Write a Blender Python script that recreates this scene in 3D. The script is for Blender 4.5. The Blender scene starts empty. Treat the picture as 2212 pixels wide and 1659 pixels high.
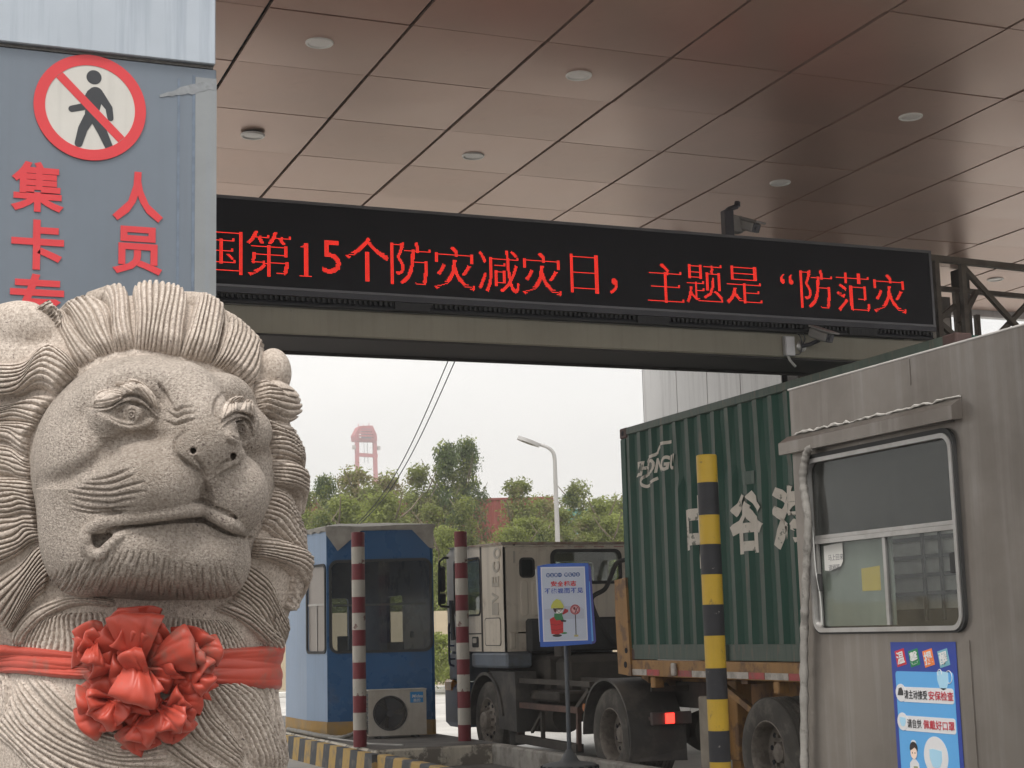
import bpy, bmesh, math, random
import numpy as np
from mathutils import Vector, Matrix
from math import sin, cos, pi, radians, sqrt, atan2
S = bpy.context.scene
COL = S.collection
# ---------------------------------------------------------------- camera
CAM_H = 1.7
YAW, PITCH, ROLL = 0.386888, 0.154473, -0.026049
FPX = 3410.85                                   # focal length in pixels of a 2212 x 1659 picture
_f = Vector((sin(YAW)*cos(PITCH), cos(YAW)*cos(PITCH), sin(PITCH)))
_r = Vector((cos(YAW), -sin(YAW), 0.0))
_u = _r.cross(_f)
_r, _u = cos(ROLL)*_r + sin(ROLL)*_u, -sin(ROLL)*_r + cos(ROLL)*_u
cam_d = bpy.data.cameras.new('camera')
cam = bpy.data.objects.new('camera', cam_d)
COL.objects.link(cam)
cam.matrix_world = Matrix(((_r.x, _u.x, -_f.x, 0), (_r.y, _u.y, -_f.y, 0), (_r.z, _u.z, -_f.z, CAM_H), (0, 0, 0, 1)))
cam_d.sensor_fit = 'HORIZONTAL'
cam_d.sensor_width = 36.0
cam_d.lens = 36.0*FPX/2212.0
cam_d.clip_start = 0.1
cam_d.clip_end = 6000
S.camera = cam
# ---------------------------------------------------------------- sky, sun, exposure
SUN_EL, SUN_AZ = radians(60), radians(222)      # azimuth clockwise from +Y
w = bpy.data.worlds.new("World"); S.world = w; w.use_nodes = True
wn, wl = w.node_tree.nodes, w.node_tree.links
bg = wn['Background']
sky = wn.new('ShaderNodeTexSky'); sky.sky_type = 'NISHITA'; sky.sun_disc = False
sky.sun_elevation = SUN_EL; sky.sun_rotation = SUN_AZ
sky.air_density = 1.0; sky.dust_density = 6.0; sky.ozone_density = 1.0
hs = wn.new('ShaderNodeHueSaturation'); hs.inputs['Saturation'].default_value = 0.10
mx = wn.new('ShaderNodeMixRGB'); mx.blend_type = 'MIX'; mx.inputs[0].default_value = 0.8
mx.inputs[2].default_value = (9.0, 8.85, 8.6, 1)  # the even grey-white of a high overcast
cl = wn.new('ShaderNodeTexNoise'); cl.inputs['Scale'].default_value = 2.2; cl.inputs['Detail'].default_value = 3
tc = wn.new('ShaderNodeTexCoord'); mp = wn.new('ShaderNodeMapping'); mp.inputs['Scale'].default_value = (1, 1, 3.5)
cr = wn.new('ShaderNodeValToRGB'); cr.color_ramp.elements[0].position = .35; cr.color_ramp.elements[0].color = (.86, .87, .88, 1)
cr.color_ramp.elements[1].position = .65; cr.color_ramp.elements[1].color = (1, .995, .99, 1)
mul = wn.new('ShaderNodeMixRGB'); mul.blend_type = 'MULTIPLY'; mul.inputs[0].default_value = 1
wl.new(tc.outputs['Generated'], mp.inputs['Vector']); wl.new(mp.outputs['Vector'], cl.inputs['Vector'])
wl.new(cl.outputs['Fac'], cr.inputs['Fac'])
wl.new(sky.outputs['Color'], hs.inputs['Color']); wl.new(hs.outputs['Color'], mx.inputs[1])
wl.new(mx.outputs['Color'], mul.inputs[1]); wl.new(cr.outputs['Color'], mul.inputs[2])
wl.new(mul.outputs['Color'], bg.inputs['Color'])
bg.inputs['Strength'].default_value = 0.10
sd = bpy.data.lights.new('sun', 'SUN'); sd.energy = 1.5; sd.angle = radians(18); sd.color = (1, .96, .9)
sun = bpy.data.objects.new('sun', sd); COL.objects.link(sun)
_sv = Vector((sin(SUN_AZ)*cos(SUN_EL), cos(SUN_AZ)*cos(SUN_EL), sin(SUN_EL)))
sun.rotation_euler = _sv.to_track_quat('Z', 'Y').to_euler()
sun.location = (0, -20, 40)
S.view_settings.view_transform = 'Standard'; S.view_settings.look = 'None'
S.view_settings.exposure = 0.82; S.view_settings.gamma = 1.0; S.view_settings.use_curve_mapping = False
S.cycles.max_bounces = 8; S.cycles.diffuse_bounces = 4; S.cycles.glossy_bounces = 4; S.cycles.transmission_bounces = 6
S.cycles.transparent_max_bounces = 12; S.cycles.caustics_reflective = False; S.cycles.caustics_refractive = False
S.cycles.use_denoising = True
S.cycles.sample_clamp_indirect = 6
# ---------------------------------------------------------------- placing things where the photograph shows them
O = Vector((0, 0, CAM_H))
def ray(x, y): return _f + _r*((x-1106)/FPX) - _u*((y-829.5)/FPX)
def onX(x, y, X): d = ray(x, y); return O + d*(X/d.x)
def onY(x, y, Y): d = ray(x, y); return O + d*(Y/d.y)
def onZ(x, y, Z): d = ray(x, y); return O + d*((Z-CAM_H)/d.z)
def atD(x, y, D): return O + ray(x, y)*D
# ---------------------------------------------------------------- mesh building
class MB:
    def __init__(s): s.v = []; s.f = []; s.mi = []; s.cur = 0
    def add(s, vs, fs):
        b = len(s.v); s.v += [tuple(p) for p in vs]
        for f in fs: s.f.append(tuple(b+i for i in f)); s.mi.append(s.cur)
    def obox(s, c, ax, ay, az, hx, hy, hz, ch=0.0):
        c = Vector(c); A = [Vector(ax), Vector(ay), Vector(az)]; h = [hx, hy, hz]
        if ch <= 0:
            vs = [c+A[0]*(sx*hx)+A[1]*(sy*hy)+A[2]*(sz*hz) for sx in (-1, 1) for sy in (-1, 1) for sz in (-1, 1)]
            s.add(vs, [(0, 1, 3, 2), (4, 6, 7, 5), (0, 4, 5, 1), (2, 3, 7, 6), (0, 2, 6, 4), (1, 5, 7, 3)]); return
        ch = min(ch, hx*.49, hy*.49, hz*.49)
        vs = []; idx = {}
        for sx in (-1, 1):
            for sy in (-1, 1):
                for sz in (-1, 1):
                    for k in range(3):
                        d = [h[j]-(0 if j == k else ch) for j in range(3)]
                        idx[sx, sy, sz, k] = len(vs)
                        vs.append(c+A[0]*(sx*d[0])+A[1]*(sy*d[1])+A[2]*(sz*d[2]))
        fs = []
        for k in range(3):
            a, b = (k+1) % 3, (k+2) % 3
            for sg in (-1, 1):
                q = []
                for sa, sb in ((-1, -1), (1, -1), (1, 1), (-1, 1)):
                    t = [0, 0, 0]; t[k] = sg; t[a] = sa; t[b] = sb
                    q.append(idx[t[0], t[1], t[2], k])
                fs.append(tuple(q) if sg > 0 else tuple(q[::-1]))
            for sa in (-1, 1):
                for sb in (-1, 1):
                    t0 = [0, 0, 0]; t1 = [0, 0, 0]
                    t0[k] = -1; t1[k] = 1
                    for t in (t0, t1): t[a] = sa; t[b] = sb
                    q = (idx[(*t0, a)], idx[(*t1, a)], idx[(*t1, b)], idx[(*t0, b)])
                    fs.append(q)
        for sx in (-1, 1):
            for sy in (-1, 1):
                for sz in (-1, 1): fs.append((idx[sx, sy, sz, 0], idx[sx, sy, sz, 1], idx[sx, sy, sz, 2]))
        s.add(vs, fs)
    def box(s, x0, x1, y0, y1, z0, z1, ch=0.0):
        s.obox(((x0+x1)/2, (y0+y1)/2, (z0+z1)/2), (1, 0, 0), (0, 1, 0), (0, 0, 1), abs(x1-x0)/2, abs(y1-y0)/2, abs(z1-z0)/2, ch)
    def bar(s, p0, p1, wx, wy, up=(0, 0, 1), ch=0.0):
        p0, p1 = Vector(p0), Vector(p1); d = (p1-p0); L = d.length; d.normalize()
        u = Vector(up); x = d.cross(u)
        if x.length < 1e-4: x = d.cross(Vector((0, 1, 0)))
        x.normalize(); y = x.cross(d)
        s.obox((p0+p1)/2, d, x, y, L/2, wx/2, wy/2, ch)
    def cyl(s, p0, p1, r0, r1=None, n=16, caps=True):
        r1 = r0 if r1 is None else r1
        p0, p1 = Vector(p0), Vector(p1); d = (p1-p0).normalized()
        x = d.orthogonal().normalized(); y = d.cross(x)
        vs = [p+(x*cos(2*pi*i/n)+y*sin(2*pi*i/n))*r for p, r in ((p0, r0), (p1, r1)) for i in range(n)]
        fs = [(i, (i+1) % n, n+(i+1) % n, n+i) for i in range(n)]
        if caps: fs += [tuple(range(n))[::-1], tuple(range(n, 2*n))]
        s.add(vs, fs)
    def tube(s, pts, r, n=8, caps=True):
        pts = [Vector(p) for p in pts]; m = len(pts)
        rs = r if isinstance(r, (list, tuple)) else [r]*m
        t0 = (pts[1]-pts[0]).normalized(); x = t0.orthogonal().normalized(); vs = []
        for i, p in enumerate(pts):
            t = (pts[min(i+1, m-1)]-pts[max(i-1, 0)]).normalized()
            x = (x-t*x.dot(t)).normalized(); y = t.cross(x)
            vs += [p+(x*cos(2*pi*k/n)+y*sin(2*pi*k/n))*rs[i] for k in range(n)]
        fs = [(i*n+k, i*n+(k+1) % n, (i+1)*n+(k+1) % n, (i+1)*n+k) for i in range(m-1) for k in range(n)]
        if caps: fs += [tuple(range(n))[::-1], tuple(range((m-1)*n, m*n))]
        s.add(vs, fs)
    def lathe(s, c, axis, prof, n=32, closed=False):
        c = Vector(c); a = Vector(axis).normalized(); x = a.orthogonal().normalized(); y = a.cross(x); m = len(prof)
        vs = [c+a*h+(x*cos(2*pi*k/n)+y*sin(2*pi*k/n))*max(r, 1e-5) for r, h in prof for k in range(n)]
        fs = [(i*n+k, i*n+(k+1) % n, (i+1)*n+(k+1) % n, (i+1)*n+k) for i in range(m-1) for k in range(n)]
        if closed: fs += [((m-1)*n+k, (m-1)*n+(k+1) % n, (k+1) % n, k) for k in range(n)]
        s.add(vs, fs)
    def prism(s, poly, o, ux, uy, d):
        """polygon (2D) in the frame o, ux, uy, extruded by the vector d"""
        o, ux, uy, d = Vector(o), Vector(ux), Vector(uy), Vector(d); n = len(poly)
        a = [o+ux*p[0]+uy*p[1] for p in poly]
        vs = a+[p+d for p in a]
        fs = [tuple(range(n))[::-1], tuple(range(n, 2*n))]+[(i, (i+1) % n, n+(i+1) % n, n+i) for i in range(n)]
        s.add(vs, fs)
    def plate_hole(s, o, ux, uy, un, W, H, hole, th):
        """W x H plate in frame o/ux/uy with a rounded hole (x0, x1, y0, y1, r), th thick along un"""
        o, ux, uy, un = Vector(o), Vector(ux), Vector(uy), Vector(un)
        inner = rrect(*hole, seg=6); cx, cy = (hole[0]+hole[1])/2, (hole[2]+hole[3])/2
        outer = []
        for k, (cxx, cyy) in enumerate(((W, 0), (W, H), (0, H), (0, 0))):
            b = inner[k*7:(k+1)*7]
            for j in range(7):
                t = j/6
                if k == 0: q = (W, cyy if t >= .5 else 0) ; q = (b[j][0], 0) if t < .5 else ((W, 0) if j == 3 else (W, b[j][1]))
                elif k == 1: q = (W, b[j][1]) if t < .5 else ((W, H) if j == 3 else (b[j][0], H))
                elif k == 2: q = (b[j][0], H) if t < .5 else ((0, H) if j == 3 else (0, b[j][1]))
                else: q = (0, b[j][1]) if t < .5 else ((0, 0) if j == 3 else (b[j][0], 0))
                outer.append(q)
        n = len(inner)
        P = lambda q, k: o+ux*q[0]+uy*q[1]+un*(th*k)
        vs = [P(q, 1) for q in inner]+[P(q, 1) for q in outer]+[P(q, 0) for q in inner]+[P(q, 0) for q in outer]
        fs = []
        for i in range(n):
            j = (i+1) % n
            fs += [(i, n+i, n+j, j), (2*n+i, 2*n+j, 3*n+j, 3*n+i), (i, j, 2*n+j, 2*n+i), (n+i, 3*n+i, 3*n+j, n+j)]
        s.add(vs, fs)
    def ring(s, o, ux, uy, un, outer, inner, th):
        """a frame between two loops of equal length, th thick along un"""
        o, ux, uy, un = Vector(o), Vector(ux), Vector(uy), Vector(un); n = len(outer)
        P = lambda q, k: o+ux*q[0]+uy*q[1]+un*(th*k)
        vs = [P(q, 1) for q in inner]+[P(q, 1) for q in outer]+[P(q, 0) for q in inner]+[P(q, 0) for q in outer]
        fs = []
        for i in range(n):
            j = (i+1) % n
            fs += [(i, n+i, n+j, j), (2*n+i, 2*n+j, 3*n+j, 3*n+i), (i, j, 2*n+j, 2*n+i), (n+i, 3*n+i, 3*n+j, n+j)]
        s.add(vs, fs)
    def mesh(s, name, org=(0, 0, 0), smooth=None, recalc=True):
        me = bpy.data.meshes.new(name); ox, oy, oz = org
        me.from_pydata([(x-ox, y-oy, z-oz) for x, y, z in s.v], [], s.f)
        if any(s.mi): me.polygons.foreach_set('material_index', s.mi)
        if recalc:
            bm = bmesh.new(); bm.from_mesh(me); bmesh.ops.recalc_face_normals(bm, faces=bm.faces); bm.to_mesh(me); bm.free()
        if smooth is not None:
            me.shade_smooth(); me.set_sharp_from_angle(angle=radians(smooth))
        me.update(); return me
    def build(s, name, mats, root=None, smooth=None, label=None):
        """link as ONE object; root = the thing it is a part of (or a part, for a sub-part)"""
        org = WORLD.get(root.name, Vector()) if root else (s.org if hasattr(s, 'org') else Vector())
        me = s.mesh(name, org, smooth)
        for m in (mats if isinstance(mats, (list, tuple)) else [mats]): me.materials.append(m)
        o = bpy.data.objects.new(name, me); COL.objects.link(o)
        if root: o.parent = root; WORLD[o.name] = Vector(org)
        else: o.location = org; WORLD[o.name] = Vector(org)
        if label: o['label'] = label
        return o
WORLD = {}
def rrect(x0, x1, y0, y1, r, seg=6):
    out = []
    for cx, cy, a0 in ((x1-r, y0+r, -pi/2), (x1-r, y1-r, 0), (x0+r, y1-r, pi/2), (x0+r, y0+r, pi)):
        out += [(cx+r*cos(a0+pi/2*k/seg), cy+r*sin(a0+pi/2*k/seg)) for k in range(seg+1)]
    return out
def disc(cx, cy, r, n=32, ry=None):
    ry = ry or r
    return [(cx+r*cos(2*pi*i/n), cy+ry*sin(2*pi*i/n)) for i in range(n)]
def tag(o, label, cat, group=None, kind=None):
    if label: o['label'] = label
    if cat: o['category'] = cat
    if group: o['group'] = group
    if kind: o['kind'] = kind
    return o
def thing(name, loc, label, cat, group=None, kind=None):
    o = bpy.data.objects.new(name, None); COL.objects.link(o); o.location = loc
    o.empty_display_size = .2; WORLD[o.name] = Vector(loc)
    return tag(o, label, cat, group, kind)
def link_part(name, me, root, mat4=None, loc=None):
    """place an existing mesh (local coordinates) as a part, mat4/loc in world space"""
    o = bpy.data.objects.new(name, me); COL.objects.link(o)
    base = WORLD.get(root.name, Vector()) if root else Vector()
    M = Matrix.Translation(-base) @ (mat4 if mat4 is not None else Matrix.Translation(loc))
    o.matrix_basis = M
    if root: o.parent = root
    return o
def copy_tree(src, loc, label, group=None):
    r = src.copy(); COL.objects.link(r); r.location = loc; r['label'] = label
    if group: r['group'] = group
    for ch in list(src.children):
        c = ch.copy(); COL.objects.link(c); c.parent = r
        for g in list(ch.children):
            d = g.copy(); COL.objects.link(d); d.parent = c
    return r
_tx = {}
def text_mesh(body, size, bold=0.0, ext=0.0, xs=1.0, align='CENTER', shear=0.0, spacing=1.0):
    key = (body, size, bold, ext, xs, align, shear, spacing)
    if key in _tx: return _tx[key]
    cu = bpy.data.curves.new('lettering', 'FONT'); cu.body = body; cu.size = size; cu.offset = bold*size
    cu.extrude = ext; cu.align_x = align; cu.align_y = 'CENTER'; cu.shear = shear; cu.space_character = spacing
    cu.resolution_u = 3
    o = bpy.data.objects.new('lettering', cu); COL.objects.link(o)
    dg = bpy.context.evaluated_depsgraph_get(); dg.update()
    me = bpy.data.meshes.new_from_object(o.evaluated_get(dg))
    bpy.data.objects.remove(o); bpy.data.curves.remove(cu)
    n = len(me.vertices); co = np.empty(n*3, 'f'); me.vertices.foreach_get('co', co); co = co.reshape(-1, 3)
    if n:
        lo, hi = co.min(0), co.max(0)
        if align == 'CENTER': co[:, 0] -= (lo[0]+hi[0])/2
        else: co[:, 0] -= lo[0]
        co[:, 1] -= (lo[1]+hi[1])/2
        co[:, 0] *= xs
        me.vertices.foreach_set('co', co.ravel())
    me.materials.clear(); me.update()
    _tx[key] = me; return me
def letter(name, body, size, mat, root, o, ux, uy, un, bold=0.0, ext=0.001, xs=1.0, align='CENTER', shear=0.0, fit=None, rot=0.0, spacing=1.0):
    me = text_mesh(body, size, bold, ext, xs, align, shear, spacing).copy()
    if fit:                                      # stretch to width, height
        co = np.empty(len(me.vertices)*3, 'f'); me.vertices.foreach_get('co', co); co = co.reshape(-1, 3)
        e = co.max(0)-co.min(0); co[:, 0] *= fit[0]/e[0]; co[:, 1] *= fit[1]/e[1]
        me.vertices.foreach_set('co', co.ravel()); me.update()
    me.materials.append(mat)
    ux, uy, un = Vector(ux), Vector(uy), Vector(un)
    if rot: ux, uy = ux*cos(rot)+uy*sin(rot), -ux*sin(rot)+uy*cos(rot)
    M = Matrix(((ux.x, uy.x, un.x, o[0]), (ux.y, uy.y, un.y, o[1]), (ux.z, uy.z, un.z, o[2]), (0, 0, 0, 1)))
    return link_part(name, me, root, M)
def crom(pts, n):
    """Catmull-Rom through points, n samples"""
    P = np.array(pts, float); m = len(P)
    P = np.vstack([2*P[0]-P[1], P, 2*P[-1]-P[-2]])
    t = np.linspace(0, m-1-1e-6, n); i = t.astype(int); u = (t-i)[:, None]
    p0, p1, p2, p3 = P[i], P[i+1], P[i+2], P[i+3]
    return .5*(2*p1+(p2-p0)*u+(2*p0-5*p1+4*p2-p3)*u*u+(3*p1-p0-3*p2+p3)*u**3)
# ---------------------------------------------------------------- materials
def mat(name, col, rough=.6, metal=0.0, spec=.5, var=.12, vs=3.0, col2=None, amt=.5, ms=2.0, edge=(.45, .6), stretch=(1, 1, 1),
        bump=0.0, bs=40.0, streak=0.0, streakcol=None, rvar=0.0, coat=0.0):
    """painted / stained surface: colour with broad variation, a second colour (dirt, rust, bare patches) through a noise mask, vertical streaks, grain"""
    m = bpy.data.materials.new(name); m.use_nodes = True
    N, L = m.node_tree.nodes, m.node_tree.links
    b = N['Principled BSDF']
    b.inputs['Roughness'].default_value = rough; b.inputs['Metallic'].default_value = metal
    b.inputs['Specular IOR Level'].default_value = spec
    if coat: b.inputs['Coat Weight'].default_value = coat; b.inputs['Coat Roughness'].default_value = .15
    tc = N.new('ShaderNodeTexCoord')
    def noise(scale, detail=4, st=(1, 1, 1), rough_=.6):
        n = N.new('ShaderNodeTexNoise'); n.inputs['Scale'].default_value = scale; n.inputs['Detail'].default_value = detail
        n.inputs['Roughness'].default_value = rough_
        if st != (1, 1, 1):
            mp = N.new('ShaderNodeMapping'); mp.inputs['Scale'].default_value = st
            L.new(tc.outputs['Object'], mp.inputs['Vector']); L.new(mp.outputs['Vector'], n.inputs['Vector'])
        else: L.new(tc.outputs['Object'], n.inputs['Vector'])
        return n.outputs['Fac']
    def ramp(fac, p0, p1, c0=(0, 0, 0, 1), c1=(1, 1, 1, 1)):
        r = N.new('ShaderNodeValToRGB'); r.color_ramp.elements[0].position = p0; r.color_ramp.elements[1].position = p1
        r.color_ramp.elements[0].color = c0; r.color_ramp.elements[1].color = c1
        L.new(fac, r.inputs['Fac']); return r.outputs['Color']
    def mixc(fac, a, c, mode='MIX'):
        x = N.new('ShaderNodeMixRGB'); x.blend_type = mode
        for k, v in ((0, fac), (1, a), (2, c)):
            if isinstance(v, (int, float)): x.inputs[k].default_value = v
            elif isinstance(v, tuple): x.inputs[k].default_value = v if len(v) == 4 else (*v, 1)
            else: L.new(v, x.inputs[k])
        return x.outputs['Color']
    c = (*col, 1)
    if var:
        lo = tuple(x*(1-var) for x in col); hi = tuple(min(1, x*(1+var)) for x in col)
        out = ramp(noise(vs), .3, .7, (*lo, 1), (*hi, 1))
    else: out = c
    if streak:
        sc = streakcol or tuple(x*.55 for x in col)
        f = ramp(noise(1.0, 5, (14, 14, .5)), .5, .72)
        k = N.new('ShaderNodeMath'); k.operation = 'MULTIPLY'; k.inputs[1].default_value = streak; L.new(f, k.inputs[0])
        out = mixc(k.outputs[0], out, sc)
    if col2:
        f = ramp(noise(ms, 7, stretch, .65), edge[0], edge[1])
        k = N.new('ShaderNodeMath'); k.operation = 'MULTIPLY'; k.inputs[1].default_value = amt; L.new(f, k.inputs[0])
        out = mixc(k.outputs[0], out, col2)
    if isinstance(out, tuple): b.inputs['Base Color'].default_value = out
    else: L.new(out, b.inputs['Base Color'])
    if rvar:
        r = N.new('ShaderNodeMapRange'); r.inputs[3].default_value = max(.02, rough-rvar); r.inputs[4].default_value = min(1, rough+rvar)
        L.new(noise(vs*2.3, 5), r.inputs[0]); L.new(r.outputs[0], b.inputs['Roughness'])
    if bump:
        bp = N.new('ShaderNodeBump'); bp.inputs['Strength'].default_value = bump; bp.inputs['Distance'].default_value = .01
        L.new(noise(bs, 3), bp.inputs['Height']); L.new(bp.outputs['Normal'], b.inputs['Normal'])
    return m
def glass(name, tint=(.8, .85, .85), refl=1.0, dirt=0.0):
    """thin pane: see-through with a Fresnel reflection and a film of dust"""
    m = bpy.data.materials.new(name); m.use_nodes = True
    N, L = m.node_tree.nodes, m.node_tree.links; N.remove(N['Principled BSDF'])
    t = N.new('ShaderNodeBsdfTransparent'); t.inputs[0].default_value = (*tint, 1)
    g = N.new('ShaderNodeBsdfGlossy'); g.inputs['Roughness'].default_value = .03
    lwt = N.new('ShaderNodeLayerWeight'); lwt.inputs[0].default_value = .5
    pw = N.new('ShaderNodeMath'); pw.operation = 'POWER'; pw.inputs[1].default_value = 5; L.new(lwt.outputs['Facing'], pw.inputs[0])
    f = N.new('ShaderNodeMath'); f.operation = 'MULTIPLY_ADD'; f.inputs[1].default_value = .9; f.inputs[2].default_value = .05*refl; L.new(pw.outputs[0], f.inputs[0])
    x = N.new('ShaderNodeMixShader'); L.new(f.outputs[0], x.inputs[0]); L.new(t.outputs[0], x.inputs[1]); L.new(g.outputs[0], x.inputs[2])
    d = N.new('ShaderNodeBsdfDiffuse'); d.inputs[0].default_value = (.35, .34, .32, 1)
    y = N.new('ShaderNodeMixShader')
    tc = N.new('ShaderNodeTexCoord'); n = N.new('ShaderNodeTexNoise'); n.inputs['Scale'].default_value = 3; n.inputs['Detail'].default_value = 6
    mp = N.new('ShaderNodeMapping'); mp.inputs['Scale'].default_value = (3, 3, .6)
    L.new(tc.outputs['Object'], mp.inputs['Vector']); L.new(mp.outputs['Vector'], n.inputs['Vector'])
    k = N.new('ShaderNodeMath'); k.operation = 'MULTIPLY'; k.inputs[1].default_value = dirt*2; L.new(n.outputs['Fac'], k.inputs[0])
    L.new(k.outputs[0], y.inputs[0]); L.new(x.outputs[0], y.inputs[1]); L.new(d.outputs[0], y.inputs[2])
    L.new(y.outputs[0], N['Material Output'].inputs['Surface'])
    return m
def emit(name, col, strength):
    m = bpy.data.materials.new(name); m.use_nodes = True
    N, L = m.node_tree.nodes, m.node_tree.links; N.remove(N['Principled BSDF'])
    e = N.new('ShaderNodeEmission'); e.inputs[0].default_value = (*col, 1); e.inputs[1].default_value = strength
    L.new(e.outputs[0], N['Material Output'].inputs['Surface']); return m
def flat(name, col, rough=.5): return mat(name, col, rough=rough, var=0)
def srgb(r, g, b):
    f = lambda c: (c/255/12.92) if c/255 <= .04045 else ((c/255+.055)/1.055)**2.4
    return (f(r), f(g), f(b))
X1, Y1, Z1 = Vector((1, 0, 0)), Vector((0, 1, 0)), Vector((0, 0, 1))
random.seed(7); RNG = np.random.default_rng(7)
# ================================================================ the setting
M_conc = mat('concrete_road', (.46, .445, .42), rough=.85, var=.18, vs=.35, col2=(.2, .19, .175), amt=.6, ms=.5, edge=(.5, .68), bump=.25, bs=60)
M_kerb = mat('kerb_concrete', (.33, .31, .28), rough=.9, var=.2, vs=4, col2=(.13, .115, .1), amt=.75, ms=3.5, edge=(.48, .62), bump=.4, bs=40, streak=.4)
M_islandfloor = mat('island_floor_concrete', (.14, .13, .12), rough=.9, var=.25, vs=2, col2=(.07, .065, .06), amt=.6, ms=2.5, bump=.4, bs=50)
M_paintwall = mat('flaking_cream_paint', (.6, .55, .46), rough=.8, var=.12, vs=5, col2=(.17, .15, .13), amt=.9, ms=3.2, edge=(.5, .56), bump=.3, bs=30, streak=.3)

def ground(name, x0, x1, y0, y1, z, m, n=1):
    b = MB()
    for i in range(n):
        for j in range(n):
            xa, xb = x0+(x1-x0)*i/n, x0+(x1-x0)*(i+1)/n; ya, yb = y0+(y1-y0)*j/n, y0+(y1-y0)*(j+1)/n
            b.add([(xa, ya, z), (xb, ya, z), (xb, yb, z), (xa, yb, z)], [(0, 1, 2, 3)])
    o = b.build(name, m); o['kind'] = 'structure'; return o
ground('ground', -690, 690, -690, 690, 0, mat('worn_asphalt', (.155, .148, .14), rough=.9, var=.18, vs=.5, col2=(.09, .085, .08), amt=.5, ms=.7, bump=.3, bs=70))
ground('road', -40, 60, 8.5, 300, .004, M_conc)
# traffic island the blue booth stands on
b = MB(); b.box(5.72, 7.1, 2.0, 18.4, 0, .10); o = b.build('island_floor', M_islandfloor); o['kind'] = 'structure'
b = MB(); b.box(5.62, 7.24, 18.4, 27.5, 0, .33, .02); o = b.build('island_platform', [M_paintwall], smooth=20); o['kind'] = 'structure'
b = MB(); b.box(5.64, 7.22, 18.43, 27.4, .3335, .3345); o = b.build('island_platform_top', M_islandfloor); o['kind'] = 'structure'
b = MB(); b.box(7.1, 7.24, 2.0, 18.395, 0, .335, .018); o = b.build('kerb', M_kerb, smooth=20); o['kind'] = 'structure'
def stripes_material(name, ca, cb, period, slope, axis=(0, 1, 0)):
    m = mat(name, ca, rough=.75, var=.15, vs=6, bump=.2, bs=50)
    N, L = m.node_tree.nodes, m.node_tree.links
    tc = N.new('ShaderNodeTexCoord'); d = N.new('ShaderNodeVectorMath'); d.operation = 'DOT_PRODUCT'
    d.inputs[1].default_value = (axis[0]/period, axis[1]/period, slope/period)
    nz = N.new('ShaderNodeTexNoise'); nz.inputs['Scale'].default_value = 9
    L.new(tc.outputs['Object'], d.inputs[0]); L.new(tc.outputs['Object'], nz.inputs['Vector'])
    ad = N.new('ShaderNodeMath'); ad.operation = 'MULTIPLY_ADD'; ad.inputs[1].default_value = .06
    L.new(nz.outputs['Fac'], ad.inputs[0]); L.new(d.outputs['Value'], ad.inputs[2])
    fr = N.new('ShaderNodeMath'); fr.operation = 'FRACT'; L.new(ad.outputs[0], fr.inputs[0])
    gt = N.new('ShaderNodeMath'); gt.operation = 'GREATER_THAN'; gt.inputs[1].default_value = .5; L.new(fr.outputs[0], gt.inputs[0])
    wn_ = N.new('ShaderNodeTexNoise'); wn_.inputs['Scale'].default_value = 7; wn_.inputs['Detail'].default_value = 8
    L.new(tc.outputs['Object'], wn_.inputs['Vector'])
    wr = N.new('ShaderNodeValToRGB'); wr.color_ramp.elements[0].position = .52; wr.color_ramp.elements[1].position = .66
    L.new(wn_.outputs['Fac'], wr.inputs['Fac'])
    a = N.new('ShaderNodeMixRGB'); a.inputs[1].default_value = (*ca, 1); a.inputs[2].default_value = (*cb, 1); L.new(gt.outputs[0], a.inputs[0])
    e = N.new('ShaderNodeMixRGB'); e.inputs[2].default_value = (.22, .2, .17, 1); L.new(a.outputs[0], e.inputs[1])
    k = N.new('ShaderNodeMath'); k.operation = 'MULTIPLY'; k.inputs[1].default_value = .55; L.new(wr.outputs[0], k.inputs[0]); L.new(k.outputs[0], e.inputs[0])
    L.new(e.outputs[0], N['Principled BSDF'].inputs['Base Color']); return m
M_stripe = stripes_material('yellow_black_kerb_paint', (.5, .33, .11), (.07, .075, .085), .62, .35)
b = MB(); b.box(5.58, 5.72, 2.0, 18.2, 0, .30, .015)
b.prism([(18.2, 0), (24.5, 0), (24.5, .315), (18.2, .30)], (5.52, 0, 0), Y1, Z1, (.099, 0, 0))
o = b.build('striped_kerb', M_stripe, smooth=20); o['kind'] = 'structure'
# pale kerb and verge across the road behind the booth
b = MB(); b.box(-10, 40, 44.0, 44.3, 0, .15, .02); o = b.build('far_kerb', mat('white_kerb', (.6, .59, .56), var=.1)); o['kind'] = 'structure'
b = MB(); b.box(-10, 40, 44.3, 46.5, 0, .13); o = b.build('verge', mat('bare_earth', (.3, .26, .2), rough=.95, var=.2)); o['kind'] = 'structure'

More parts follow.
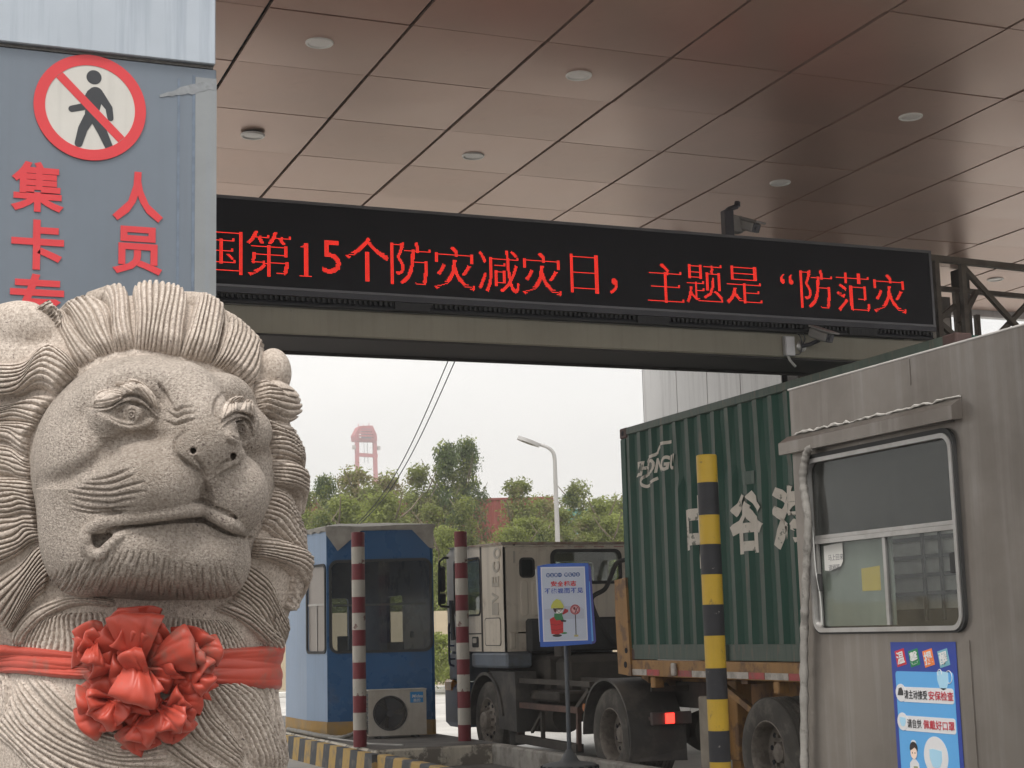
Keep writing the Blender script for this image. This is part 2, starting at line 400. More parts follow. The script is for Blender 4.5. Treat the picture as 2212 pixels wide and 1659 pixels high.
# ================================================================ canopy over the lanes
CZ = 6.6
GX = [2.7525+1.1958*i for i in range(-3, 17)]
GY = [8.93, 10.163, 11.663, 12.905, 14.153, 15.384, 16.603]+[16.603+1.2315*k for k in range(1, 4)]
CAN = thing('toll_canopy', (8, 14, CZ), 'brown metal panel canopy roofing the toll lanes', 'canopy')
M_ceil = mat('brown_satin_panel', (.50, .345, .285), rough=.29, metal=.42, var=.07, vs=.6, rvar=.05, col2=(.2, .12, .10), amt=.3, ms=1.6, edge=(.62, .72), bump=.03, bs=3)
M_ceil2 = mat('brown_satin_panel_dusty', (.51, .355, .295), rough=.33, metal=.40, var=.09, vs=.8, rvar=.05, col2=(.2, .12, .10), amt=.3, ms=2.1, edge=(.6, .72), bump=.03, bs=3)
M_dark = flat('dark_void', (.010, .012, .019), .9)
def panel_mesh(wd, dp, name):
    b = MB(); h = .012; e = .018; nn = 4; vs = []; fs = []
    for i in range(nn+1):
        for j in range(nn+1):
            x = -wd/2+wd*i/nn; y = -dp/2+dp*j/nn
            sag = -.004*(1-(2*i/nn-1)**2)*(1-(2*j/nn-1)**2)
            vs.append((x, y, sag))
    for i in range(nn):
        for j in range(nn): fs.append((i*(nn+1)+j, (i+1)*(nn+1)+j, (i+1)*(nn+1)+j+1, i*(nn+1)+j+1))
    b.add(vs, [f[::-1] for f in fs])
    for q in (((-wd/2, -dp/2), (wd/2, -dp/2)), ((wd/2, -dp/2), (wd/2, dp/2)), ((wd/2, dp/2), (-wd/2, dp/2)), ((-wd/2, dp/2), (-wd/2, -dp/2))):
        (xa, ya), (xb, yb) = q
        b.add([(xa, ya, 0), (xb, yb, 0), (xb, yb, h+e), (xa, ya, h+e)], [(0, 1, 2, 3)])
    me = b.mesh(name, recalc=False)
    me.shade_smooth(); me.set_sharp_from_angle(angle=radians(40)); return me
GAP = .03
_pm = {}
for j in range(len(GY)-1):
    for i in range(len(GX)-1):
        d = round(GY[j+1]-GY[j], 3); k = (d, (i*7+j*3) % 2)
        if k not in _pm:
            _pm[k] = panel_mesh(1.1958-.034, d-.013, 'ceiling_panel'); _pm[k].materials.append(M_ceil if k[1] else M_ceil2)
        c = Vector(((GX[i]+GX[i+1])/2, (GY[j]+GY[j+1])/2, CZ+random.uniform(-.003, .003)))
        if c.x < 1.9 and c.y < 11: continue              # the clad pillar passes through here
        R = Matrix.Rotation(radians(random.uniform(-.16, .16)), 4, 'X') @ Matrix.Rotation(radians(random.uniform(-.16, .16)), 4, 'Y')
        link_part('ceiling_panel', _pm[k], CAN, Matrix.Translation(c) @ R)
b = MB(); b.box(GX[0]-.3, GX[-1]+.3, GY[0]-.1, GY[-1]+.05, CZ+.055, CZ+.12); b.build('ceiling_backing', M_dark, CAN)
M_fascia = mat('white_fascia_metal', (.62, .62, .63), rough=.45, metal=.2, var=.06, streak=.3)
b = MB(); b.box(1.83, GX[-1]+.5, 8.78, 8.92, CZ-.06, CZ+1.6); b.box(GX[0]-.3, GX[-1]+.5, GY[-1]+.03, GY[-1]+.18, CZ-.10, CZ+1.6)
b.box(GX[0]-.3, GX[-1]+.5, 8.93, GY[-1], CZ+.3, CZ+1.4)
b.build('roof_fascia', M_fascia, CAN)
# the olive box beam under the display, with its dark soffit
M_beam = mat('olive_beam_paint', (.31, .285, .225), rough=.55, var=.1, vs=1.2, col2=(.05, .045, .04), amt=.7, ms=5, edge=(.66, .72), streak=.25)
b = MB(); b.box(1.86, 12.6, 14.0, 14.78, 4.445, 4.70, .012); o = b.build('cross_beam', [M_beam], CAN, smooth=20)
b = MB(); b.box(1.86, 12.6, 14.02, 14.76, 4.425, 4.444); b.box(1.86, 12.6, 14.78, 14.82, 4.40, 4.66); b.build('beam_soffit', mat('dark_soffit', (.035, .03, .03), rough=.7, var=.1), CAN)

# round downlights
M_lw = mat('lamp_white_rim', (.86, .85, .83), rough=.4, var=.05)
M_ld = mat('lamp_diffuser', (.84, .82, .8), rough=.3, var=.05)
LW = [(690, 90, 'flush round ceiling light close to the clad pillar, in the row nearest the entrance'),
      (1250, 161, 'flush round ceiling light of the nearest row, roughly midway over the display'),
      (546, 286, 'round ceiling light hanging slightly loose with a dark gap, beside the pillar'),
      (1022, 335, 'round ceiling light above the digits of the red display text'),
      (1967, 250, 'round ceiling light of the nearest row, on the side above the grey booth'),
      (1685, 393, 'round ceiling light right above the camera mounted on the display'),
      (1467, 505, 'round ceiling light mostly hidden behind the top edge of the display'),
      (2150, 602, 'round ceiling light above the steel lattice at the end of the display')]
l0 = None
for px_, py_, lab in LW:
    p = onZ(px_, py_, CZ); p.z = CZ-.004
    if l0 is None:
        l0 = thing('ceiling_light', p, lab, 'ceiling light', 'round downlights in the canopy ceiling')
        b = MB(); b.lathe(p, (0, 0, -1), [(.094, .004), (.098, .016), (.112, .018), (.118, .010), (.118, -.004)], 32); b.build('trim_ring', M_lw, l0, smooth=40)
        b = MB(); b.lathe(p, (0, 0, -1), [(0, .010), (.05, .009), (.093, .006)], 32); b.build('diffuser', M_ld, l0, smooth=60)
        b = MB(); b.cyl(p+Vector((0, 0, -.002)), p+Vector((0, 0, .05)), .09, n=20); b.build('housing', M_dark, l0)
    else:
        if px_ in (546, 1467): p.z -= .022
        copy_tree(l0, p, lab)

# ================================================================ clad pillar with the lane notice
PY = 9.0
PIL = thing('clad_pillar', (0.6, PY, 0), 'grey metal clad gate pillar with red Chinese characters, behind the stone lion', 'pillar')
M_pl = mat('grey_blue_cladding', (.17, .20, .24), rough=.42, metal=.35, var=.06, vs=1.2, streak=.35, streakcol=(.15, .17, .2), rvar=.06)
M_pu = mat('bright_brushed_cladding', (.43, .475, .53), rough=.4, metal=.5, var=.08, vs=1, streak=.7, streakcol=(.27, .31, .37), rvar=.06)
M_pc = mat('pale_corner_cladding', (.265, .28, .29), rough=.45, metal=.3, var=.08, vs=4, streak=.5, streakcol=(.25, .28, .33))
PXR = 1.815; PZ = 5.05
b = MB(); b.box(-1.4, PXR, PY, 10.8, 0, PZ, .006); b.build('lower_panel', M_pl, PIL, smooth=20)
b = MB(); b.box(-1.42, PXR-.012, PY-.035, 10.8, PZ+.018, 8.4, .006); b.build('upper_panel', M_pu, PIL, smooth=20)
b = MB(); b.box(-1.4, PXR-.02, PY-.004, 10.78, PZ+.0005, PZ+.0175); b.build('seam_sealant', mat('old_sealant', (.12, .115, .11), var=.3, vs=20), PIL)
b = MB(); b.box(1.69, PXR+.001, PY-.003, PY-.0002, .3, PZ-.06); b.build('corner_trim', M_pc, PIL)
b = MB(); b.box(1.585, 1.60, PY-.0025, PY-.0002, .3, PZ-.08); b.box(1.672, 1.689, PY-.0025, PY-.0002, .3, PZ-.05); b.build('glue_line', mat('blue_glue_residue', (.15, .19, .25), var=.2, vs=12), PIL)
# torn film left on the corner
b = MB(); rr = random.Random(3); P0 = onY(345, 208, PY); P1 = onY(466, 185, PY)
up_, lo_ = [], []
for k in range(15):
    t = k/14; x = P0.x+(P1.x-P0.x)*t; zc = P0.z+(P1.z-P0.z)*t
    hh = (.012+.03*min(1, t*1.8))
    up_.append((x, zc+hh*(.6+.4*rr.random()))); lo_.append((x, zc-hh*(.35+.4*rr.random())))
b.prism(up_+lo_[::-1], (0, PY-.0045, 0), X1, Z1, (0, .0012, 0)); b.build('torn_film', mat('crackled_film', (.245, .26, .275), rough=.6, var=.2, vs=30, col2=(.25, .26, .28), amt=.6, ms=18), PIL)
M_red = mat('red_vinyl', (.68, .045, .055), rough=.45, var=.05, vs=3)
M_redE = M_red
for ch, x0, x1, y0, y1 in (('集', 24, 138, 350, 458), ('卡', 24, 138, 475, 583), ('专', 21, 138, 592, 700), ('人', 243, 352, 372, 479), ('员', 243, 350, 490, 593)):
    a = onY(x0, (y0+y1)/2, PY); c = onY(x1, (y0+y1)/2, PY); t = onY((x0+x1)/2, y0, PY); d = onY((x0+x1)/2, y1, PY)
    letter('red_character', ch, .3, M_red, PIL, ((a.x+c.x)/2, PY-.005, (t.z+d.z)/2), X1, Z1, (0, -1, 0), bold=.028, ext=.002, fit=(c.x-a.x, t.z-d.z))
# round no-pedestrian sign
cc = onY(195, 233, PY); RX = (onY(316, 235, PY).x-onY(73, 235, PY).x)/2
NP = thing('prohibition_sign', (cc.x, PY-.004, cc.z), 'round red and white no pedestrians sign fixed to the grey pillar', 'sign')
o_ = Vector((cc.x, PY-.002, cc.z)); N_ = Vector((0, -1, 0))
b = MB(); b.prism(disc(0, 0, RX*.985, 64), o_, X1, Z1, N_*.006); b.build('disc', mat('sign_white', (.62, .6, .56), rough=.5, var=.05, streak=.2), NP)
b = MB(); b.ring(o_, X1, Z1, N_, disc(0, 0, RX, 64), disc(0, 0, RX*.80, 64), .0085); b.build('red_ring', M_red, NP)
b = MB(); q = [(-.62, .53), (-.53, .62), (.62, -.53), (.53, -.62)]
b.prism([(-.615*RX, .505*RX), (-.505*RX, .615*RX), (.615*RX, -.505*RX), (.505*RX, -.615*RX)], o_+N_*.0062, X1, Z1, N_*.002); b.build('slash_bar', M_red, NP)
M_fig = mat('sign_black', (.035, .038, .045), rough=.5, var=.1)
b = MB(); s_ = RX
b.prism(disc(.055*s_, .58*s_, .135*s_, 28), o_+N_*.006, X1, Z1, N_*.0012)
def stroke(b, pts, wd, o, ux, uy, d, n=8):
    """a thick line of 2D points with round ends as plate"""
    _k = 0
    for (p, q_), (wa, wb) in zip(zip(pts[:-1], pts[1:]), zip(wd[:-1], wd[1:])):
        a = atan2(q_[1]-p[1], q_[0]-p[0]); poly = []
        for k in range(n+1): t = a+pi/2+pi*k/n; poly.append((p[0]+wa*cos(t), p[1]+wa*sin(t)))
        for k in range(n+1): t = a-pi/2+pi*k/n; poly.append((q_[0]+wb*cos(t), q_[1]+wb*sin(t)))
        _k += 1; b.prism(poly, o, ux, uy, d*(1+.07*_k))
fig = [([(.09, .26), (.02, -.12)], (.14, .12)), ([(.0, .27), (-.13, .0), (-.33, -.06)], (.07, .065, .06)), ([(.16, .25), (.33, .02), (.36, -.17)], (.085, .065, .055)),
       ([(-.02, -.2), (-.13, -.42), (-.2, -.7)], (.10, .085, .07)), ([(.08, -.18), (.22, -.45), (.36, -.76)], (.10, .085, .07))]
for k, (pts, wd) in enumerate(fig): stroke(b, [(x*s_, y*s_) for x, y in pts], [w_*s_ for w_ in wd], o_+N_*(.006+.0001*k), X1, Z1, N_*(.0011+.0001*k))
b.build('walking_figure', M_fig, NP)

# ================================================================ LED display across the lanes
SY = 13.9; SX0, SX1, SZ0, SZ1 = 1.9, 10.66, 4.70, 5.69
LED = thing('display_board', ((SX0+SX1)/2, SY, SZ0), 'long black electronic display showing red Chinese text, on the cross beam', 'display board')
M_ledp = mat('led_matrix_black', (.008, .008, .013), rough=.6, spec=.25, var=.15, vs=1.5)
M_ledf = mat('display_frame_dark', (.05, .05, .06), rough=.45, metal=.3, var=.1)
M_ledg = mat('display_trim_grey', (.13, .13, .14), rough=.4, metal=.4, var=.1)
b = MB(); b.box(SX0, SX1, SY+.02, SY+.62, SZ0+.10, SZ1, .008); b.build('cabinet', M_ledf, LED, smooth=20)
b = MB(); b.box(SX0+.02, SX1-.03, SY+.005, SY+.0195, SZ0+.16, SZ1-.03); b.build('led_panel', M_ledp, LED)
b = MB(); b.box(SX0, SX1, SY, SY+.0195, SZ1-.029, SZ1-.001); b.box(SX1-.029, SX1, SY, SY+.0195, SZ0+.105, SZ1-.03)
b.box(SX0, SX1, SY-.008, SY+.0195, SZ0+.135, SZ0+.158); b.build('bezel', M_ledg, LED)
b = MB(); b.box(SX0, SX1, SY-.004, SY+.019, SZ0+.085, SZ0+.133); b.build('lower_rail', M_ledf, LED)
b = MB(); b.box(SX0, SX1, SY+.06, SY+.10, SZ0+.003, SZ0+.084); b.build('vent_slot', M_dark, LED)
b = MB()
x = SX0
while x < SX1-.05:
    seg = (x-SX0) % 2.55
    if seg < .35: b.box(x, x+.049, SY+.01, SY+.058, SZ0+.004, SZ0+.083)
    else: b.box(x, x+.022, SY+.02, SY+.058, SZ0+.045, SZ0+.083); b.box(x, x+.05, SY+.03, SY+.058, SZ0+.004, SZ0+.02)
    x += .05
o = b.build('vent_louvre', mat('louvre_dark', (.02, .02, .024), rough=.6), LED); o['kind'] = 'stuff'
# the text, dot by dot: glyph outlines sampled on the module grid, thin across and heavy down like the display's own face
def glyph_dots(ch, rows=40):
    me = text_mesh(ch, 1.0); me.calc_loop_triangles(); vv = [v.co for v in me.vertices]
    T = np.array([[(vv[i].x, vv[i].y) for i in t.vertices] for t in me.loop_triangles])
    if not len(T): return []
    lo = T.reshape(-1, 2).min(0); hi = T.reshape(-1, 2).max(0); stp = .92/rows
    cw = int(round((hi[0]-lo[0])/stp))+4; chh = int(round((hi[1]-lo[1])/stp))+4
    X, Y = np.meshgrid(lo[0]+(np.arange(cw)-1.5)*stp, lo[1]+(np.arange(chh)-1.5)*stp)
    M = np.zeros(X.shape, bool)
    for a, b_, c in T:
        d1 = (X-b_[0])*(a[1]-b_[1])-(a[0]-b_[0])*(Y-b_[1]); d2 = (X-c[0])*(b_[1]-c[1])-(b_[0]-c[0])*(Y-c[1]); d3 = (X-a[0])*(c[1]-a[1])-(c[0]-a[0])*(Y-a[1])
        M |= ~(((d1 < 0) | (d2 < 0) | (d3 < 0)) & ((d1 > 0) | (d2 > 0) | (d3 > 0)))
    def runs(A):                                   # length of the run each lit dot belongs to, along the last axis
        R = np.zeros(A.shape, int)
        for i, row in enumerate(A):
            j = 0
            while j < len(row):
                if row[j]:
                    k = j
                    while k < len(row) and row[k]: k += 1
                    R[i, j:k] = k-j; j = k
                else: j += 1
        return R
    hr = runs(M); vr = runs(M.T).T; hor = M & (vr <= 5) & (hr >= 7)
    keep = M & ~hor
    thick = keep.copy()
    for j in range(M.shape[1]):                    # level strokes: one row of dots, with a small wedge at the right end
        i = 0
        while i < M.shape[0]:
            if hor[i, j]:
                k = i
                while k < M.shape[0] and hor[k, j]: k += 1
                thick[(i+k-1)//2, j] = True
                if (j+1 >= M.shape[1] or not M[i:k, j+1].any()): thick[(i+k-1)//2:min(k+1, M.shape[0]), max(0, j-1):j+1] = True
                i = k
            else: i += 1
    if ch in '15':
        thick = M.copy()
        if ch == '1':
            ys_, xs1 = np.nonzero(M); c_ = int(xs1.mean()); y0_, y1_ = ys_.min(), ys_.max(); thick[y0_:y1_-3, :c_-1] = False
            thick = np.pad(thick, ((0, 0), (4, 4))); c_ += 4; cw += 8; thick[y0_, c_-5:c_+6] = True; thick[y1_-3, c_-4:c_] = True; thick[y1_-2, c_-2:c_] = True
    yy, xx = np.nonzero(thick)
    return [(0, int(i)-cw/2, j) for i, j in zip(xx, yy)]
LT = [('国', 480, 545, 1), ('第', 583, 548, 1), ('1', 663, 561, 1), ('5', 717, 555, 1), ('个', 795, 560, 1), ('防', 889, 570, 1), ('灾', 985, 580, 1), ('减', 1080, 585, 1), ('灾', 1172, 592, 1),
      ('日', 1263, 592, 1), ('，', 1328, 617, 1), ('主', 1438, 612, 1), ('题', 1523, 612, 1), ('是', 1609, 617, 1), ('“', 1700, 602, 1), ('防', 1765, 625, 1), ('范', 1845, 632, 1), ('灾', 1924, 635, 1)]
PITCH_LED = .0106
b = MB(); zb = SZ0+.60
for ch, px_, py_, _ in LT:
    p = onY(px_, py_, SY)
    if p.x < SX0+.3: pass
    cx = round(p.x/PITCH_LED)*PITCH_LED; cz = round(p.z/PITCH_LED)*PITCH_LED
    D = glyph_dots(ch)
    if not D: continue
    yc = (max(d[2] for d in D)+min(d[2] for d in D))/2
    for _, i, j in D:
        x = cx+i*PITCH_LED; z = cz+(j-yc)*PITCH_LED; h = PITCH_LED*.335
        b.add([(x-h, SY+.0035, z-h), (x+h, SY+.0035, z-h), (x+h, SY+.0035, z+h), (x-h, SY+.0035, z+h)], [(0, 1, 2, 3)])
o = b.build('lit_dots', emit('red_led', (1.0, .04, .025), .95), LED); o['kind'] = 'stuff'

# steel lattice that carries the display, right of its end
M_steel = mat('brown_primed_steel', (.115, .095, .075), rough=.6, var=.2, vs=4, col2=(.06, .045, .035), amt=.6, ms=5)
TR = thing('steel_lattice', (12, 14.3, 4.7), 'brown welded steel lattice carrying on from the end of the display', 'steel frame')
ty = 14.25
def bar_(name, a, c, w=.055): b = MB(); b.bar((a[0], a[1], a[2]), (c[0], c[1], c[2]), w, w, up=(0, 1, 0)); b.build(name, M_steel, TR)
bar_('chord', (10.67, ty, 5.71), (14.6, ty, 5.60), .07); bar_('chord', (10.67, ty+.5, 5.50), (14.6, ty+.5, 5.42)); bar_('chord', (10.67, ty, 4.74), (14.6, ty, 4.74), .07)
for k, x in enumerate((10.98, 11.34, 12.75, 13.6)): bar_('upright', (x, ty+.002, 4.775), (x, ty+.002, 5.67), .06)
bar_('upright', (11.62, ty+.5, 4.775), (11.62, ty+.5, 5.48)); bar_('upright', (11.9, ty+.5, 4.775), (11.9, ty+.5, 5.2))
bar_('diagonal', (11.38, ty+.06, 5.66), (12.32, ty+.06, 4.78)); bar_('diagonal', (12.72, ty+.12, 5.62), (11.75, ty+.12, 4.78)); bar_('diagonal', (11.36, ty+.12, 5.0), (11.75, ty+.3, 5.42))
bar_('diagonal', (10.72, ty+.06, 5.2), (11.3, ty+.06, 4.78)); bar_('diagonal', (11.3, ty+.12, 5.2), (10.72, ty+.12, 4.78))
bar_('diagonal', (12.8, ty+.06, 4.8), (13.55, ty+.06, 5.6))
# dark column and block wall beyond the lattice
M_col = mat('dark_column_paint', (.05, .045, .04), rough=.6, var=.15)
b = MB(); p = onY(2085, 690, 17.8); b.box(p.x-.05, p.x+.13, 17.8, 18.0, 0, CZ-.02, .01)
b.org = Vector((p.x, 17.95, 0)); o = b.build('steel_column', M_col); tag(o, 'dark painted steel column seen through the brown lattice', 'column')
BW = thing('block_pier', (12.6, 18.3, 0), 'grey concrete block pier with two pipes, past the end of the display', 'pier')
M_blk = mat('grey_block', (.48, .46, .43), rough=.9, var=.2, vs=6, bump=.3)
pa = onY(1712, 815, 18.4); pb = onY(2060, 690, 18.4); ztop = onY(2035, 640, 18.4).z
b = MB(); b.box(pa.x+.1, pb.x-.02, 18.42, 18.7, 0, ztop, .004); b.build('mortar_core', mat('mortar', (.16, .15, .14), rough=.95, var=.1), BW)
bm_ = MB(); bm_.box(-.195, .195, -.02, .02, -.095, .095, .006); blk = bm_.mesh('block'); blk.materials.append(M_blk)
z = .1+.2*20; row = 0
while z < ztop-.05:
    x = pa.x+.30+(.2 if row % 2 else 0)
    while x < pb.x-.2:
        link_part('block', blk, BW, loc=(x, 18.41+random.uniform(-.004, .004), z)); x += .40
    z += .20; row += 1
M_pipe = mat('rusty_cream_pipe', (.42, .36, .28), rough=.5, var=.15, col2=(.2, .1, .05), amt=.6, ms=4)
for q in (1716, 1790):
    p = onY(q, 812, 18.2); b = MB(); b.cyl((p.x, 18.2, 0), (p.x, 18.2, CZ-.03), .045, n=14); b.build('pipe', M_pipe, BW, smooth=40)
# far clad pillar
FP = thing('far_clad_pillar', (11.4, 20, 0), 'white streaked metal clad pillar beyond the beam, above the green container', 'pillar')
M_fp = mat('pale_streaked_cladding', (.55, .545, .54), rough=.4, metal=.35, var=.05, vs=1, streak=.65, streakcol=(.36, .35, .35))
y0 = onX(1690, 830, 11.2).y; y1 = onX(1388, 830, 11.2).y
b = MB(); b.box(11.215, 12.3, y0+.01, y1-.01, 0, CZ-.02); b.build('core', M_dark, FP)
ys = [onX(x, 850, 11.2).y for x in (1388, 1462, 1528, 1600, 1690)]
zs = onX(1600, 880, 11.2).z
for k in range(4):
    for (za, zc) in ((0.05, 2.4), (2.41, zs-.005), (zs+.005, CZ-.03)):
        b = MB(); b.box(11.2, 11.214, ys[k+1]+.006, ys[k]-.006, za, zc, .003); b.build('cladding_panel', M_fp, FP)
b = MB(); b.box(11.2, 12.3, y1-.009, y1+.006, .05, CZ-.03); b.build('cladding_panel', M_fp, FP)
b = MB(); p = onX(1700, 830, 11.2); b.box(11.2, 11.9, p.y-.28, p.y-.02, 0, CZ-.02); b.org = Vector((11.5, p.y, 0)); o = b.build('support_column', M_col); tag(o, 'dark column standing at the near edge of the white clad pillar', 'column')
# ================================================================ helpers for standing things
def pxl(P):
    v = Vector(P)-O; z = v.dot(_f); return (1106+FPX*v.dot(_r)/z, 829.5-FPX*v.dot(_u)/z)
def zat(py_, X, Y):
    lo, hi = -2.0, 12.0
    for _ in range(40):
        m = (lo+hi)/2
        if pxl((X, Y, m))[1] > py_: lo = m
        else: hi = m
    return (lo+hi)/2
FH = Vector((_f.x, _f.y, 0)).normalized(); RH = Vector((FH.y, -FH.x, 0))
# ================================================================ grey steel guard booth on the right
BX = 5.5
yF = onX(1704, 838, BX).y; zT = 3.19
GB = thing('guard_booth', (6.3, 7.2, .1), 'dirty grey steel guard booth with a sliding window, at the right edge', 'booth')
M_gb = mat('grimy_steel_sheet', (.25, .226, .205), rough=.38, metal=.7, var=.12, vs=1.0, col2=(.13, .108, .09), amt=.6, ms=.8, edge=(.42, .7), streak=.55, streakcol=(.37, .35, .33), rvar=.08, bump=.05, bs=120)
M_gbd = mat('grimy_steel_trim', (.15, .135, .125), rough=.5, metal=.4, var=.12, streak=.4)
M_inner = mat('booth_lining', (.10, .098, .10), rough=.8, var=.1)
wy0, wy1 = onX(2074, 1150, BX).y, onX(1757, 1180, BX).y      # window, near and far side
wz1 = onX(1752, 995, BX).z; wz0 = onX(1765, 1364, BX).z
yN = 4.9; zB = .1
b = MB(); ux = Vector((0, -1, 0)); un = Vector((-1, 0, 0))
b.plate_hole((BX+.03, yF, zB), ux, Z1, un, yF-yN, zT-zB, (yF-wy1, yF-wy0, wz0-zB, wz1-zB, .075), .03)
b.build('front_wall', M_gb, GB, smooth=30)
b = MB(); b.box(BX+.005, 7.06, yF-.03, yF+.012, zB, zT, .01); b.box(BX+.03, 7.06, yN, yN+.03, zB, zT); b.box(7.03, 7.06, yN+.031, yF-.031, zB, zT-.002); b.build('side_wall', M_gb, GB, smooth=20)
b = MB(); b.box(BX-.004, 7.07, yN-.01, yF+.016, zT, zT+.012, .003); b.build('roof', mat('weathered_roof_edge', (.5, .48, .46), rough=.7, var=.15, vs=8), GB, smooth=20)
b = MB(); b.box(BX+.04, 7.02, yN+.04, yF-.04, zB, zB+.03); b.box(7.0, 7.028, yN+.04, yF-.04, zB+.031, zT-.02); b.box(BX+.04, 6.99, yF-.05, yF-.035, zB+.031, zT-.02); b.box(BX+.035, 6.99, yN+.035, yF-.055, zT-.06, zT-.03); b.build('lining', M_inner, GB)
b = MB(); b.box(BX+.05, BX+.5, yN+.2, yF-.3, .95, .98); b.box(BX+.3, BX+.62, wy0+.15, wy0+.55, .981, 1.5); b.build('desk', mat('booth_desk', (.12, .1, .09), rough=.6), GB)
# panel joints, dust film lines
b = MB(); jy = onX(2105, 1560, BX).y
b.box(BX-.006, BX-.0005, jy-.008, jy+.008, zB, wz0-.06); b.build('panel_joint', M_gb, GB); b = MB(); jt = onX(1960, 700, BX); b.box(BX-.005, BX-.0005, onX(1965, 800, BX).y-.006, onX(1965, 800, BX).y+.006, wz1+.32, zT-.01); b.build('panel_joint', M_gb, GB)
# window: rubber, aluminium frame, sliders, panes
M_rub = mat('black_rubber', (.03, .03, .03), rough=.7, var=.2)
M_alu = mat('dull_aluminium', (.45, .44, .43), rough=.4, metal=.7, var=.08, col2=(.25, .23, .21), amt=.4, ms=6)
M_gpane = glass('booth_glass', (.84, .87, .86), dirt=.04)
W_, H_ = wy1-wy0, wz1-wz0
wo = Vector((BX-.001, wy1, wz0))
b = MB(); b.ring(wo, ux, Z1, un, rrect(-.02, W_+.022, -.018, H_+.034, .095), rrect(.0, W_, .0, H_, .08), .022); wf = b.build('window_gasket', M_rub, GB, smooth=35)
b = MB(); b.ring(wo-un*.004, ux, Z1, un, rrect(-.006, W_+.006, -.006, H_+.006, .085), rrect(.02, W_-.02, .02, H_-.02, .065), .034); wfr = b.build('window_frame', M_alu, GB, smooth=35)
zm = onX(1900, 1150, BX).z
b = MB(); b.box(BX-.012, BX+.02, wy0+.03, wy1-.03, zm-.03, zm-.002); b.box(BX-.006, BX+.024, wy0+.03, wy1-.03, zm+.0, zm+.022); b.build('transom', M_alu, wfr)
ym = onX(1915, 1260, BX).y
for q_ in ((BX-.004, BX+.02, ym-.014, ym+.014), (BX-.002, BX+.012, wy1-.055, wy1-.03)):
    b = MB(); b.box(*q_, wz0+.03, zm-.031); b.build('slider_stile', M_alu, wfr)
for nm, ya, yb, za, zc, dx in (('pane', wy0+.02, wy1-.02, zm+.02, wz1-.02, .010), ('pane', wy0+.02, ym, wz0+.02, zm-.02, .006), ('pane', ym, wy1-.02, wz0+.02, zm-.02, .016)):
    b = MB(); b.box(BX+dx, BX+dx+.004, ya, yb, za, zc); b.build(nm, M_gpane, wfr)
for yy, zz in ((wy1-.075, wz0+.30), (wy0+.06, wz0+.36)):
    b = MB(); b.box(BX-.022, BX-.006, yy-.022, yy+.022, zz-.055, zz+.055, .006); b.build('window_latch', M_rub, wfr, smooth=30)
# pale panel with dark bars, added inside to imitate the reflection in the sliding pane
b = MB(); b.box(BX+.42, BX+.43, wy0+.42, wy1+.05, wz0+.12, zm+.02); b.build('reflection_panel', mat('reflection_pale', (.5, .46, .43), rough=.7, var=.15, vs=9), GB)
b = MB()
for k in range(4): zz_ = wz0+.14+.11*k; b.box(BX+.40, BX+.418, wy0+.40, wy1+.07, zz_+.06, zz_+.085)
for k in range(3): yy_ = wy0+.52+.17*k; b.box(BX+.385, BX+.399, yy_, yy_+.022, wz0+.05, zm+.05)
b.build('reflection_bar', M_dark, GB)
# blind behind the fixed pane
b = MB(); b.box(BX+.035, BX+.045, ym-.02, wy1-.03, wz0+.03, zm-.03); b.build('green_blind', mat('grey_green_board', (.36, .38, .33), rough=.6, var=.12, vs=2), GB)
# visor over the window
vY0, vY1 = onX(2078, 880, BX).y, yF+.05; vz0 = onX(2082, 895, BX).z-.02; vz1 = vz0+.115
b = MB()
b.prism([(0, .0), (-.07, -.006), (-.07, .07), (0, .115)], (BX-.001, vY0, vz0), X1, Z1, (0, vY1-vY0, 0)); b.build('visor', M_gb, GB)
b = MB(); pts = []; rr = random.Random(5)
for k in range(42):
    t = k/41; pts.append((BX-.008, vY0+(vY1-.12-vY0)*t, vz1+.004+rr.uniform(-.006, .008)))
b.tube(pts, [rr.uniform(.004, .012) for _ in pts], 6); b.build('sealant_bead', mat('white_caulk', (.46, .44, .41), rough=.7, var=.2, vs=30), GB, smooth=60)
b = MB(); b.box(BX-.012, BX-.001, wy0-.01, wy1+.01, wz1+.06, wz1+.075); b.build('drip_rail', M_gbd, GB)
# notices
PN = thing('paper_notice', onX(1797, 1205, BX), 'torn white paper note taped inside the left pane of the booth window', 'notice')
nz0, nz1 = onX(1785, 1232, BX).z, onX(1783, 1179, BX).z; ny1, ny0 = onX(1776, 1200, BX).y, onX(1817, 1200, BX).y
b = MB(); pl = [(0, 0), (.0, nz1-nz0), (ny1-ny0, nz1-nz0+.01), (ny1-ny0-.005, .05), (ny1-ny0-.03, .02), (.06, -.004)]
b.prism(pl, (BX+.0148, ny1, nz0), ux, Z1, un*.001); b.build('sheet', mat('paper_white', (.62, .61, .58), var=.05), PN)
for k, tx in enumerate(('马上回来', '请稍等')):
    letter('lettering', tx, .042, flat('ink_grey', (.12, .12, .13)), PN, (BX+.0135, ny1-.045, nz1-.075-.062*k), ux, Z1, un, ext=.0003, align='LEFT')
YN_ = thing('yellow_notice', onX(1870, 1250, BX), 'yellow sheet stuck behind the booth window glass', 'notice')
b = MB(); a = onX(1850, 1225, BX); c = onX(1893, 1275, BX); b.prism([(0, 0), (a.y-c.y, 0), (a.y-c.y, a.z-c.z), (0, a.z-c.z-.01)], (BX+.034, a.y, c.z), ux, Z1, un*.001); b.build('sheet', flat('yellow_paper', (.85, .6, .10)), YN_)
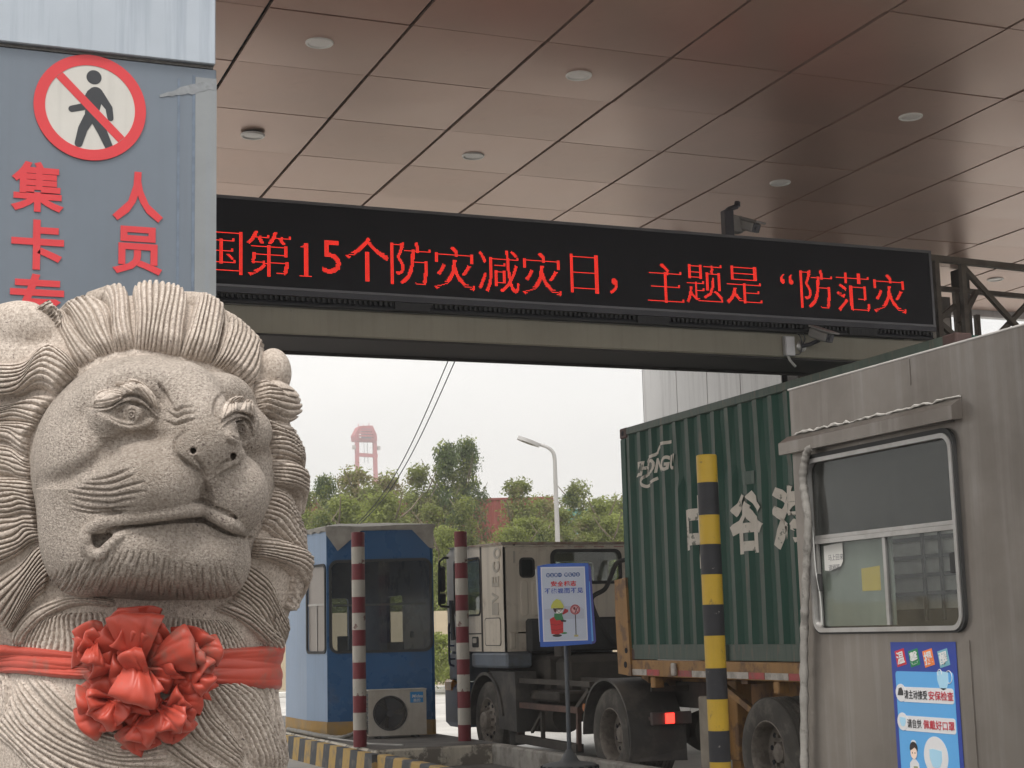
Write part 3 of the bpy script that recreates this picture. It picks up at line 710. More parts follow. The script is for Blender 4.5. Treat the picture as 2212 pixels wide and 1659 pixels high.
# lagged flex down the far corner
FX = thing('cable_conduit', (BX-.05, yF, 1.5), 'taped pale flexible conduit hanging down the corner of the grey booth', 'conduit')
b = MB(); pts = []
for qx, qy in ((1757, 966), (1746, 972), (1738, 1000), (1735, 1040), (1741, 1085), (1746, 1130), (1743, 1200), (1740, 1280), (1737, 1380), (1737, 1500), (1738, 1660), (1741, 1800)):
    p = onX(qx, qy, BX-.05); pts.append(tuple(p))
cp = crom(pts, 90); rr = random.Random(9)
rad = [.026*(1+.12*sin(k*1.9)+.1*rr.uniform(-1, 1)) for k in range(90)]
b.tube([Vector(p) for p in cp], rad, 10); b.build('hose', mat('taped_lagging', (.27, .255, .235), rough=.8, var=.2, vs=12, col2=(.12, .11, .1), amt=.7, ms=9, edge=(.52, .6)), FX, smooth=70)
b = MB(); b.tube([Vector(p) for p in crom([tuple(onX(x, y, BX-.02)) for x, y in ((1750, 1090), (1756, 1150), (1762, 1230), (1772, 1290), (1776, 1350))], 30)], .004, 6); b.build('thin_wire', mat('white_wire', (.5, .5, .48)), FX)
# ================================================================ blue health notice on the booth
pa = onX(1924, 1387, BX); pb = onX(2065, 1387, BX); PW = pa.y-pb.y; PH = 1.15
PO = thing('health_notice', (BX-.004, (pa.y+pb.y)/2, pa.z), 'blue notice of Chinese reminders and a nurse cartoon on the grey booth', 'notice')
po = Vector((BX-.002, pa.y, pa.z))
def PP(poly, k, m, name, root=PO, o=po, ux_=ux, un_=un):
    b = MB(); b.prism(poly, o+un_*(.0012*k), ux_, Z1, un_*.0011); return b.build(name, m, root)
PP([(0, 0), (0, -PH), (PW, -PH), (PW, 0)], 0, flat('notice_navy', srgb(38, 62, 150), .4), 'backing')
PP(rrect(.033/.6*PW, .565/.6*PW, -PH+.05, -.165, .02), 1, flat('notice_sky_blue', srgb(92, 168, 228), .4), 'sheet')
k_ = PW/.6
for ch, u, colr in (('温', .092, (200, 40, 60)), ('馨', .220, (20, 130, 80)), ('提', .352, (240, 130, 60)), ('醒', .488, (120, 175, 190))):
    a = radians(12); q = [(x*cos(a)-y*sin(a), x*sin(a)+y*cos(a)) for x, y in ((-.045, -.046), (.045, -.046), (.045, .046), (-.045, .046))]
    PP([(u*k_+x, -.0885+y) for x, y in q], 1, flat('notice_tile', srgb(*colr), .4), 'coloured_tile')
    letter('lettering', ch, .075, flat('print_white', (.75, .75, .75)), PO, po+ux*(u*k_)+Z1*(-.0885)+un*.0042, ux, Z1, un, bold=.02, ext=.0004, rot=a)
WH = flat('print_white2', (.74, .74, .76))
for v, parts in ((.294, (('请主动接受', (.03, .03, .035), .099), ('安保检查', srgb(190, 40, 60), .327))), (.455, (('请自觉', (.03, .03, .035), .115), ('佩戴好口罩', srgb(190, 40, 60), .262)))):
    PP(rrect(.09*k_, .556*k_, -v-.042, -v+.042, .016), 2, WH, 'text_bar')
    PP(disc(.078*k_, -v+.008, .05, 30), 3, WH, 'icon_disc')
    for tx, c_, u in parts:
        n = len(tx); wid = (.222 if u < .11 else .2275) if n >= 4 and v < .4 else (.135 if n == 3 else .285)
        letter('lettering', tx, .052, flat('print_ink', c_), PO, po+ux*((u+.004+wid/2)*k_)+Z1*(-v)+un*.0050, ux, Z1, un, bold=.012, ext=.0004, fit=(wid*k_*.97, .05))
PP([(.047*k_, -.30), (.10*k_, -.30), (.10*k_, -.275), (.085*k_, -.255), (.06*k_, -.262)], 4, flat('print_ink2', (.04, .04, .045)), 'icon_print')
mask = [(-.05, .045), (-.02, .05), (.02, .045), (.05, .042), (.048, -.01), (.03, -.045), (.0, -.055), (-.03, -.045), (-.05, .0)]
MB_ = flat('print_mask_blue', srgb(170, 215, 240), .4)
PP([(.47*k_+x, -.208+y) for x, y in mask], 2, MB_, 'mask_print')
PP([(.08*k_+x*.55, -.447+y*.5) for x, y in mask], 4, MB_, 'mask_print')
PP(disc(.364*k_, -.625, .108, 40), 2, WH, 'icon_disc'); PP([(.364*k_+x*1.1, -.635+y*1.0) for x, y in mask], 3, MB_, 'mask_print')
b = MB(); b.tube([po+ux*(.525*k_+.028*cos(t))+Z1*(-.19+.034*sin(t))+un*.004 for t in np.linspace(-1.9, 2.2, 14)], .0022, 5); b.build('mask_loop', WH, PO); b = MB(); b.tube([po+ux*(.447*k_+.017*cos(t))+Z1*(-.172+.022*sin(t))+un*.004 for t in np.linspace(-.2, 3.6, 12)], .0022, 5); b.build('mask_loop', WH, PO)
nu = .165*k_
PP(disc(nu, -.562, .024, 20, .016), 2, WH, 'nurse_cap'); PP(disc(nu, -.590, .036, 26, .034), 3, flat('print_hair', (.03, .02, .02)), 'hair_print')
PP(disc(nu, -.617, .030, 24, .034), 4, flat('print_skin', srgb(250, 222, 205)), 'face_print'); PP([(nu-.034, -.60), (nu-.03, -.575), (nu, -.562), (nu+.03, -.575), (nu+.034, -.60), (nu+.012, -.586), (nu-.02, -.602)], 5, flat('print_hair2', (.03, .02, .02)), 'fringe_print')
PP(disc(nu-.011, -.617, .0028, 10, .005), 5, flat('print_eye', (.03, .02, .02)), 'eye_print'); PP(disc(nu+.013, -.617, .0028, 10, .005), 5, flat('print_eye2', (.03, .02, .02)), 'eye_print')
PP([(nu-.014, -.652), (nu+.014, -.652), (nu+.04, -.675), (nu+.055, -.78), (nu-.05, -.78), (nu-.042, -.675)], 3, WH, 'uniform_print'); PP(rrect(nu-.008, nu+.03, -.735, -.69, .004), 4, flat('print_clip', srgb(150, 160, 130)), 'clipboard_print')
# ================================================================ striped posts
def bandpost(name, X, Y, zbs, r, ma, mb, label, cat, na, nb, group=None, zb=None):
    t = thing(name, (X, Y, zbs[-1]), label, cat, group)
    for k in range(len(zbs)-1):
        z1, z0 = zbs[k], zbs[k+1]; b = MB()
        prof = [(r, z0-zbs[-1]), (r, z1-zbs[-1])]
        if k == 0: prof = [(r, z0-zbs[-1]), (r, z1-zbs[-1]-.008), (r-.006, z1-zbs[-1]-.001), (0, z1-zbs[-1])]
        b.lathe((X, Y, zbs[-1]), (0, 0, 1), [(p[0]+(.0006 if k % 2 else 0), p[1]) for p in prof], 40); b.build((na, nb)[k % 2], (ma, mb)[k % 2], t, smooth=40)
    return t
M_yel = mat('post_yellow', (.62, .40, .035), rough=.5, var=.1, vs=3, col2=(.22, .15, .06), amt=.7, ms=9, edge=(.6, .68), streak=.2, bump=.06)
M_blk2 = mat('post_black', (.028, .028, .034), rough=.6, var=.2, vs=5, col2=(.3, .29, .27), amt=.8, ms=16, edge=(.66, .69), bump=.06)
yp = atD(1541, 1320, 13.5); ys_ = [983, 1043, 1113, 1176, 1241, 1306, 1373, 1443, 1510, 1578, 1645, 1712]
zz = [zat(q, yp.x, yp.y) for q in ys_]; zz = [z for z in zz if z > .12]+[.10]
bandpost('bollard_post', yp.x, yp.y, zz, 45*13.5/FPX/2, M_yel, M_blk2, 'tall yellow and black striped steel post in front of the green container', 'post', 'yellow_band', 'black_band')
M_prd = mat('post_red', (.165, .014, .022), rough=.5, var=.12, vs=4, col2=(.1, .035, .03), amt=.7, ms=5, edge=(.6, .66), bump=.08)
M_pwh = mat('post_white', (.47, .44, .39), rough=.6, var=.1, vs=4, col2=(.12, .04, .035), amt=.85, ms=5.5, edge=(.595, .61), bump=.1, streak=.3)
cb = lambda L: [(2000+q/1.62)/1.8228 for q in L]
for X, Y, L, lab in ((5.635, 19.066, (155, 250, 358, 460, 568, 670, 778, 880, 985, 1090, 1198, 1305, 1415, 1527), 'red and white banded post beside the air conditioner of the blue booth'),
                     (7.025, 19.132, (150, 250, 352, 450, 555, 655, 757, 860, 965, 1062, 1170, 1275, 1382, 1490), 'red and white banded post with peeling paint beside the truck cab')):
    zz = [zat(q, X, Y) for q in cb(L)]; zz[-1] = .3346
    bandpost('guard_post', X, Y, zz, .082, M_prd, M_pwh, lab, 'post', 'red_band', 'white_band', 'red and white banded posts by the blue booth')
# ================================================================ safety notice on a stand
sp = atD(1226, 1500, 15.6); sX, sY = sp.x, sp.y
ST = thing('sign_stand', (sX, sY, .10), 'blue edged safety notice on a grey pole with a round rubber base', 'sign')
M_post = mat('grey_stand_pole', (.10, .11, .125), rough=.5, metal=.3, var=.1, streak=.3)
nb = -FH; ub = RH
bc = atD(1219, 1306, 15.45); bcz = Vector((bc.x, bc.y, bc.z))
b = MB(); b.cyl((sX, sY, .40), (sX, sY, bc.z-.1), .022, n=14); b.build('pole', M_post, ST, smooth=40)
b = MB(); b.lathe((sX, sY, .10), (0, 0, 1), [(.27, 0), (.285, .03), (.285, .22), (.262, .285), (.20, .30), (.11, .312), (.09, .325), (.035, .42), (.024, .43)], 40); b.build('base', mat('rubber_base', (.10, .105, .11), rough=.7, var=.2), ST, smooth=50)
b = MB()
for k in range(16):
    a = 2*pi*k/16; d = Vector((cos(a), sin(a), 0)); c = Vector((sX, sY, .352))+d*.276
    b.obox(c, d, Vector((-d.y, d.x, 0)), Z1, .012, .026, .022, .008)
b.build('base_holes', M_dark, ST)
q = .000564*15.45/16*.98*1.05
def BP(pts): return [((x-620)*q, -(y-830)*q) for x, y in pts]
bo = bcz
def SB(pts, k, m, name, th=.0011):
    b = MB(); b.prism(BP(pts), bo+nb*(.0012*k), ub, Z1, nb*th); return b.build(name, m, ST)
M_bb = mat('board_blue', srgb(60, 105, 200), rough=.4, var=.06, vs=8)
SB([(1060, 130), (1105, 190), (1155, 1470), (1130, 1510), (1060, 1525)], -30, mat('board_violet', srgb(85, 85, 165), rough=.45, var=.05), 'rear_board', .02)
SB([(130, 210), (150, 190), (190, 1460), (170, 1460)], -24, flat('board_white_edge', (.6, .6, .62)), 'rear_board', .02)
SB([(1055, 440), (1075, 440), (1110, 1470), (1075, 1480)], -8, flat('board_cyan', srgb(110, 175, 235)), 'rear_board', .008)
SB([(165, 150), (350, 118), (700, 112), (1060, 122), (1078, 1515), (700, 1535), (300, 1550), (180, 1548)], -10, M_bb, 'board', .012)
SB([(222, 170), (998, 178), (1012, 1455), (236, 1462)], 2, flat('sheet_white', srgb(226, 228, 240), .35), 'sheet')
M_sky2 = mat('sheet_pale_blue', srgb(200, 208, 226), rough=.35, var=.03)
SB([(244, 192), (980, 198), (992, 1440), (256, 1445)], 3, M_sky2, 'sheet_print')
def ST_(tx, cx, cy, wd, ht, colr, bold=.02, k=6):
    letter('lettering', tx, .06, flat('notice_ink', colr, .4), ST, bo+ub*((cx-620)*q)-Z1*((cy-830)*q)+nb*(.0012*k), ub, Z1, nb, bold=bold, ext=.0004, fit=(wd*q, ht*q))
DB = srgb(70, 100, 160)
for k in range(8):
    cx = (352, 422, 490, 556, 670, 738, 806, 872)[k]
    SB(disc(cx, 314, 38, 24), 4, flat('print_disc', DB), 'print_disc')
    ch = '安全第一预防为主'[k]
    letter('lettering', ch, .03, flat('print_pale', srgb(225, 228, 240)), ST, bo+ub*((cx-620)*q)-Z1*((314-830)*q)+nb*.0065, ub, Z1, nb, bold=.01, ext=.0003, fit=(52*q, (52 if ch != '一' else 8)*q))
for k, ch in enumerate('安全标志'): ST_(ch, 446+k*114, 466, 104, 94, srgb(215, 40, 50), .03)
for k, ch in enumerate('不能视而不见'): ST_(ch, 333+k*114, 590, 102, 90, srgb(70, 95, 185), .025)
SB([(270, 900), (400, 890), (560, 850), (760, 860), (900, 870), (960, 920), (962, 1080), (262, 1080)], 4, flat('print_city', srgb(188, 194, 212)), 'skyline_print')
RB = flat('print_barrel', srgb(205, 50, 55))
SB([(360, 1075), (420, 1040), (590, 1060), (588, 1310), (500, 1340), (380, 1330)], 5, RB, 'barrel_print'); SB([(368, 1160), (470, 1178), (586, 1150), (586, 1156), (470, 1184), (368, 1166)], 6, flat('print_line', srgb(120, 25, 30)), 'barrel_line'); SB([(372, 1250), (470, 1268), (586, 1240), (586, 1246), (470, 1274), (372, 1256)], 6, flat('print_line2', srgb(120, 25, 30)), 'barrel_line')
SB(disc(480, 1360, 82, 20, 24), 5, flat('print_black', (.04, .03, .03)), 'spill_print'); SB(disc(600, 1320, 55, 20, 16), 4, flat('print_green2', srgb(60, 140, 80)), 'puddle_print')
SB([(440, 980), (590, 975), (605, 1000), (575, 1000), (600, 1090), (470, 1100), (435, 1050)], 7, flat('print_uniform', srgb(60, 130, 80)), 'uniform_print'); SB([(545, 1095), (600, 1090), (645, 1105), (640, 1130), (560, 1125)], 8, flat('print_boot', (.03, .02, .03)), 'boot_print')
SB([(575, 1000), (625, 895), (650, 910), (685, 920), (680, 960), (610, 995)], 8, flat('print_glove', srgb(180, 45, 55)), 'glove_print')
SB(disc(510, 925, 82, 28, 58), 8, flat('print_face', srgb(240, 238, 236)), 'face_print'); SB([(420, 890), (600, 890), (590, 915), (480, 915), (470, 970), (440, 955)], 9, flat('print_hair3', (.06, .03, .03)), 'hair_print')
for ex in (492, 552): SB(disc(ex, 925, 16, 16, 22), 10, flat('print_eye3', (.05, .04, .04)), 'eye_print'); SB(disc(ex, 925, 11, 14, 16), 11, flat('print_eye4', (.6, .6, .6)), 'eye_print')
SB(disc(523, 962, 11, 12, 8), 10, flat('print_mouth', (.04, .02, .02)), 'mouth_print')
SB([(385, 895), (390, 840), (430, 770), (487, 730), (550, 755), (598, 830), (615, 880), (575, 893), (460, 885)], 11, flat('print_helmet', srgb(205, 205, 95)), 'helmet_print')
b = MB(); rg = lambda r: BP(disc(806, 920, r, 36))
b.prism(rg(88), bo+nb*.0055, ub, Z1, nb*.001); b.build('round_sign_print', flat('print_rose', srgb(225, 175, 180)), ST)
b = MB(); b.ring(bo+nb*.0066, ub, Z1, nb, rg(86), rg(72), .001); b.ring(bo+nb*.0066, ub, Z1, nb, rg(66), rg(58), .001); b.prism(BP([(758, 868), (766, 862), (856, 972), (848, 978)]), bo+nb*.0082, ub, Z1, nb*.001); b.build('ring_print', flat('print_red', srgb(170, 50, 60)), ST)
SB([(795, 975), (812, 975), (852, 885), (838, 880)], 6, flat('print_cig', srgb(80, 60, 70)), 'cigarette_print'); SB([(770, 900), (800, 870), (815, 900), (790, 930)], 6, flat('print_fig', srgb(60, 40, 50)), 'match_print')
SB([(800, 1010), (814, 1010), (815, 1360), (801, 1360)], 6, flat('print_pole', (.04, .03, .04)), 'pole_print'); SB([(775, 1355), (845, 1355), (845, 1388), (775, 1388)], 7, flat('print_foot', srgb(200, 190, 130)), 'foot_print')
# ================================================================ blue toll booth
zi = .335
P0, P1 = Vector((5.797, 21.142, zi)), Vector((7.150, 20.597, zi)); Pm, P2 = Vector((5.690, 21.836, zi)), Vector((5.712, 23.117, zi)); P3, P4 = Vector((7.15, 22.9, zi)), Vector((6.9, 23.3, zi))
zt = 3.10
BB = thing('toll_booth', ((P0+P1+P2+P3)/4), 'blue panelled toll booth with a big dark window and a tarpaulin roof', 'booth')
M_bl = mat('booth_blue_paint', (.013, .08, .205), rough=.28, var=.08, vs=1.5, col2=(.12, .1, .085), amt=.35, ms=2, edge=(.6, .75), rvar=.06)
M_bl2 = mat('booth_blue_pale', (.21, .30, .44), rough=.4, var=.06, vs=1.5, streak=.3, rvar=.06)  # paler blue for the two left-hand walls of the booth
M_ylw = mat('ochre_band', (.36, .215, .06), rough=.7, var=.15, col2=(.25, .2, .14), amt=.6, ms=4)
M_bpane = glass('tinted_booth_glass', (.62, .64, .64), dirt=.05)
def wall(name, A, B, m, hole=None, band=True, th=.04):
    d = (B-A); L = d.length; u = d.normalized(); nn = Vector((u.y, -u.x, 0))
    b = MB(); z0 = .2 if band else 0
    if hole: b.plate_hole(A+Z1*z0-nn*th, u, Z1, nn, L, zt-zi-z0, (hole[0], hole[1], hole[2]-z0, hole[3]-z0, hole[4]), th)
    else: b.prism([(0, z0), (L, z0), (L, zt-zi), (0, zt-zi)], A-nn*th, u, Z1, nn*th)
    o = b.build(name, m, BB)
    b = MB(); b.prism([(0, 0), (L, 0), (L, z0-.001), (0, z0-.001)], A-nn*th, u, Z1, nn*(th+.006)); b.build('base_band', M_ylw, BB)
    if hole:
        x0, x1, y0, y1, r = hole
        b = MB(); b.ring(A+nn*.0005, u, Z1, nn, rrect(x0-.035, x1+.035, y0-.035, y1+.035, r+.03), rrect(x0, x1, y0, y1, r), .018); f = b.build('window_gasket', M_rub, BB, smooth=35)
        return A, u, nn, f
    return A, u, nn, o
L0 = (P1-P0).length
w0, w1 = (716+4-709)/239*L0, (944-709)/239*L0
A, u, nn, fr = wall('front_wall', P0, P1, M_bl, (w0, min(w1, L0-.05), zat(1407, P0.x, P0.y)-zi, zat(1216, P0.x, P0.y)-zi, .09))
b = MB(); hz0, hz1 = zat(1407, P0.x, P0.y)-zi, zat(1216, P0.x, P0.y)-zi
b.prism([(w0-.01, hz0-.01), (w1+.01, hz0-.01), (w1+.01, hz1+.01), (w0-.01, hz1+.01)], A-nn*.024, u, Z1, nn*.004); b.build('pane', M_bpane, fr)
b = MB(); b.prism([(w0, hz0+.60), (w1, hz0+.60), (w1, hz0+.63), (w0, hz0+.63)], A-nn*.2, u, Z1, nn*.03); b.build('inner_rail', M_alu, BB)
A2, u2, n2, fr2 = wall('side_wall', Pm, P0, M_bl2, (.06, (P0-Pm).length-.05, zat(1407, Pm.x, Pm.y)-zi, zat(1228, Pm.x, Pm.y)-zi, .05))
b = MB(); b.prism([(.06, hz0), ((P0-Pm).length-.05, hz0), ((P0-Pm).length-.05, hz1), (.06, hz1)], A2-n2*.02, u2, Z1, n2*.008); b.build('boarded_pane', mat('blanked_grey_window', (.30, .27, .25), rough=.35, var=.06), fr2)
b = MB(); xm = ((P0-Pm).length)/2; b.prism([(.062, hz0+.62), (2*xm-.052, hz0+.62), (2*xm-.052, hz0+.65), (.062, hz0+.65)], A2-n2*.011, u2, Z1, n2*.016); b.prism([(xm-.01, hz0), (xm+.012, hz0), (xm+.012, hz0+.619), (xm-.01, hz0+.619)], A2-n2*.011, u2, Z1, n2*.012); b.build('window_bar', M_alu, fr2)
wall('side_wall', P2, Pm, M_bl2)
LB = (P2-P4).length
A4, u4, n4, f4 = wall('rear_wall', P4, P2, M_bl, (.2, .85, 1.1, 1.9, .06)); A3, u3, n3, f3 = wall('side_wall', P1, P3, M_bl, (1.25, 2.0, 1.05, 1.9, .06)); wall('side_wall', P3, P4, M_bl)
b = MB(); b.prism([(P0.x, P0.y), (P1.x, P1.y), (P3.x, P3.y), (P4.x, P4.y), (P2.x, P2.y), (Pm.x, Pm.y)], (0, 0, zt+.002), X1, Y1, (0, 0, .05)); b.build('roof', mat('booth_roof_grey', (.3, .29, .28), rough=.8, var=.15), BB)
b = MB()
cen = (P0+P1+P2+P3)/4; lp = []
for p in (P0, P1, P3, P4, P2, Pm): lp.append(cen+(p-cen)*1.035)
loop = []
for i in range(len(lp)):
    for k in range(6): loop.append(lp[i].lerp(lp[(i+1) % len(lp)], k/6))
n_ = len(loop); rr = random.Random(2)
vs = [Vector((p.x, p.y, zt+.06+rr.uniform(-.004, .012))) for p in loop]+[Vector((cen.x+(p.x-cen.x)*.55, cen.y+(p.y-cen.y)*.55, zt+.11+rr.uniform(-.015, .03))) for p in loop]+[Vector((cen.x, cen.y, zt+.12))]
vs += [Vector((p.x, p.y, zt+rr.uniform(-.015, .03))) for p in loop]
fs = [(i, (i+1) % n_, n_+(i+1) % n_, n_+i) for i in range(n_)]+[(n_+i, n_+(i+1) % n_, 2*n_) for i in range(n_)]+[(2*n_+1+i, 2*n_+1+(i+1) % n_, (i+1) % n_, i) for i in range(n_)]
b.add(vs, fs)
M_tarp = mat('grey_tarpaulin', (.30, .285, .26), rough=.85, var=.2, vs=8, bump=.2, bs=60)
nn0 = Vector((u.y, -u.x, 0))
for tri in (((0, .06), (.0, -.04), (.16, -.27), (.52, .03), (.4, .06)), ((L0+.02, .06), (L0+.02, -.28), (L0-.05, -.25), (L0-.28, .0), (L0-.4, .06))):
    b.prism([(x, zt-zi+y) for x, y in tri], P0+nn0*.035, u, Z1, nn0*.006)
b.build('roof_tarpaulin', M_tarp, BB)
# things on the booth desk
b = MB(); ctr = P0.lerp(P1, .5)-nn0*.35
b.obox(ctr+Z1*1.0, u, nn0, Z1, L0/2-.06, .28, .02); b.build('desk', mat('booth_desk2', (.10, .09, .085), rough=.6), BB)
b = MB()
for t, hw, hh in ((.62, .11, .11), (.86, .15, .05), (.12, .07, .16)):
    b.obox(P0.lerp(P1, t)-nn0*.4+Z1*(1.02+hh), u, nn0, Z1, hw, .08, hh, .01)
b.build('desk_equipment', mat('equipment_grey', (.17, .165, .16), rough=.5), BB)
b = MB(); b.obox(P0.lerp(P1, .78)-nn0*.3+Z1*1.34, u, nn0, Z1, .025, .003, .04); b.obox(P0.lerp(P1, .66)-nn0*.18+Z1*1.07, u, nn0, Z1, .12, .03, .05); b.build('desk_papers', mat('paper', (.55, .54, .52)), BB)
b = MB(); b.prism([(P0.x+.05, P0.y+.1), (P1.x-.05, P1.y+.1), (P3.x-.05, P3.y-.1), (P2.x+.06, P2.y-.1), (Pm.x+.06, Pm.y)], (0, 0, zi+.002), X1, Y1, (0, 0, .02)); b.build('floor_board', M_inner, BB)
# ---- air conditioner
ac0 = P0.lerp(P1, .655)+nn0*.42; aa = radians(13)
ua = (u*cos(aa)+Vector((-u.y, u.x, 0))*sin(aa)); na = Vector((ua.y, -ua.x, 0))
AC = thing('air_conditioner', (ac0.x, ac0.y, zi), 'cream outdoor air conditioner unit standing before the blue booth', 'air conditioner')
M_ac = mat('ac_cream', (.46, .43, .38), rough=.5, var=.06, vs=3, col2=(.3, .26, .21), amt=.5, ms=3, streak=.3)
AW, AH, AD = .385, .29, .14; c0 = Vector((ac0.x, ac0.y, zi+.035+AH))
o_f = c0+na*AD
b = MB(); fx, fy, fr_ = -.10, .0, .215
b.plate_hole(o_f-ua*AW-Z1*AH-na*.02, ua, Z1, na, 2*AW, 2*AH, (AW+fx-fr_, AW+fx+fr_, AH+fy-fr_, AH+fy+fr_, fr_-.001), .02)
b.build('front_panel', M_ac, AC, smooth=30)
b = MB(); b.obox(c0-na*AD+na*.01, ua, na, Z1, AW, .01, AH); b.obox(c0+Z1*(AH+.008), ua, na, Z1, AW+.008, AD+.008, .0078, .004); b.obox(c0-Z1*(AH-.008), ua, na, Z1, AW-.002, AD-.021, .008); b.obox(c0+ua*(AW-.01), ua, na, Z1, .0099, AD-.022, AH-.018); b.obox(c0+ua*(AW*.36), ua, na, Z1, .006, AD-.03, AH-.03); b.build('casing', M_ac, AC, smooth=20)
b = MB()
for k in range(9): b.obox(c0-ua*(AW-.006)+Z1*(-AH+.06+.058*k), ua, na, Z1, .006, AD-.022, .014)
b.obox(c0-ua*(AW-.03), ua, na, Z1, .004, AD-.03, AH-.03); b.build('side_louvres', mat('ac_fin_dark', (.07, .07, .07), rough=.6), AC)
b = MB(); gc = o_f+ua*fx+Z1*fy+na*.006
for r_ in np.linspace(.03, fr_, 11): b.tube([gc+ua*(r_*cos(t))+Z1*(r_*sin(t)) for t in np.linspace(0, 2*pi, 37)], .0022, 5, False)
for k in range(24):
    t = 2*pi*k/24; b.tube([gc+ua*(r_*cos(t+.5*r_/fr_))+Z1*(r_*sin(t+.5*r_/fr_)) for r_ in (.04, .1, .16, fr_)], .002, 4, False)
b.prism(disc(0, 0, .045, 24), gc, ua, Z1, na*.006)
b.ring(gc-na*.004, ua, Z1, na, disc(0, 0, fr_+.012, 40), disc(0, 0, fr_-.004, 40), .01)
b.build('fan_grille', mat('ac_grille', (.045, .045, .05), rough=.5), AC, smooth=50)
b = MB()
for k in range(3):
    t0 = 2*pi*k/3+.4
    vs = []
    for i in range(7):
        for j in range(4):
            t = t0+i/6*1.5; r_ = .04+(fr_-.06)*j/3
            vs.append(gc-na*(.05+.05*i/6)+ua*(r_*cos(t))+Z1*(r_*sin(t)))
    b.add(vs, [(i*4+j, i*4+j+1, (i+1)*4+j+1, (i+1)*4+j) for i in range(6) for j in range(3)])
b.build('fan_blade', mat('fan_grey', (.10, .10, .105), rough=.5), AC, smooth=50)
b = MB(); b.prism(rrect(.17, .345, .125, .265, .006, 3), o_f, ua, Z1, na*.002); b.build('badge', flat('badge_blue', srgb(40, 130, 190)), AC)
letter('lettering', 'Midea', .06, flat('badge_white', (.7, .7, .7)), AC, o_f+ua*.268+Z1*.21+na*.0035, ua, Z1, na, bold=.015, ext=.0005, shear=.15)
letter('lettering', '美的', .05, flat('badge_white', (.7, .7, .7)), AC, o_f+ua*.258+Z1*.155+na*.0035, ua, Z1, na, bold=.01, ext=.0005)
b = MB()
for s_ in (-.25, .25): b.obox(Vector((ac0.x, ac0.y, zi+.016))+ua*s_, ua, na, Z1, .03, AD+.02, .0175, .004)
b.build('foot', M_rub, AC)
# ---- hose along the platform edge
HS = thing('lagged_hose', (5.6, 20.5, .36), 'grey lagged hose lying along the booth base to the air conditioner', 'hose')
b = MB(); pts = [(5.66, 22.8, .37), (5.64, 21.8, .375), (5.66, 20.9, .37), (5.78, 20.45, .365), (6.0, 20.50, .42), (ac0.x-.42, ac0.y+.12, .55)]
b.tube([Vector(p) for p in crom(pts, 60)], [.03*(1+.1*sin(k*1.7)) for k in range(60)], 9); b.build('lagging', mat('hose_lagging', (.26, .25, .23), rough=.9, var=.2, vs=9), HS, smooth=60)
b = MB(); b.tube([Vector(p) for p in crom([(5.66, 20.6, .36), (5.80, 19.9, .346), (5.85, 19.3, .345), (6.1, 18.8, .345)], 30)], .013, 8); b.build('thin_pipe', mat('pale_pipe', (.4, .39, .37)), HS, smooth=60)
# ================================================================ cameras on the display and beam
M_cam = mat('camera_grey', (.30, .29, .28), rough=.45, var=.06)
M_camd = mat('camera_dark', (.06, .06, .075), rough=.4, var=.1)
def cctv(root, c, d, up=Z1, L=.13, w_=.055):
    d = Vector(d).normalized(); x = d.cross(up).normalized(); y = x.cross(d)
    b = MB(); b.obox(c, d, x, y, L, w_, w_*.85, .015); b.build('camera_body', M_cam, root, smooth=30)
    b = MB(); b.obox(c+d*(.02)+y*(w_*.85+.012), d, x, y, L+.03, w_+.014, .010, .008); b.build('sun_shield', M_cam, root, smooth=30)
    b = MB(); b.obox(c+d*(L+.001), d, x, y, .006, w_*.86, w_*.72, .004); b.cyl(c+d*(L+.004), c+d*(L+.02), .024, n=16); b.build('camera_face', M_camd, root, smooth=30)
p = onY(1578, 506, 13.98)
C1 = thing('security_camera', p, 'security camera pair on a bent bracket standing on top of the display', 'security camera', 'security cameras on the display and its beam')
b = MB(); q0 = onY(1572, 503, 14.0); q1 = onY(1571, 455, 14.0); b.obox((q0+q1)/2+Vector((0, 0, -.02)), X1, Y1, Z1, .055, .05, (q1.z-q0.z)/2+.02, .01); b.build('bracket_box', M_camd, C1, smooth=30)
b = MB(); b.obox((q0+q1)/2+Vector((.10, -.02, -.03)), X1, Y1, Z1, .055, .045, .09, .012); b.build('junction_case', M_cam, C1, smooth=30)
b = MB(); q2 = onY(1592, 446, 14.0); b.tube([q1, q1+Vector((.03, 0, .02)), q2], .028, 10); b.tube([q2, onY(1593, 436, 14.0)], [.035, .03], 10); b.build('bent_arm', M_camd, C1, smooth=50)
q3 = onY(1608, 505, 13.96); b = MB(); b.tube([q0+Vector((0, 0, .01)), (q0+q3)/2+Vector((0, 0, .005)), q3+Vector((.02, 0, .05))], .016, 8); b.build('support_arm', M_cam, C1, smooth=50)
cctv(C1, onY(1613, 487, 13.93), (.30, -.92, -.42), w_=.062, L=.14)
q0 = onY(1731, 748, 13.995)
C2 = thing('security_camera', q0, 'security camera on a wall arm fixed to the olive beam by a white box', 'security camera', 'security cameras on the display and its beam')
b = MB(); b.lathe(q0, (0, -1, 0), [(0, .012), (.05, .010), (.062, 0)], 24); b.build('wall_flange', M_alu, C2, smooth=50)
q1 = onY(1769, 735, 13.80); b = MB(); b.tube([q0+Vector((0, -.01, 0)), q0+Vector((.06, -.07, .01)), q1], .022, 10); b.build('wall_arm', M_camd, C2, smooth=50)
cctv(C2, onY(1773, 724, 13.76), (.28, -.92, -.42), w_=.06, L=.13)
b = MB()
for dx in (-.03, .015): b.tube([Vector(p) for p in crom([q0+Vector((.0, -.012, .0)), q0+Vector((dx, -.05, .07)), q0+Vector((dx*1.6-.02, -.03, .15))], 14)], .006, 5)
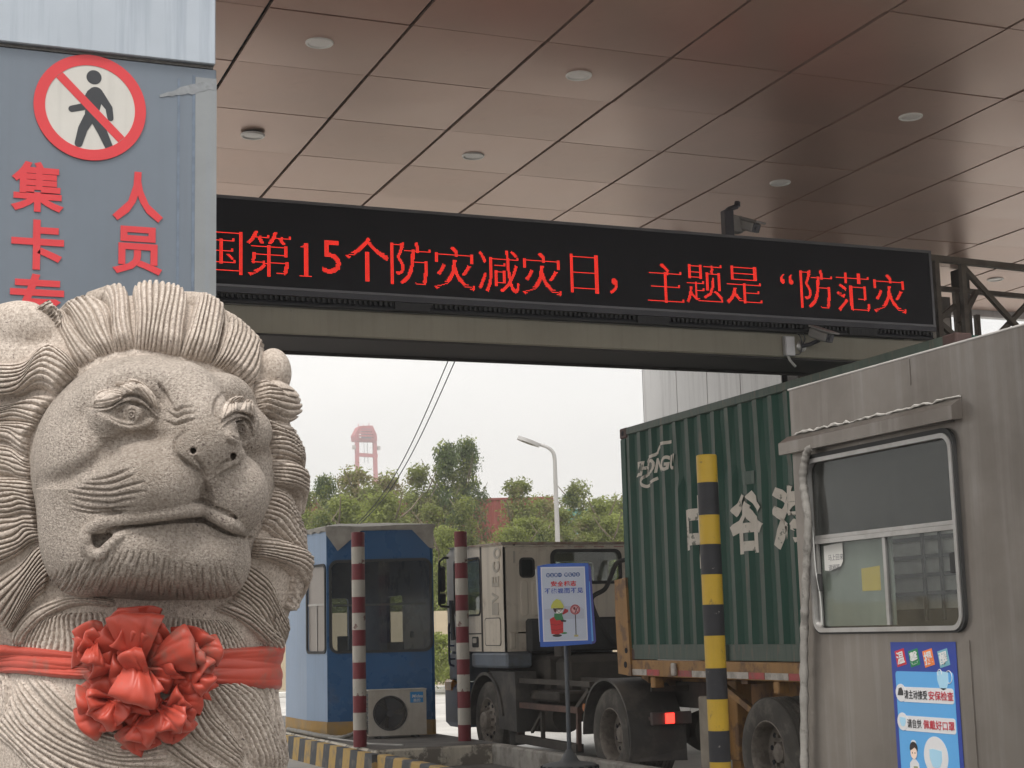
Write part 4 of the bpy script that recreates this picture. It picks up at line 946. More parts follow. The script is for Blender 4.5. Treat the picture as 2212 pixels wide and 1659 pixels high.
b.tube([Vector(p) for p in crom([q0+Vector((.0, -.012, -.02)), q0+Vector((-.05, -.04, -.09)), q0+Vector((-.13, -.02, -.10))], 14)], .005, 5); b.build('camera_cable', M_camd, C2)
JB = onY(1704, 748, 13.97)
J = thing('junction_box', JB, 'white junction box with a pale conduit tail on the olive beam', 'junction box')
b = MB(); b.obox(JB, X1, Y1, Z1, .058, .028, .105, .006); b.build('box_body', mat('jbox_grey', (.5, .49, .5), rough=.4, metal=.2, var=.05), J, smooth=30)
b = MB(); b.obox(JB+Vector((.004, -.03, 0)), X1, Y1, Z1, .050, .0018, .096, .001); b.build('box_lid', mat('jbox_lid', (.58, .57, .58), rough=.35, metal=.2, var=.05), J)
b = MB(); b.tube([Vector(p) for p in crom([JB+Vector((-.02, 0, -.1)), JB+Vector((.0, -.02, -.16)), JB+Vector((.05, -.03, -.22))], 16)], .014, 10); b.build('conduit_tail', mat('pale_conduit', (.5, .49, .47)), J, smooth=60)
# ================================================================ container lorry in the far lane
c2 = lambda x, y: ((1700+x/1.62)/1.8228, (2000+y/1.62)/1.8228)
c3 = lambda x, y: ((2300+x/1.4756)/1.8228, (1900+y/1.4756)/1.8228)
c4 = lambda x, y: ((2400+x/1.659)/1.8228, (1400+y/1.659)/1.8228)
TX = 7.72; TXR = 10.15
M_cab = mat('cab_beige_paint', (.70, .63, .53), rough=.5, var=.06, vs=1.5, col2=(.25, .19, .14), amt=.5, ms=3, edge=(.58, .74), streak=.3, streakcol=(.25, .21, .17))
M_cabd = mat('cab_grey_emblem', (.46, .42, .36), rough=.5, var=.08)
M_step = mat('blue_grey_panel', (.16, .19, .23), rough=.5, var=.1, vs=2, col2=(.1, .09, .08), amt=.5, ms=3)
M_cabb = mat('cab_blue_front', (.05, .10, .19), rough=.4, var=.1)
M_chas = mat('grimy_chassis', (.06, .053, .046), rough=.75, var=.25, vs=3, col2=(.10, .08, .065), amt=.6, ms=4, edge=(.5, .65))
M_fend = mat('dusty_black_plastic', (.07, .066, .062), rough=.65, var=.2, vs=2.5, col2=(.17, .15, .13), amt=.7, ms=2.5, edge=(.5, .7))
M_tyre = mat('dusty_tyre', (.075, .068, .06), rough=.85, var=.2, vs=4, col2=(.17, .15, .13), amt=.7, ms=4, edge=(.48, .62), bump=.2, bs=40)
M_rim = mat('dusty_steel_rim', (.24, .21, .18), rough=.65, metal=.2, var=.2, vs=5, col2=(.06, .045, .035), amt=.6, ms=6)
M_rust = mat('red_brown_frame', (.13, .075, .06), rough=.7, var=.2, vs=4, col2=(.06, .045, .04), amt=.6, ms=5)
M_orange = mat('worn_orange_steel', (.36, .19, .06), rough=.6, var=.15, vs=2, col2=(.13, .07, .04), amt=.8, ms=3.5, edge=(.5, .6), streak=.4, streakcol=(.14, .09, .05))
M_rred = mat('reflector_red', (.42, .03, .035), rough=.35, var=.15, vs=9, col2=(.15, .08, .07), amt=.6, ms=8)
M_rwht = mat('reflector_white', (.5, .46, .42), rough=.35, var=.12, vs=9, col2=(.2, .17, .14), amt=.6, ms=8)
M_cgl = glass('cab_glass', (.72, .76, .76), dirt=.05)
pr = onX(1085, 1172, TX); YR = pr.y; ZR = pr.z
YW = onX(*c2(345, 1370), TX).y; YD = onX(*c3(165, 1478), TX+.05).y
YFR = onX(*c2(118, 1200), TX+.1).y
TK = thing('tractor_truck', (8.9, YW-2, 0), 'beige cabbed tractor truck pulling the green container away, seen from behind', 'truck')
ZS = onX(*c2(480, 918), TX).z
YB = YR+2.15
b = MB(); uy = Vector((0, -1, 0)); un_l = Vector((-1, 0, 0))
LW_ = YB-YR
b.plate_hole((TX+.035, YB, ZS), uy, Z1, un_l, LW_, ZR-ZS-.04, (.28, LW_-.86, .50, ZR-ZS-.16, .08), .035)
b.plate_hole((TXR-.0, YB, ZS), uy, Z1, un_l, LW_, ZR-ZS-.04, (.28, LW_-.86, .50, ZR-ZS-.16, .08), .035)
b.prism([(YR, ZR-.04), (YB, ZR-.04), (YB-.15, ZR+.03), (YR+.03, ZR+.0)], (TX, 0, 0), Y1, Z1, (TXR-TX, 0, 0))
b.box(TX+.036, TXR-.036, YR+.03, YB, ZS-.001, ZS+.05)
cab = b.build('cab_shell', M_cab, TK, smooth=25)
# rear wall with a big and a small window
a0 = onY(*c2(770, 280), YR); a1 = onY(*c2(1198, 466), YR); s0 = onY(*c2(565, 326), YR); s1 = onY(*c2(648, 435), YR)
b = MB(); xs = s1.x+.22
b.plate_hole((TX, YR+.03, ZS), X1, Z1, (0, -1, 0), xs-TX, ZR-ZS-.06, (s0.x-TX, s1.x-TX, s1.z-ZS, s0.z-ZS, .05), .03)
b.plate_hole((xs+.001, YR+.03, ZS), X1, Z1, (0, -1, 0), TXR-xs-.001, ZR-ZS-.06, (a0.x-xs, min(a1.x, TXR-.2)-xs, a1.z-ZS, a0.z-ZS, .08), .03)
b.box(TX-.005, TXR+.005, YR-.012, YR+.1, ZR-.058, ZR-.03, .008)
rw = b.build('rear_wall', M_cab, TK, smooth=30)
b = MB()
b.ring((0, YR-.0005, 0), X1, Z1, (0, -1, 0), rrect(a0.x-.035, a1.x+.035, a1.z-.035, a0.z+.035, .1), rrect(a0.x+.008, a1.x-.008, a1.z+.008, a0.z-.008, .075), .02)
b.ring((0, YR-.0005, 0), X1, Z1, (0, -1, 0), rrect(s0.x-.02, s1.x+.02, s1.z-.02, s0.z+.02, .06), rrect(s0.x+.004, s1.x-.004, s1.z+.004, s0.z-.004, .045), .014)
b.build('window_seal', M_rub, rw, smooth=35)
b = MB(); b.box(a0.x-.005, a1.x+.005, YR+.012, YR+.017, a1.z-.005, a0.z+.005); b.build('rear_window', M_cgl, rw)
b = MB(); b.box(s0.x-.005, s1.x+.005, YR+.004, YR+.008, s1.z-.005, s0.z+.005); b.build('small_window', mat('black_glass', (.012, .012, .014), rough=.12, var=0), rw)
# pressed ribs and seams of the rear wall
def emb(x0, y0, x1, y1, name='pressed_rib', d=.012, r=.05, m=M_cab):
    A, B = onY(*c2(x0, y0), YR), onY(*c2(x1, y1), YR)
    b = MB(); w_ = B.x-A.x; h_ = A.z-B.z; r = min(r, w_*.45, h_*.45)
    n = rrect(0, w_, 0, h_, r, 4); i = rrect(.02, w_-.02, .02, h_-.02, max(.01, r-.015), 4)
    b.add([(A.x+p[0], YR-.0004, B.z+p[1]) for p in n]+[(A.x+p[0], YR-d, B.z+p[1]) for p in i], [(k, (k+1) % len(n), len(n)+(k+1) % len(n), len(n)+k) for k in range(len(n))]+[tuple(range(len(n), 2*len(n)))])
    return b.build(name, m, rw, smooth=25)
emb(560, 460, 620, 690); emb(632, 460, 690, 690); emb(545, 785, 760, 800, r=.01); emb(495, 790, 540, 900, r=.02); emb(600, 800, 690, 905, r=.02)
for x0, x1 in ((648, 714), (779, 843), (908, 971), (1034, 1097), (1160, 1222)):
    A, B = onY(*c2(x0, 228), YR), onY(*c2(x1, 249), YR)
    b = MB(); b.box(A.x, B.x, YR-.004, YR-.0004, B.z, A.z); b.build('reflector', M_rred, rw)
A = onY(*c2(522, 233), YR); b = MB(); b.cyl((A.x, YR-.012, A.z), (A.x, YR, A.z), .018, n=12); b.build('vent_plug', M_rub, rw)
b = MB(); A = onY(*c2(524, 275), YR); B = onY(*c2(526, 350), YR); b.box(A.x-.012, A.x+.012, YR-.01, YR-.0004, B.z, A.z); b.build('latch_bar', M_cabd, rw)
# left side of the cab: door seam, emblem letters, locker, handle
def side_rect(q, name, m, d=.01, r=.03, root=cab, groove=False):
    A, B = onX(*c2(q[0], q[1]), TX), onX(*c2(q[2], q[3]), TX)
    y0, y1 = B.y, A.y; z0, z1 = B.z, A.z
    b = MB(); n = rrect(0, y1-y0, 0, z1-z0, min(r, (y1-y0)*.45, (z1-z0)*.45), 4)
    b.prism(n, (TX-.0005, y1, z0), uy, Z1, un_l*d); return b.build(name, m, root, smooth=25)
side_rect((338, 703, 446, 880), 'locker_seam', M_chas, .002, .05); side_rect((342, 708, 442, 875), 'locker_door', M_cab, .006, .05)
side_rect((262, 822, 301, 890), 'door_handle', M_rub, .012, .03); side_rect((268, 832, 292, 862), 'handle_lever', M_cabd, .02, .02)
side_rect((316, 250, 320, 915), 'door_seam', M_chas, .002, .001); side_rect((228, 800, 316, 806), 'door_crease', M_chas, .002, .001)
side_rect((385, 250, 440, 660), 'emblem_recess', M_cab, .003, .08)
for ch, q in (('I', (388, 608, 430, 682)), ('V', (388, 540, 430, 604)), ('E', (388, 440, 432, 500)), ('C', (392, 345, 436, 410)), ('O', (396, 255, 442, 322))):
    A, B = onX(*c2(q[0], q[1]), TX), onX(*c2(q[2], q[3]), TX)
    me_o = letter('emblem_letter', ch, .2, M_cabd, cab, (TX-.008, (A.y+B.y)/2, (A.z+B.z)/2), Z1, Y1, un_l, bold=.03, ext=.004, fit=(A.z-B.z, A.y-B.y))
b = MB(); sY0, sY1 = YB-.28, YB-LW_+.86; b.box(TX+.015, TX+.019, sY1-.02, sY0+.02, ZS+.48, ZR-.18); b.build('door_window', M_cgl, cab)
b = MB(); b.ring((TX-.0005, YB, ZS), uy, Z1, un_l, rrect(.26, LW_-.84, .48, ZR-ZS-.14, .09), rrect(.285, LW_-.865, .505, ZR-ZS-.165, .075), .012); b.build('door_window_seal', M_rub, cab, smooth=35)
# roof edge lip
b = MB(); b.prism([(YR-.03, ZR-.028), (YR-.03, ZR+.005), (YB-.1, ZR+.045), (YB-.1, ZR+.03), (YR+.0, ZR-.028)], (TX-.03, 0, 0), Y1, Z1, (TXR-TX+.06, 0, 0)); b.build('roof_lip', mat('rust_bled_roof_edge', (.38, .33, .28), rough=.6, var=.1, col2=(.2, .09, .05), amt=.7, ms=5), cab)
# front: windscreen surround, lower nose, bumper, lamp
b = MB(); b.plate_hole((TXR, YB, ZS), (-1, 0, 0), Z1, (0, 1, 0), TXR-TX, ZR-ZS-.04, (.12, TXR-TX-.12, .45, ZR-ZS-.16, .08), .05); b.build('windscreen_frame', M_cab, TK, smooth=30)
b = MB(); b.box(TX+.1, TXR-.1, YB+.02, YB+.026, ZS+.44, ZR-.15); b.build('windscreen', M_cgl, TK)
b = MB(); b.box(TX+.02, TXR-.02, YB-.4, YB+.10, 1.0, ZS-.002, .04); b.build('nose_panel', M_step, TK, smooth=25)
b = MB(); b.box(TX, TXR, YB-.35, YB+.28, .36, .98, .07); b.build('bumper', M_cabb, TK, smooth=25)
b = MB(); b.box(TX-.02, TX+.1, YB-.12, YB+.2, .86, 1.02, .03); b.build('indicator_lamp', flat('amber_lens', (.55, .22, .03), .25), TK)
b = MB(); b.box(TX+.05, TX+.65, YB+.281, YB+.3, .55, .8, .009); b.build('headlight', flat('lamp_lens', (.5, .5, .5), .15), TK)
# lower side panel and wheel arch
b = MB(); A, B = onX(*c2(250, 922), TX-.02), onX(*c2(478, 1024), TX-.02)
b.box(TX-.02, TX+.35, B.y, A.y, B.z, A.z, .03); b.build('side_step_panel', M_step, TK, smooth=25)
def arch(name, yc, zc, r0, r1, a0, a1, x0, x1, m, root, n=26):
    b = MB(); pts = [(radians(a0+(a1-a0)*k/n)) for k in range(n+1)]; vs = []
    for t in pts:
        for r_ in (r0, r1):
            for x in (x0, x1): vs.append((x, yc+r_*cos(t), zc+r_*sin(t)))
    fs = []
    for k in range(n):
        i = 4*k; j = i+4
        fs += [(i, i+1, j+1, j), (i+2, j+2, j+3, i+3), (i, j, j+2, i+2), (i+1, i+3, j+3, j+1)]
    fs += [(0, 2, 3, 1), (4*n, 4*n+1, 4*n+3, 4*n+2)]
    b.add(vs, fs); return b.build(name, m, root, smooth=40)
ZW = .51
arch('front_wheel_arch', YW, ZW, .60, .64, -8, 172, TX-.01, TX+.4, M_fend, TK)
b = MB(); A, B = onX(*c2(372, 1040), TX+.02), onX(*c2(540, 1430), TX+.02)
b.prism([(A.y, A.z), (A.y-.22, A.z-.15), (A.y-.30, B.z+.02), (B.y-.02, B.z), (B.y-.0, A.z)], (TX+.02, 0, 0), Y1, Z1, (.3, 0, 0)); b.build('splash_guard', M_fend, TK)
# ---- wheels
def wheel_meshes(deep):
    R, Wd = .51, .285
    prof = [(.29, -Wd/2+.01), (.31, -Wd/2), (.37, -Wd/2-.008), (.44, -Wd/2), (.48, -Wd/2+.012), (.502, -Wd/2+.035)]
    gr = np.linspace(-Wd/2+.045, Wd/2-.045, 5)
    for g in gr: prof += [(.510, g-.012), (.498, g-.006), (.498, g+.006), (.510, g+.012)]
    prof += [(.502, Wd/2-.035), (.48, Wd/2-.012), (.44, Wd/2), (.37, Wd/2+.008), (.31, Wd/2), (.29, Wd/2-.01)]
    b = MB(); b.lathe((0, 0, 0), (1, 0, 0), prof, 56); ty_ = b.mesh('tyre', smooth=35)
    b = MB()
    x0 = -Wd/2+.005
    if deep: pr_ = [(.30, x0), (.292, x0-.004), (.282, x0+.004), (.262, x0+.05), (.255, x0+.16), (.20, x0+.185), (.10, x0+.185), (.098, x0+.13), (.085, x0+.11), (0, x0+.105)]
    else: pr_ = [(.30, x0), (.292, x0-.004), (.282, x0+.004), (.262, x0+.04), (.25, x0+.07), (.19, x0+.02), (.15, x0+.0), (.12, x0-.005), (.115, x0-.06), (.09, x0-.085), (0, x0-.09)]
    b.lathe((0, 0, 0), (1, 0, 0), pr_, 40)
    for k in range(10):
        t = 2*pi*k/10; r_ = .165; xx = x0+(.185 if deep else .005)
        b.cyl((xx-.035, r_*cos(t), r_*sin(t)), (xx+.01, r_*cos(t), r_*sin(t)), .017, n=8)
    rm = b.mesh('rim', smooth=35)
    b = MB()
    for k in range(10):
        t = 2*pi*(k+.5)/10; r_ = .215; xx = x0+(.176 if deep else .030)
        d = Vector((0, cos(t), sin(t))); b.cyl(Vector((xx-.006, r_*cos(t), r_*sin(t))), Vector((xx+.004, r_*cos(t), r_*sin(t))), .024, n=10)
    ho = b.mesh('rim_hole')
    ty_.materials.append(M_tyre); rm.materials.append(M_rim); ho.materials.append(M_dark)
    return ty_, rm, ho
WM = {True: wheel_meshes(True), False: wheel_meshes(False)}
def wheel(x, y, root, deep, flip=False, z=ZW):
    Rm = Matrix.Translation((x, y, z)) @ (Matrix.Rotation(pi, 4, 'Z') if flip else Matrix.Identity(4)) @ Matrix.Rotation(random.uniform(0, 6), 4, 'X')
    o = link_part('wheel', WM[deep][0], root, Rm)
    for nm, me in zip(('rim', 'rim_hole'), WM[deep][1:]):
        c = bpy.data.objects.new(nm, me); COL.objects.link(c); c.parent = o
wheel(TX+.17, YW, TK, False); wheel(TXR-.17, YW, TK, False, True)
wheel(TX+.17, YD, TK, True); wheel(TX+.49, YD, TK, True, True); wheel(TXR-.17, YD, TK, True, True); wheel(TXR-.49, YD, TK, True)
# ---- chassis
b = MB(); b.box(8.45, 8.53, YD-1.1, YB, .80, 1.08); b.box(9.32, 9.40, YD-1.1, YB, .80, 1.08)
for y in (YD-1.05, YD+.9, YD+2.0): b.box(8.53, 9.32, y, y+.1, .84, 1.04)
b.cyl((TX+.5, YD, ZW), (TXR-.5, YD, ZW), .10, n=14); b.lathe((8.92, YD-.2, ZW), (0, 1, 0), [(0, 0), (.2, .02), (.24, .15), (.2, .35), (0, .4)], 20)
b.cyl((TX+.3, YW, ZW), (TXR-.3, YW, ZW), .07, n=12); b.box(8.5, 9.36, YD-.5, YD+.6, 1.085, 1.20, .02)
b.build('chassis', M_chas, TK, smooth=35)
b = MB(); b.box(8.15, 9.75, YR-.35, YB-.3, .62, ZS-.06, .06); b.box(8.25, 9.6, YR-.75, YR-.36, .7, 1.35, .08); b.cyl((8.3, YR-.55, 1.35), (8.3, YR-.55, 1.7), .11, n=14); b.build('engine', M_chas, TK, smooth=35)
b = MB(); b.box(8.0, 9.9, YR-.2, YR-.03, ZS-.02, ZS+.42, .03); b.build('air_intake', mat('intake_black', (.03, .03, .03), rough=.7), TK, smooth=25)
b = MB(); b.tube([Vector(p) for p in crom([(9.7, YR-.5, 1.5), (9.2, YR-.25, 1.5), tuple(onY(*c2(1020, 600), YR-.15)), tuple(onY(*c2(1110, 510), YR-.15)), tuple(onY(*c2(1175, 360), YR-.2)), tuple(onY(*c2(1235, 330), YR-.3))], 40)], .03, 10); b.build('air_hose', M_rub, TK, smooth=60)
# ---- frame with tanks between the axles
X2_ = TX+.10
pt = lambda x, y, X=X2_: onX(*c2(x, y), X)
def fb(name, a, c, w=.05, m=M_rust): b = MB(); b.bar(a, c, w, w, up=(1, 0, 0)); b.build(name, m, TK)
q = lambda x, y: pt(x, y)
fb('frame_post', q(552, 1100), q(560, 1470)); fb('frame_post', q(938, 1290), q(940, 1550)); fb('frame_rail', q(548, 1255), q(945, 1292), .07); fb('frame_rail', q(556, 1470), q(945, 1535), .10, M_chas)
fb('frame_rail', q(540, 1100), q(1020, 1125), .06, M_chas); fb('frame_strut', q(930, 1275), q(1010, 1160), .05, M_chas); fb('frame_strut', q(706, 1300), q(712, 1500), .045, M_chas); fb('frame_strut', q(700, 1320), q(640, 1430), .035, M_chas)
b = MB(); A = pt(665, 1160, X2_+.25); B = pt(865, 1240, X2_+.25); b.box(X2_+.12, X2_+.55, B.y, A.y, B.z, A.z, .03); b.build('battery_box', M_chas, TK, smooth=25)
b = MB(); A = pt(505, 1255, X2_+.05); B = pt(505, 1490, X2_+.05); b.lathe((X2_+.13, A.y, 0), (0, 0, 1), [(0, B.z-.05), (.10, B.z-.04), (.105, B.z+.3), (.12, B.z+.31), (.12, B.z+.36), (.105, B.z+.37), (.10, A.z), (0, A.z+.02)], 22); b.build('dryer_can', M_fend, TK, smooth=35)
b = MB(); A = pt(620, 1300, X2_+.4); B = pt(860, 1480, X2_+.4); b.cyl((X2_+.42, A.y, .56), (X2_+.42, B.y, .60), .2, n=20); b.build('air_tank', M_chas, TK, smooth=35)
b = MB(); A = pt(970, 1272, X2_-.03); b.cyl(A, A+Vector((.03, 0, 0)), .045, n=16); b.build('side_marker', flat('amber_lens2', (.4, .13, .03), .3), TK)
# ---- rear mudguard, flap, tail lamp
arch('rear_mudguard', YD, ZW, .60, .625, -2, 205, TX-.03, TX+.62, M_fend, TK, 34)
b = MB(); vs = [(TX-.03, YD-.565, .26), (TX+.66, YD-.60, .24), (TX+.66, YD-.58, .75), (TX-.03, YD-.55, .80)]
b.add(vs+[(x, y-.012, z) for x, y, z in vs], [(0, 1, 2, 3), (7, 6, 5, 4), (0, 4, 5, 1), (1, 5, 6, 2), (2, 6, 7, 3), (3, 7, 4, 0)]); b.build('mud_flap', M_fend, TK)
yl = YD-.72
A, B = onY(*c3(393, 1338), yl), onY(*c3(628, 1400), yl)
b = MB(); b.box(A.x, B.x, yl, yl+.05, B.z, A.z, .008); b.box(A.x+.02, B.x-.02, yl+.051, yl+.16, (A.z+B.z)/2-.02, (A.z+B.z)/2+.02); b.build('lamp_bar', mat('lamp_bar_brown', (.13, .10, .095), rough=.6, var=.2), TK, smooth=25)
A2_, B2_ = onY(*c3(470, 1340), yl), onY(*c3(523, 1398), yl)
b = MB(); b.box(A2_.x, B2_.x, yl-.02, yl-.0005, B2_.z, A2_.z, .008); b.build('tail_light', emit('lit_tail_red', (1, .03, .02), 2.6), TK)
b = MB(); b.bar((TX+.3, YD-.5, 1.02), (9.3, YD-.62, 1.0), .06, .06); b.build('mudguard_bracket', M_chas, TK)
# ---- mirrors and grab rail
MX = TX-.16
p0 = onX(*c2(75, 430), MX)
b = MB(); A, B = onX(*c2(52, 372), MX), onX(*c2(92, 535), MX); yy = A.y
A = onY(*c2(52, 372), yy); B = onY(*c2(92, 535), yy)
b.box(A.x, B.x, yy, yy+.09, B.z, A.z, .03); b.build('mirror_head', M_rub, TK, smooth=30)
b = MB(); A3_, B3_ = onY(*c2(50, 545), yy), onY(*c2(94, 612), yy); b.box(A3_.x, B3_.x, yy, yy+.09, B3_.z, A3_.z, .03); b.build('wide_mirror', M_rub, TK, smooth=30)
b = MB(); t0 = onY(*c2(48, 345), yy+.05); t1 = onY(*c2(75, 318), yy+.05); t2 = Vector((TX+.02, yy+.1, t1.z)); b.tube([Vector(v) for v in (onY(*c2(47, 615), yy+.05), onY(*c2(47, 470), yy+.05), t0, t1, t2)], .017, 8)
u0 = onY(*c2(47, 610), yy+.05); b.tube([u0, u0+Vector((.03, 0, -.04)), Vector((TX+.02, yy+.1, u0.z-.05))], .017, 8); b.build('mirror_arm', M_rub, TK, smooth=50)
b = MB(); A = onX(*c2(128, 590), TX-.05); b.prism([(0, 0), (.10, .0), (.16, -.55), (.05, -.56)], (TX-.06, A.y, A.z), uy, Z1, un_l*.035); b.build('wind_deflector', M_fend, TK)
b = MB(); A = onX(*c2(108, 742), TX-.07); B = onX(*c2(108, 1000), TX-.07); b.tube([(TX, A.y, A.z+.02), (TX-.06, A.y, A.z), (TX-.07, A.y, A.z-.05), (TX-.07, A.y, B.z+.05), (TX-.06, A.y, B.z), (TX, A.y, B.z-.02)], .016, 8)
for k in range(3): zz_ = A.z-.12-(A.z-B.z-.2)*k/2; b.tube([(TX-.07, A.y, zz_), (TX+.01, A.y-.02, zz_)], .012, 6)
b.build('grab_rail', mat('rail_navy', (.02, .03, .09), rough=.4), TK, smooth=50)
# dashboard, seats seen as dark shapes through the rear window
b = MB(); b.box(TX+.1, TXR-.1, YB-.45, YB-.02, ZS+.1, ZS+.46, .05)
for x in (TX+.5, TXR-.6): b.box(x-.25, x+.25, YR+.25, YR+.42, ZS+.06, ZS+.62, .06); b.box(x-.12, x+.12, YR+.26, YR+.36, ZS+.63, ZS+.8, .04)
b.build('cab_seat', mat('cab_inside', (.05, .05, .05), rough=.8), TK, smooth=30)
b = MB(); A = onY(*c2(830, 345), YR+.06); B = onY(*c2(1030, 460), YR+.06)
for k in range(3):
    x0 = A.x+(B.x-A.x)*k/3; b.box(x0+.01, x0+.14, YR+.06, YR+.064, A.z-.12, A.z-.02)
b.build('window_stickers', mat('sticker_pale', (.42, .42, .36), rough=.6, var=.3, vs=20), rw)

# ================================================================ skeletal trailer
TL = thing('container_trailer', (9, 10, 1.2), 'orange skeletal trailer with red and white reflective tape under the container', 'trailer')
CX = 7.85; CXR = 10.288; YF = onX(1341, 1000, CX).y; CZ0 = 1.34; CZ1 = 3.925
RZ1 = 1.338; RZ0 = 1.165
b = MB(); b.box(CX-.01, CX+.09, YF-12.3, YF+.04, RZ0, RZ1, .008); b.box(CXR-.09, CXR+.01, YF-12.3, YF+.04, RZ0, RZ1, .008); b.build('side_rail', M_orange, TL, smooth=20)
y = YF-.06; k = 0; rr = random.Random(11)
while y > 7.5:
    L = .30 if k % 2 else .42
    if rr.random() < .85:
        b = MB(); b.box(CX-.0135, CX-.0105, y-L+.01, y, RZ0+.012, RZ0+.075); b.build('reflector_tape', (M_rwht, M_rred)[k % 2], TL)
    y -= L; k += 1
b = MB(); b.box(8.5, 8.66, YF-12, YF, .82, 1.30, .01); b.box(9.45, 9.61, YF-12, YF, .82, 1.30, .01)
for k in range(7): b.box(CX+.1, CXR-.1, YF-.4-1.9*k-.12, YF-.4-1.9*k, 1.12, 1.3)
b.build('main_beam', M_orange, TL)
A, B = onX(*c2(1170, 462), CX-.02), onX(*c2(1290, 1072), CX-.02)
b = MB(); b.prism([(A.y, A.z), (A.y-.28, A.z+.02), (A.y-.34, B.z), (A.y-.02, B.z+.02), (A.y+.01, A.z-.35)], (CX-.03, 0, 0), Y1, Z1, (.28, 0, 0)); b.build('headboard_post', M_orange, TL)
b = MB(); b.prism([(A.y, A.z), (A.y-.28, A.z+.02), (A.y-.34, B.z), (A.y-.02, B.z+.02), (A.y+.01, A.z-.35)], (CXR-.25, 0, 0), Y1, Z1, (.28, 0, 0)); b.box(CX+.26, CXR-.26, YF+.03, YF+.2, 1.0, 1.3); b.build('headboard_beam', M_orange, TL)
b = MB(); C = onX(*c2(1232, 1000), CX-.04); b.cyl((CX-.036, C.y, C.z), (CX-.0302, C.y, C.z), .035, n=14); C = onX(*c2(1236, 910), CX-.04); b.cyl((CX-.036, C.y, C.z), (CX-.0302, C.y, C.z), .03, n=14); b.build('lock_hole', M_dark, TL)
for xx in (395, 1110):
    C = onX(*c3(xx, 1110), CX+.0); b = MB(); b.box(CX, CX+.12, C.y-.05, C.y+.05, RZ0-.12, RZ0-.002, .01); b.build('lashing_bracket', M_orange, TL)
C = onX(*c3(520, 1050), CX-.03); b = MB(); b.box(CX-.05, CX-.014, C.y-.04, C.y+.04, RZ0+.02, RZ0+.15, .01); b.build('twist_lock', M_rwht, TL)
# landing leg
A = onX(*c3(850, 1150), 8.15); B = onX(*c3(912, 1560), 8.15)
b = MB(); b.box(8.10, 8.28, B.y-.04, A.y+.06, .35, 1.14, .01); b.box(8.06, 8.32, B.y-.06, A.y+.08, .12, .16); b.box(8.14, 8.24, B.y, A.y+.02, .16, .36); b.build('landing_leg', M_orange, TL, smooth=20)
A = onX(*c3(672, 1300), 7.95); B = onX(*c3(712, 1500), 7.95)
b = MB(); b.box(7.93, 8.06, A.y-.30, A.y, .2, .98, .015); b.build('leg_gearbox', mat('pale_worn_box', (.3, .26, .21), rough=.7, var=.2, vs=4), TL, smooth=20)
b = MB(); b.bar((8.0, A.y-.4, 1.1), (8.1, A.y-.95, .8), .06, .06); b.build('leg_brace', M_orange, TL)
YT = onX(*c3(1062, 1600), CX-.1).y
wheel(CX+.05, YT, TL, True); wheel(CX+.38, YT, TL, True, True); wheel(CXR-.05, YT, TL, True, True); wheel(CXR-.38, YT, TL, True)
b = MB(); b.cyl((CX+.3, YT, ZW), (CXR-.3, YT, ZW), .08, n=14); b.box(8.45, 8.7, YT-.5, YT+.5, .6, .82, .02); b.box(9.4, 9.65, YT-.5, YT+.5, .6, .82, .02); b.build('axle', M_chas, TL, smooth=30)

# ================================================================ green container
CN = thing('shipping_container', ((CX+CXR)/2, YF-3.0, CZ0), 'dark green corrugated shipping container with worn white Chinese characters', 'container')
M_cg = mat('container_green', (.0075, .060, .040), rough=.5, spec=.3, var=.1, vs=1.5, col2=(.09, .085, .07), amt=.3, ms=2.2, edge=(.62, .78), streak=.2, streakcol=(.04, .07, .058))
M_cgw = mat('container_green_rubbed', (.075, .105, .085), rough=.55, var=.15, vs=4, col2=(.17, .13, .10), amt=.7, ms=5, edge=(.55, .68), stretch=(1, 3, .6), streak=.6, streakcol=(.02, .06, .05))
M_crust = mat('casting_rust', (.09, .05, .045), rough=.7, var=.2)
M_cwht = mat('container_white_paint', (.66, .61, .54), rough=.6, var=.08, vs=5, col2=(.12, .13, .1), amt=.85, ms=7, edge=(.6, .63))
SY0, SY1 = YF-6.06+.12, YF-.13
PI_, OF, SL, DP = .278, .070, .068, .036
zb0, zb1 = CZ0+.165, CZ1-.085
brk = []; y = SY1; xs_ = []
while y > SY0+.28:
    for dy, x in ((0, 0), (OF, 0), (OF+SL, DP), (PI_-SL, DP)):
        brk.append((y-dy, x))
    y -= PI_
brk.append((y, 0)); brk.append((SY0, 0))
b = MB(); vs = []; fs = []
ZL = [zb0, zb0+.02, zb0+.9, zb0+1.62, zb0+1.75, zb1-.02, zb1]
rr = random.Random(4); dents = {}
for i, (y, x) in enumerate(brk):
    for j, z in enumerate(ZL):
        d = 0
        if j in (3, 4) and 14 < i < 60: d = rr.uniform(0, .022)
        vs.append((CX+.012+x+d, y+(rr.uniform(-.006, .006) if 0 < j < 6 else 0), z))
nz = len(ZL)
for i in range(len(brk)-1):
    for j in range(nz-1): fs.append((i*nz+j, (i+1)*nz+j, (i+1)*nz+j+1, i*nz+j+1))
b.v = vs; b.f = fs; b.mi = [1 if (brk[i][1] == 0 and brk[i+1][1] == 0) else 0 for i in range(len(brk)-1) for j in range(nz-1)]
b.build('side_panel', [M_cg, M_cgw], CN)
b = MB(); b.box(CX-.0, CX+.07, YF-5.97, YF-.13, zb1-.001, CZ1-.004, .006); b.box(CXR-.07, CXR, YF-5.97, YF-.13, zb1, CZ1-.004); b.build('top_rail', M_cgw, CN, smooth=20)
ygap = onX(*c3(842, 980), CX).y
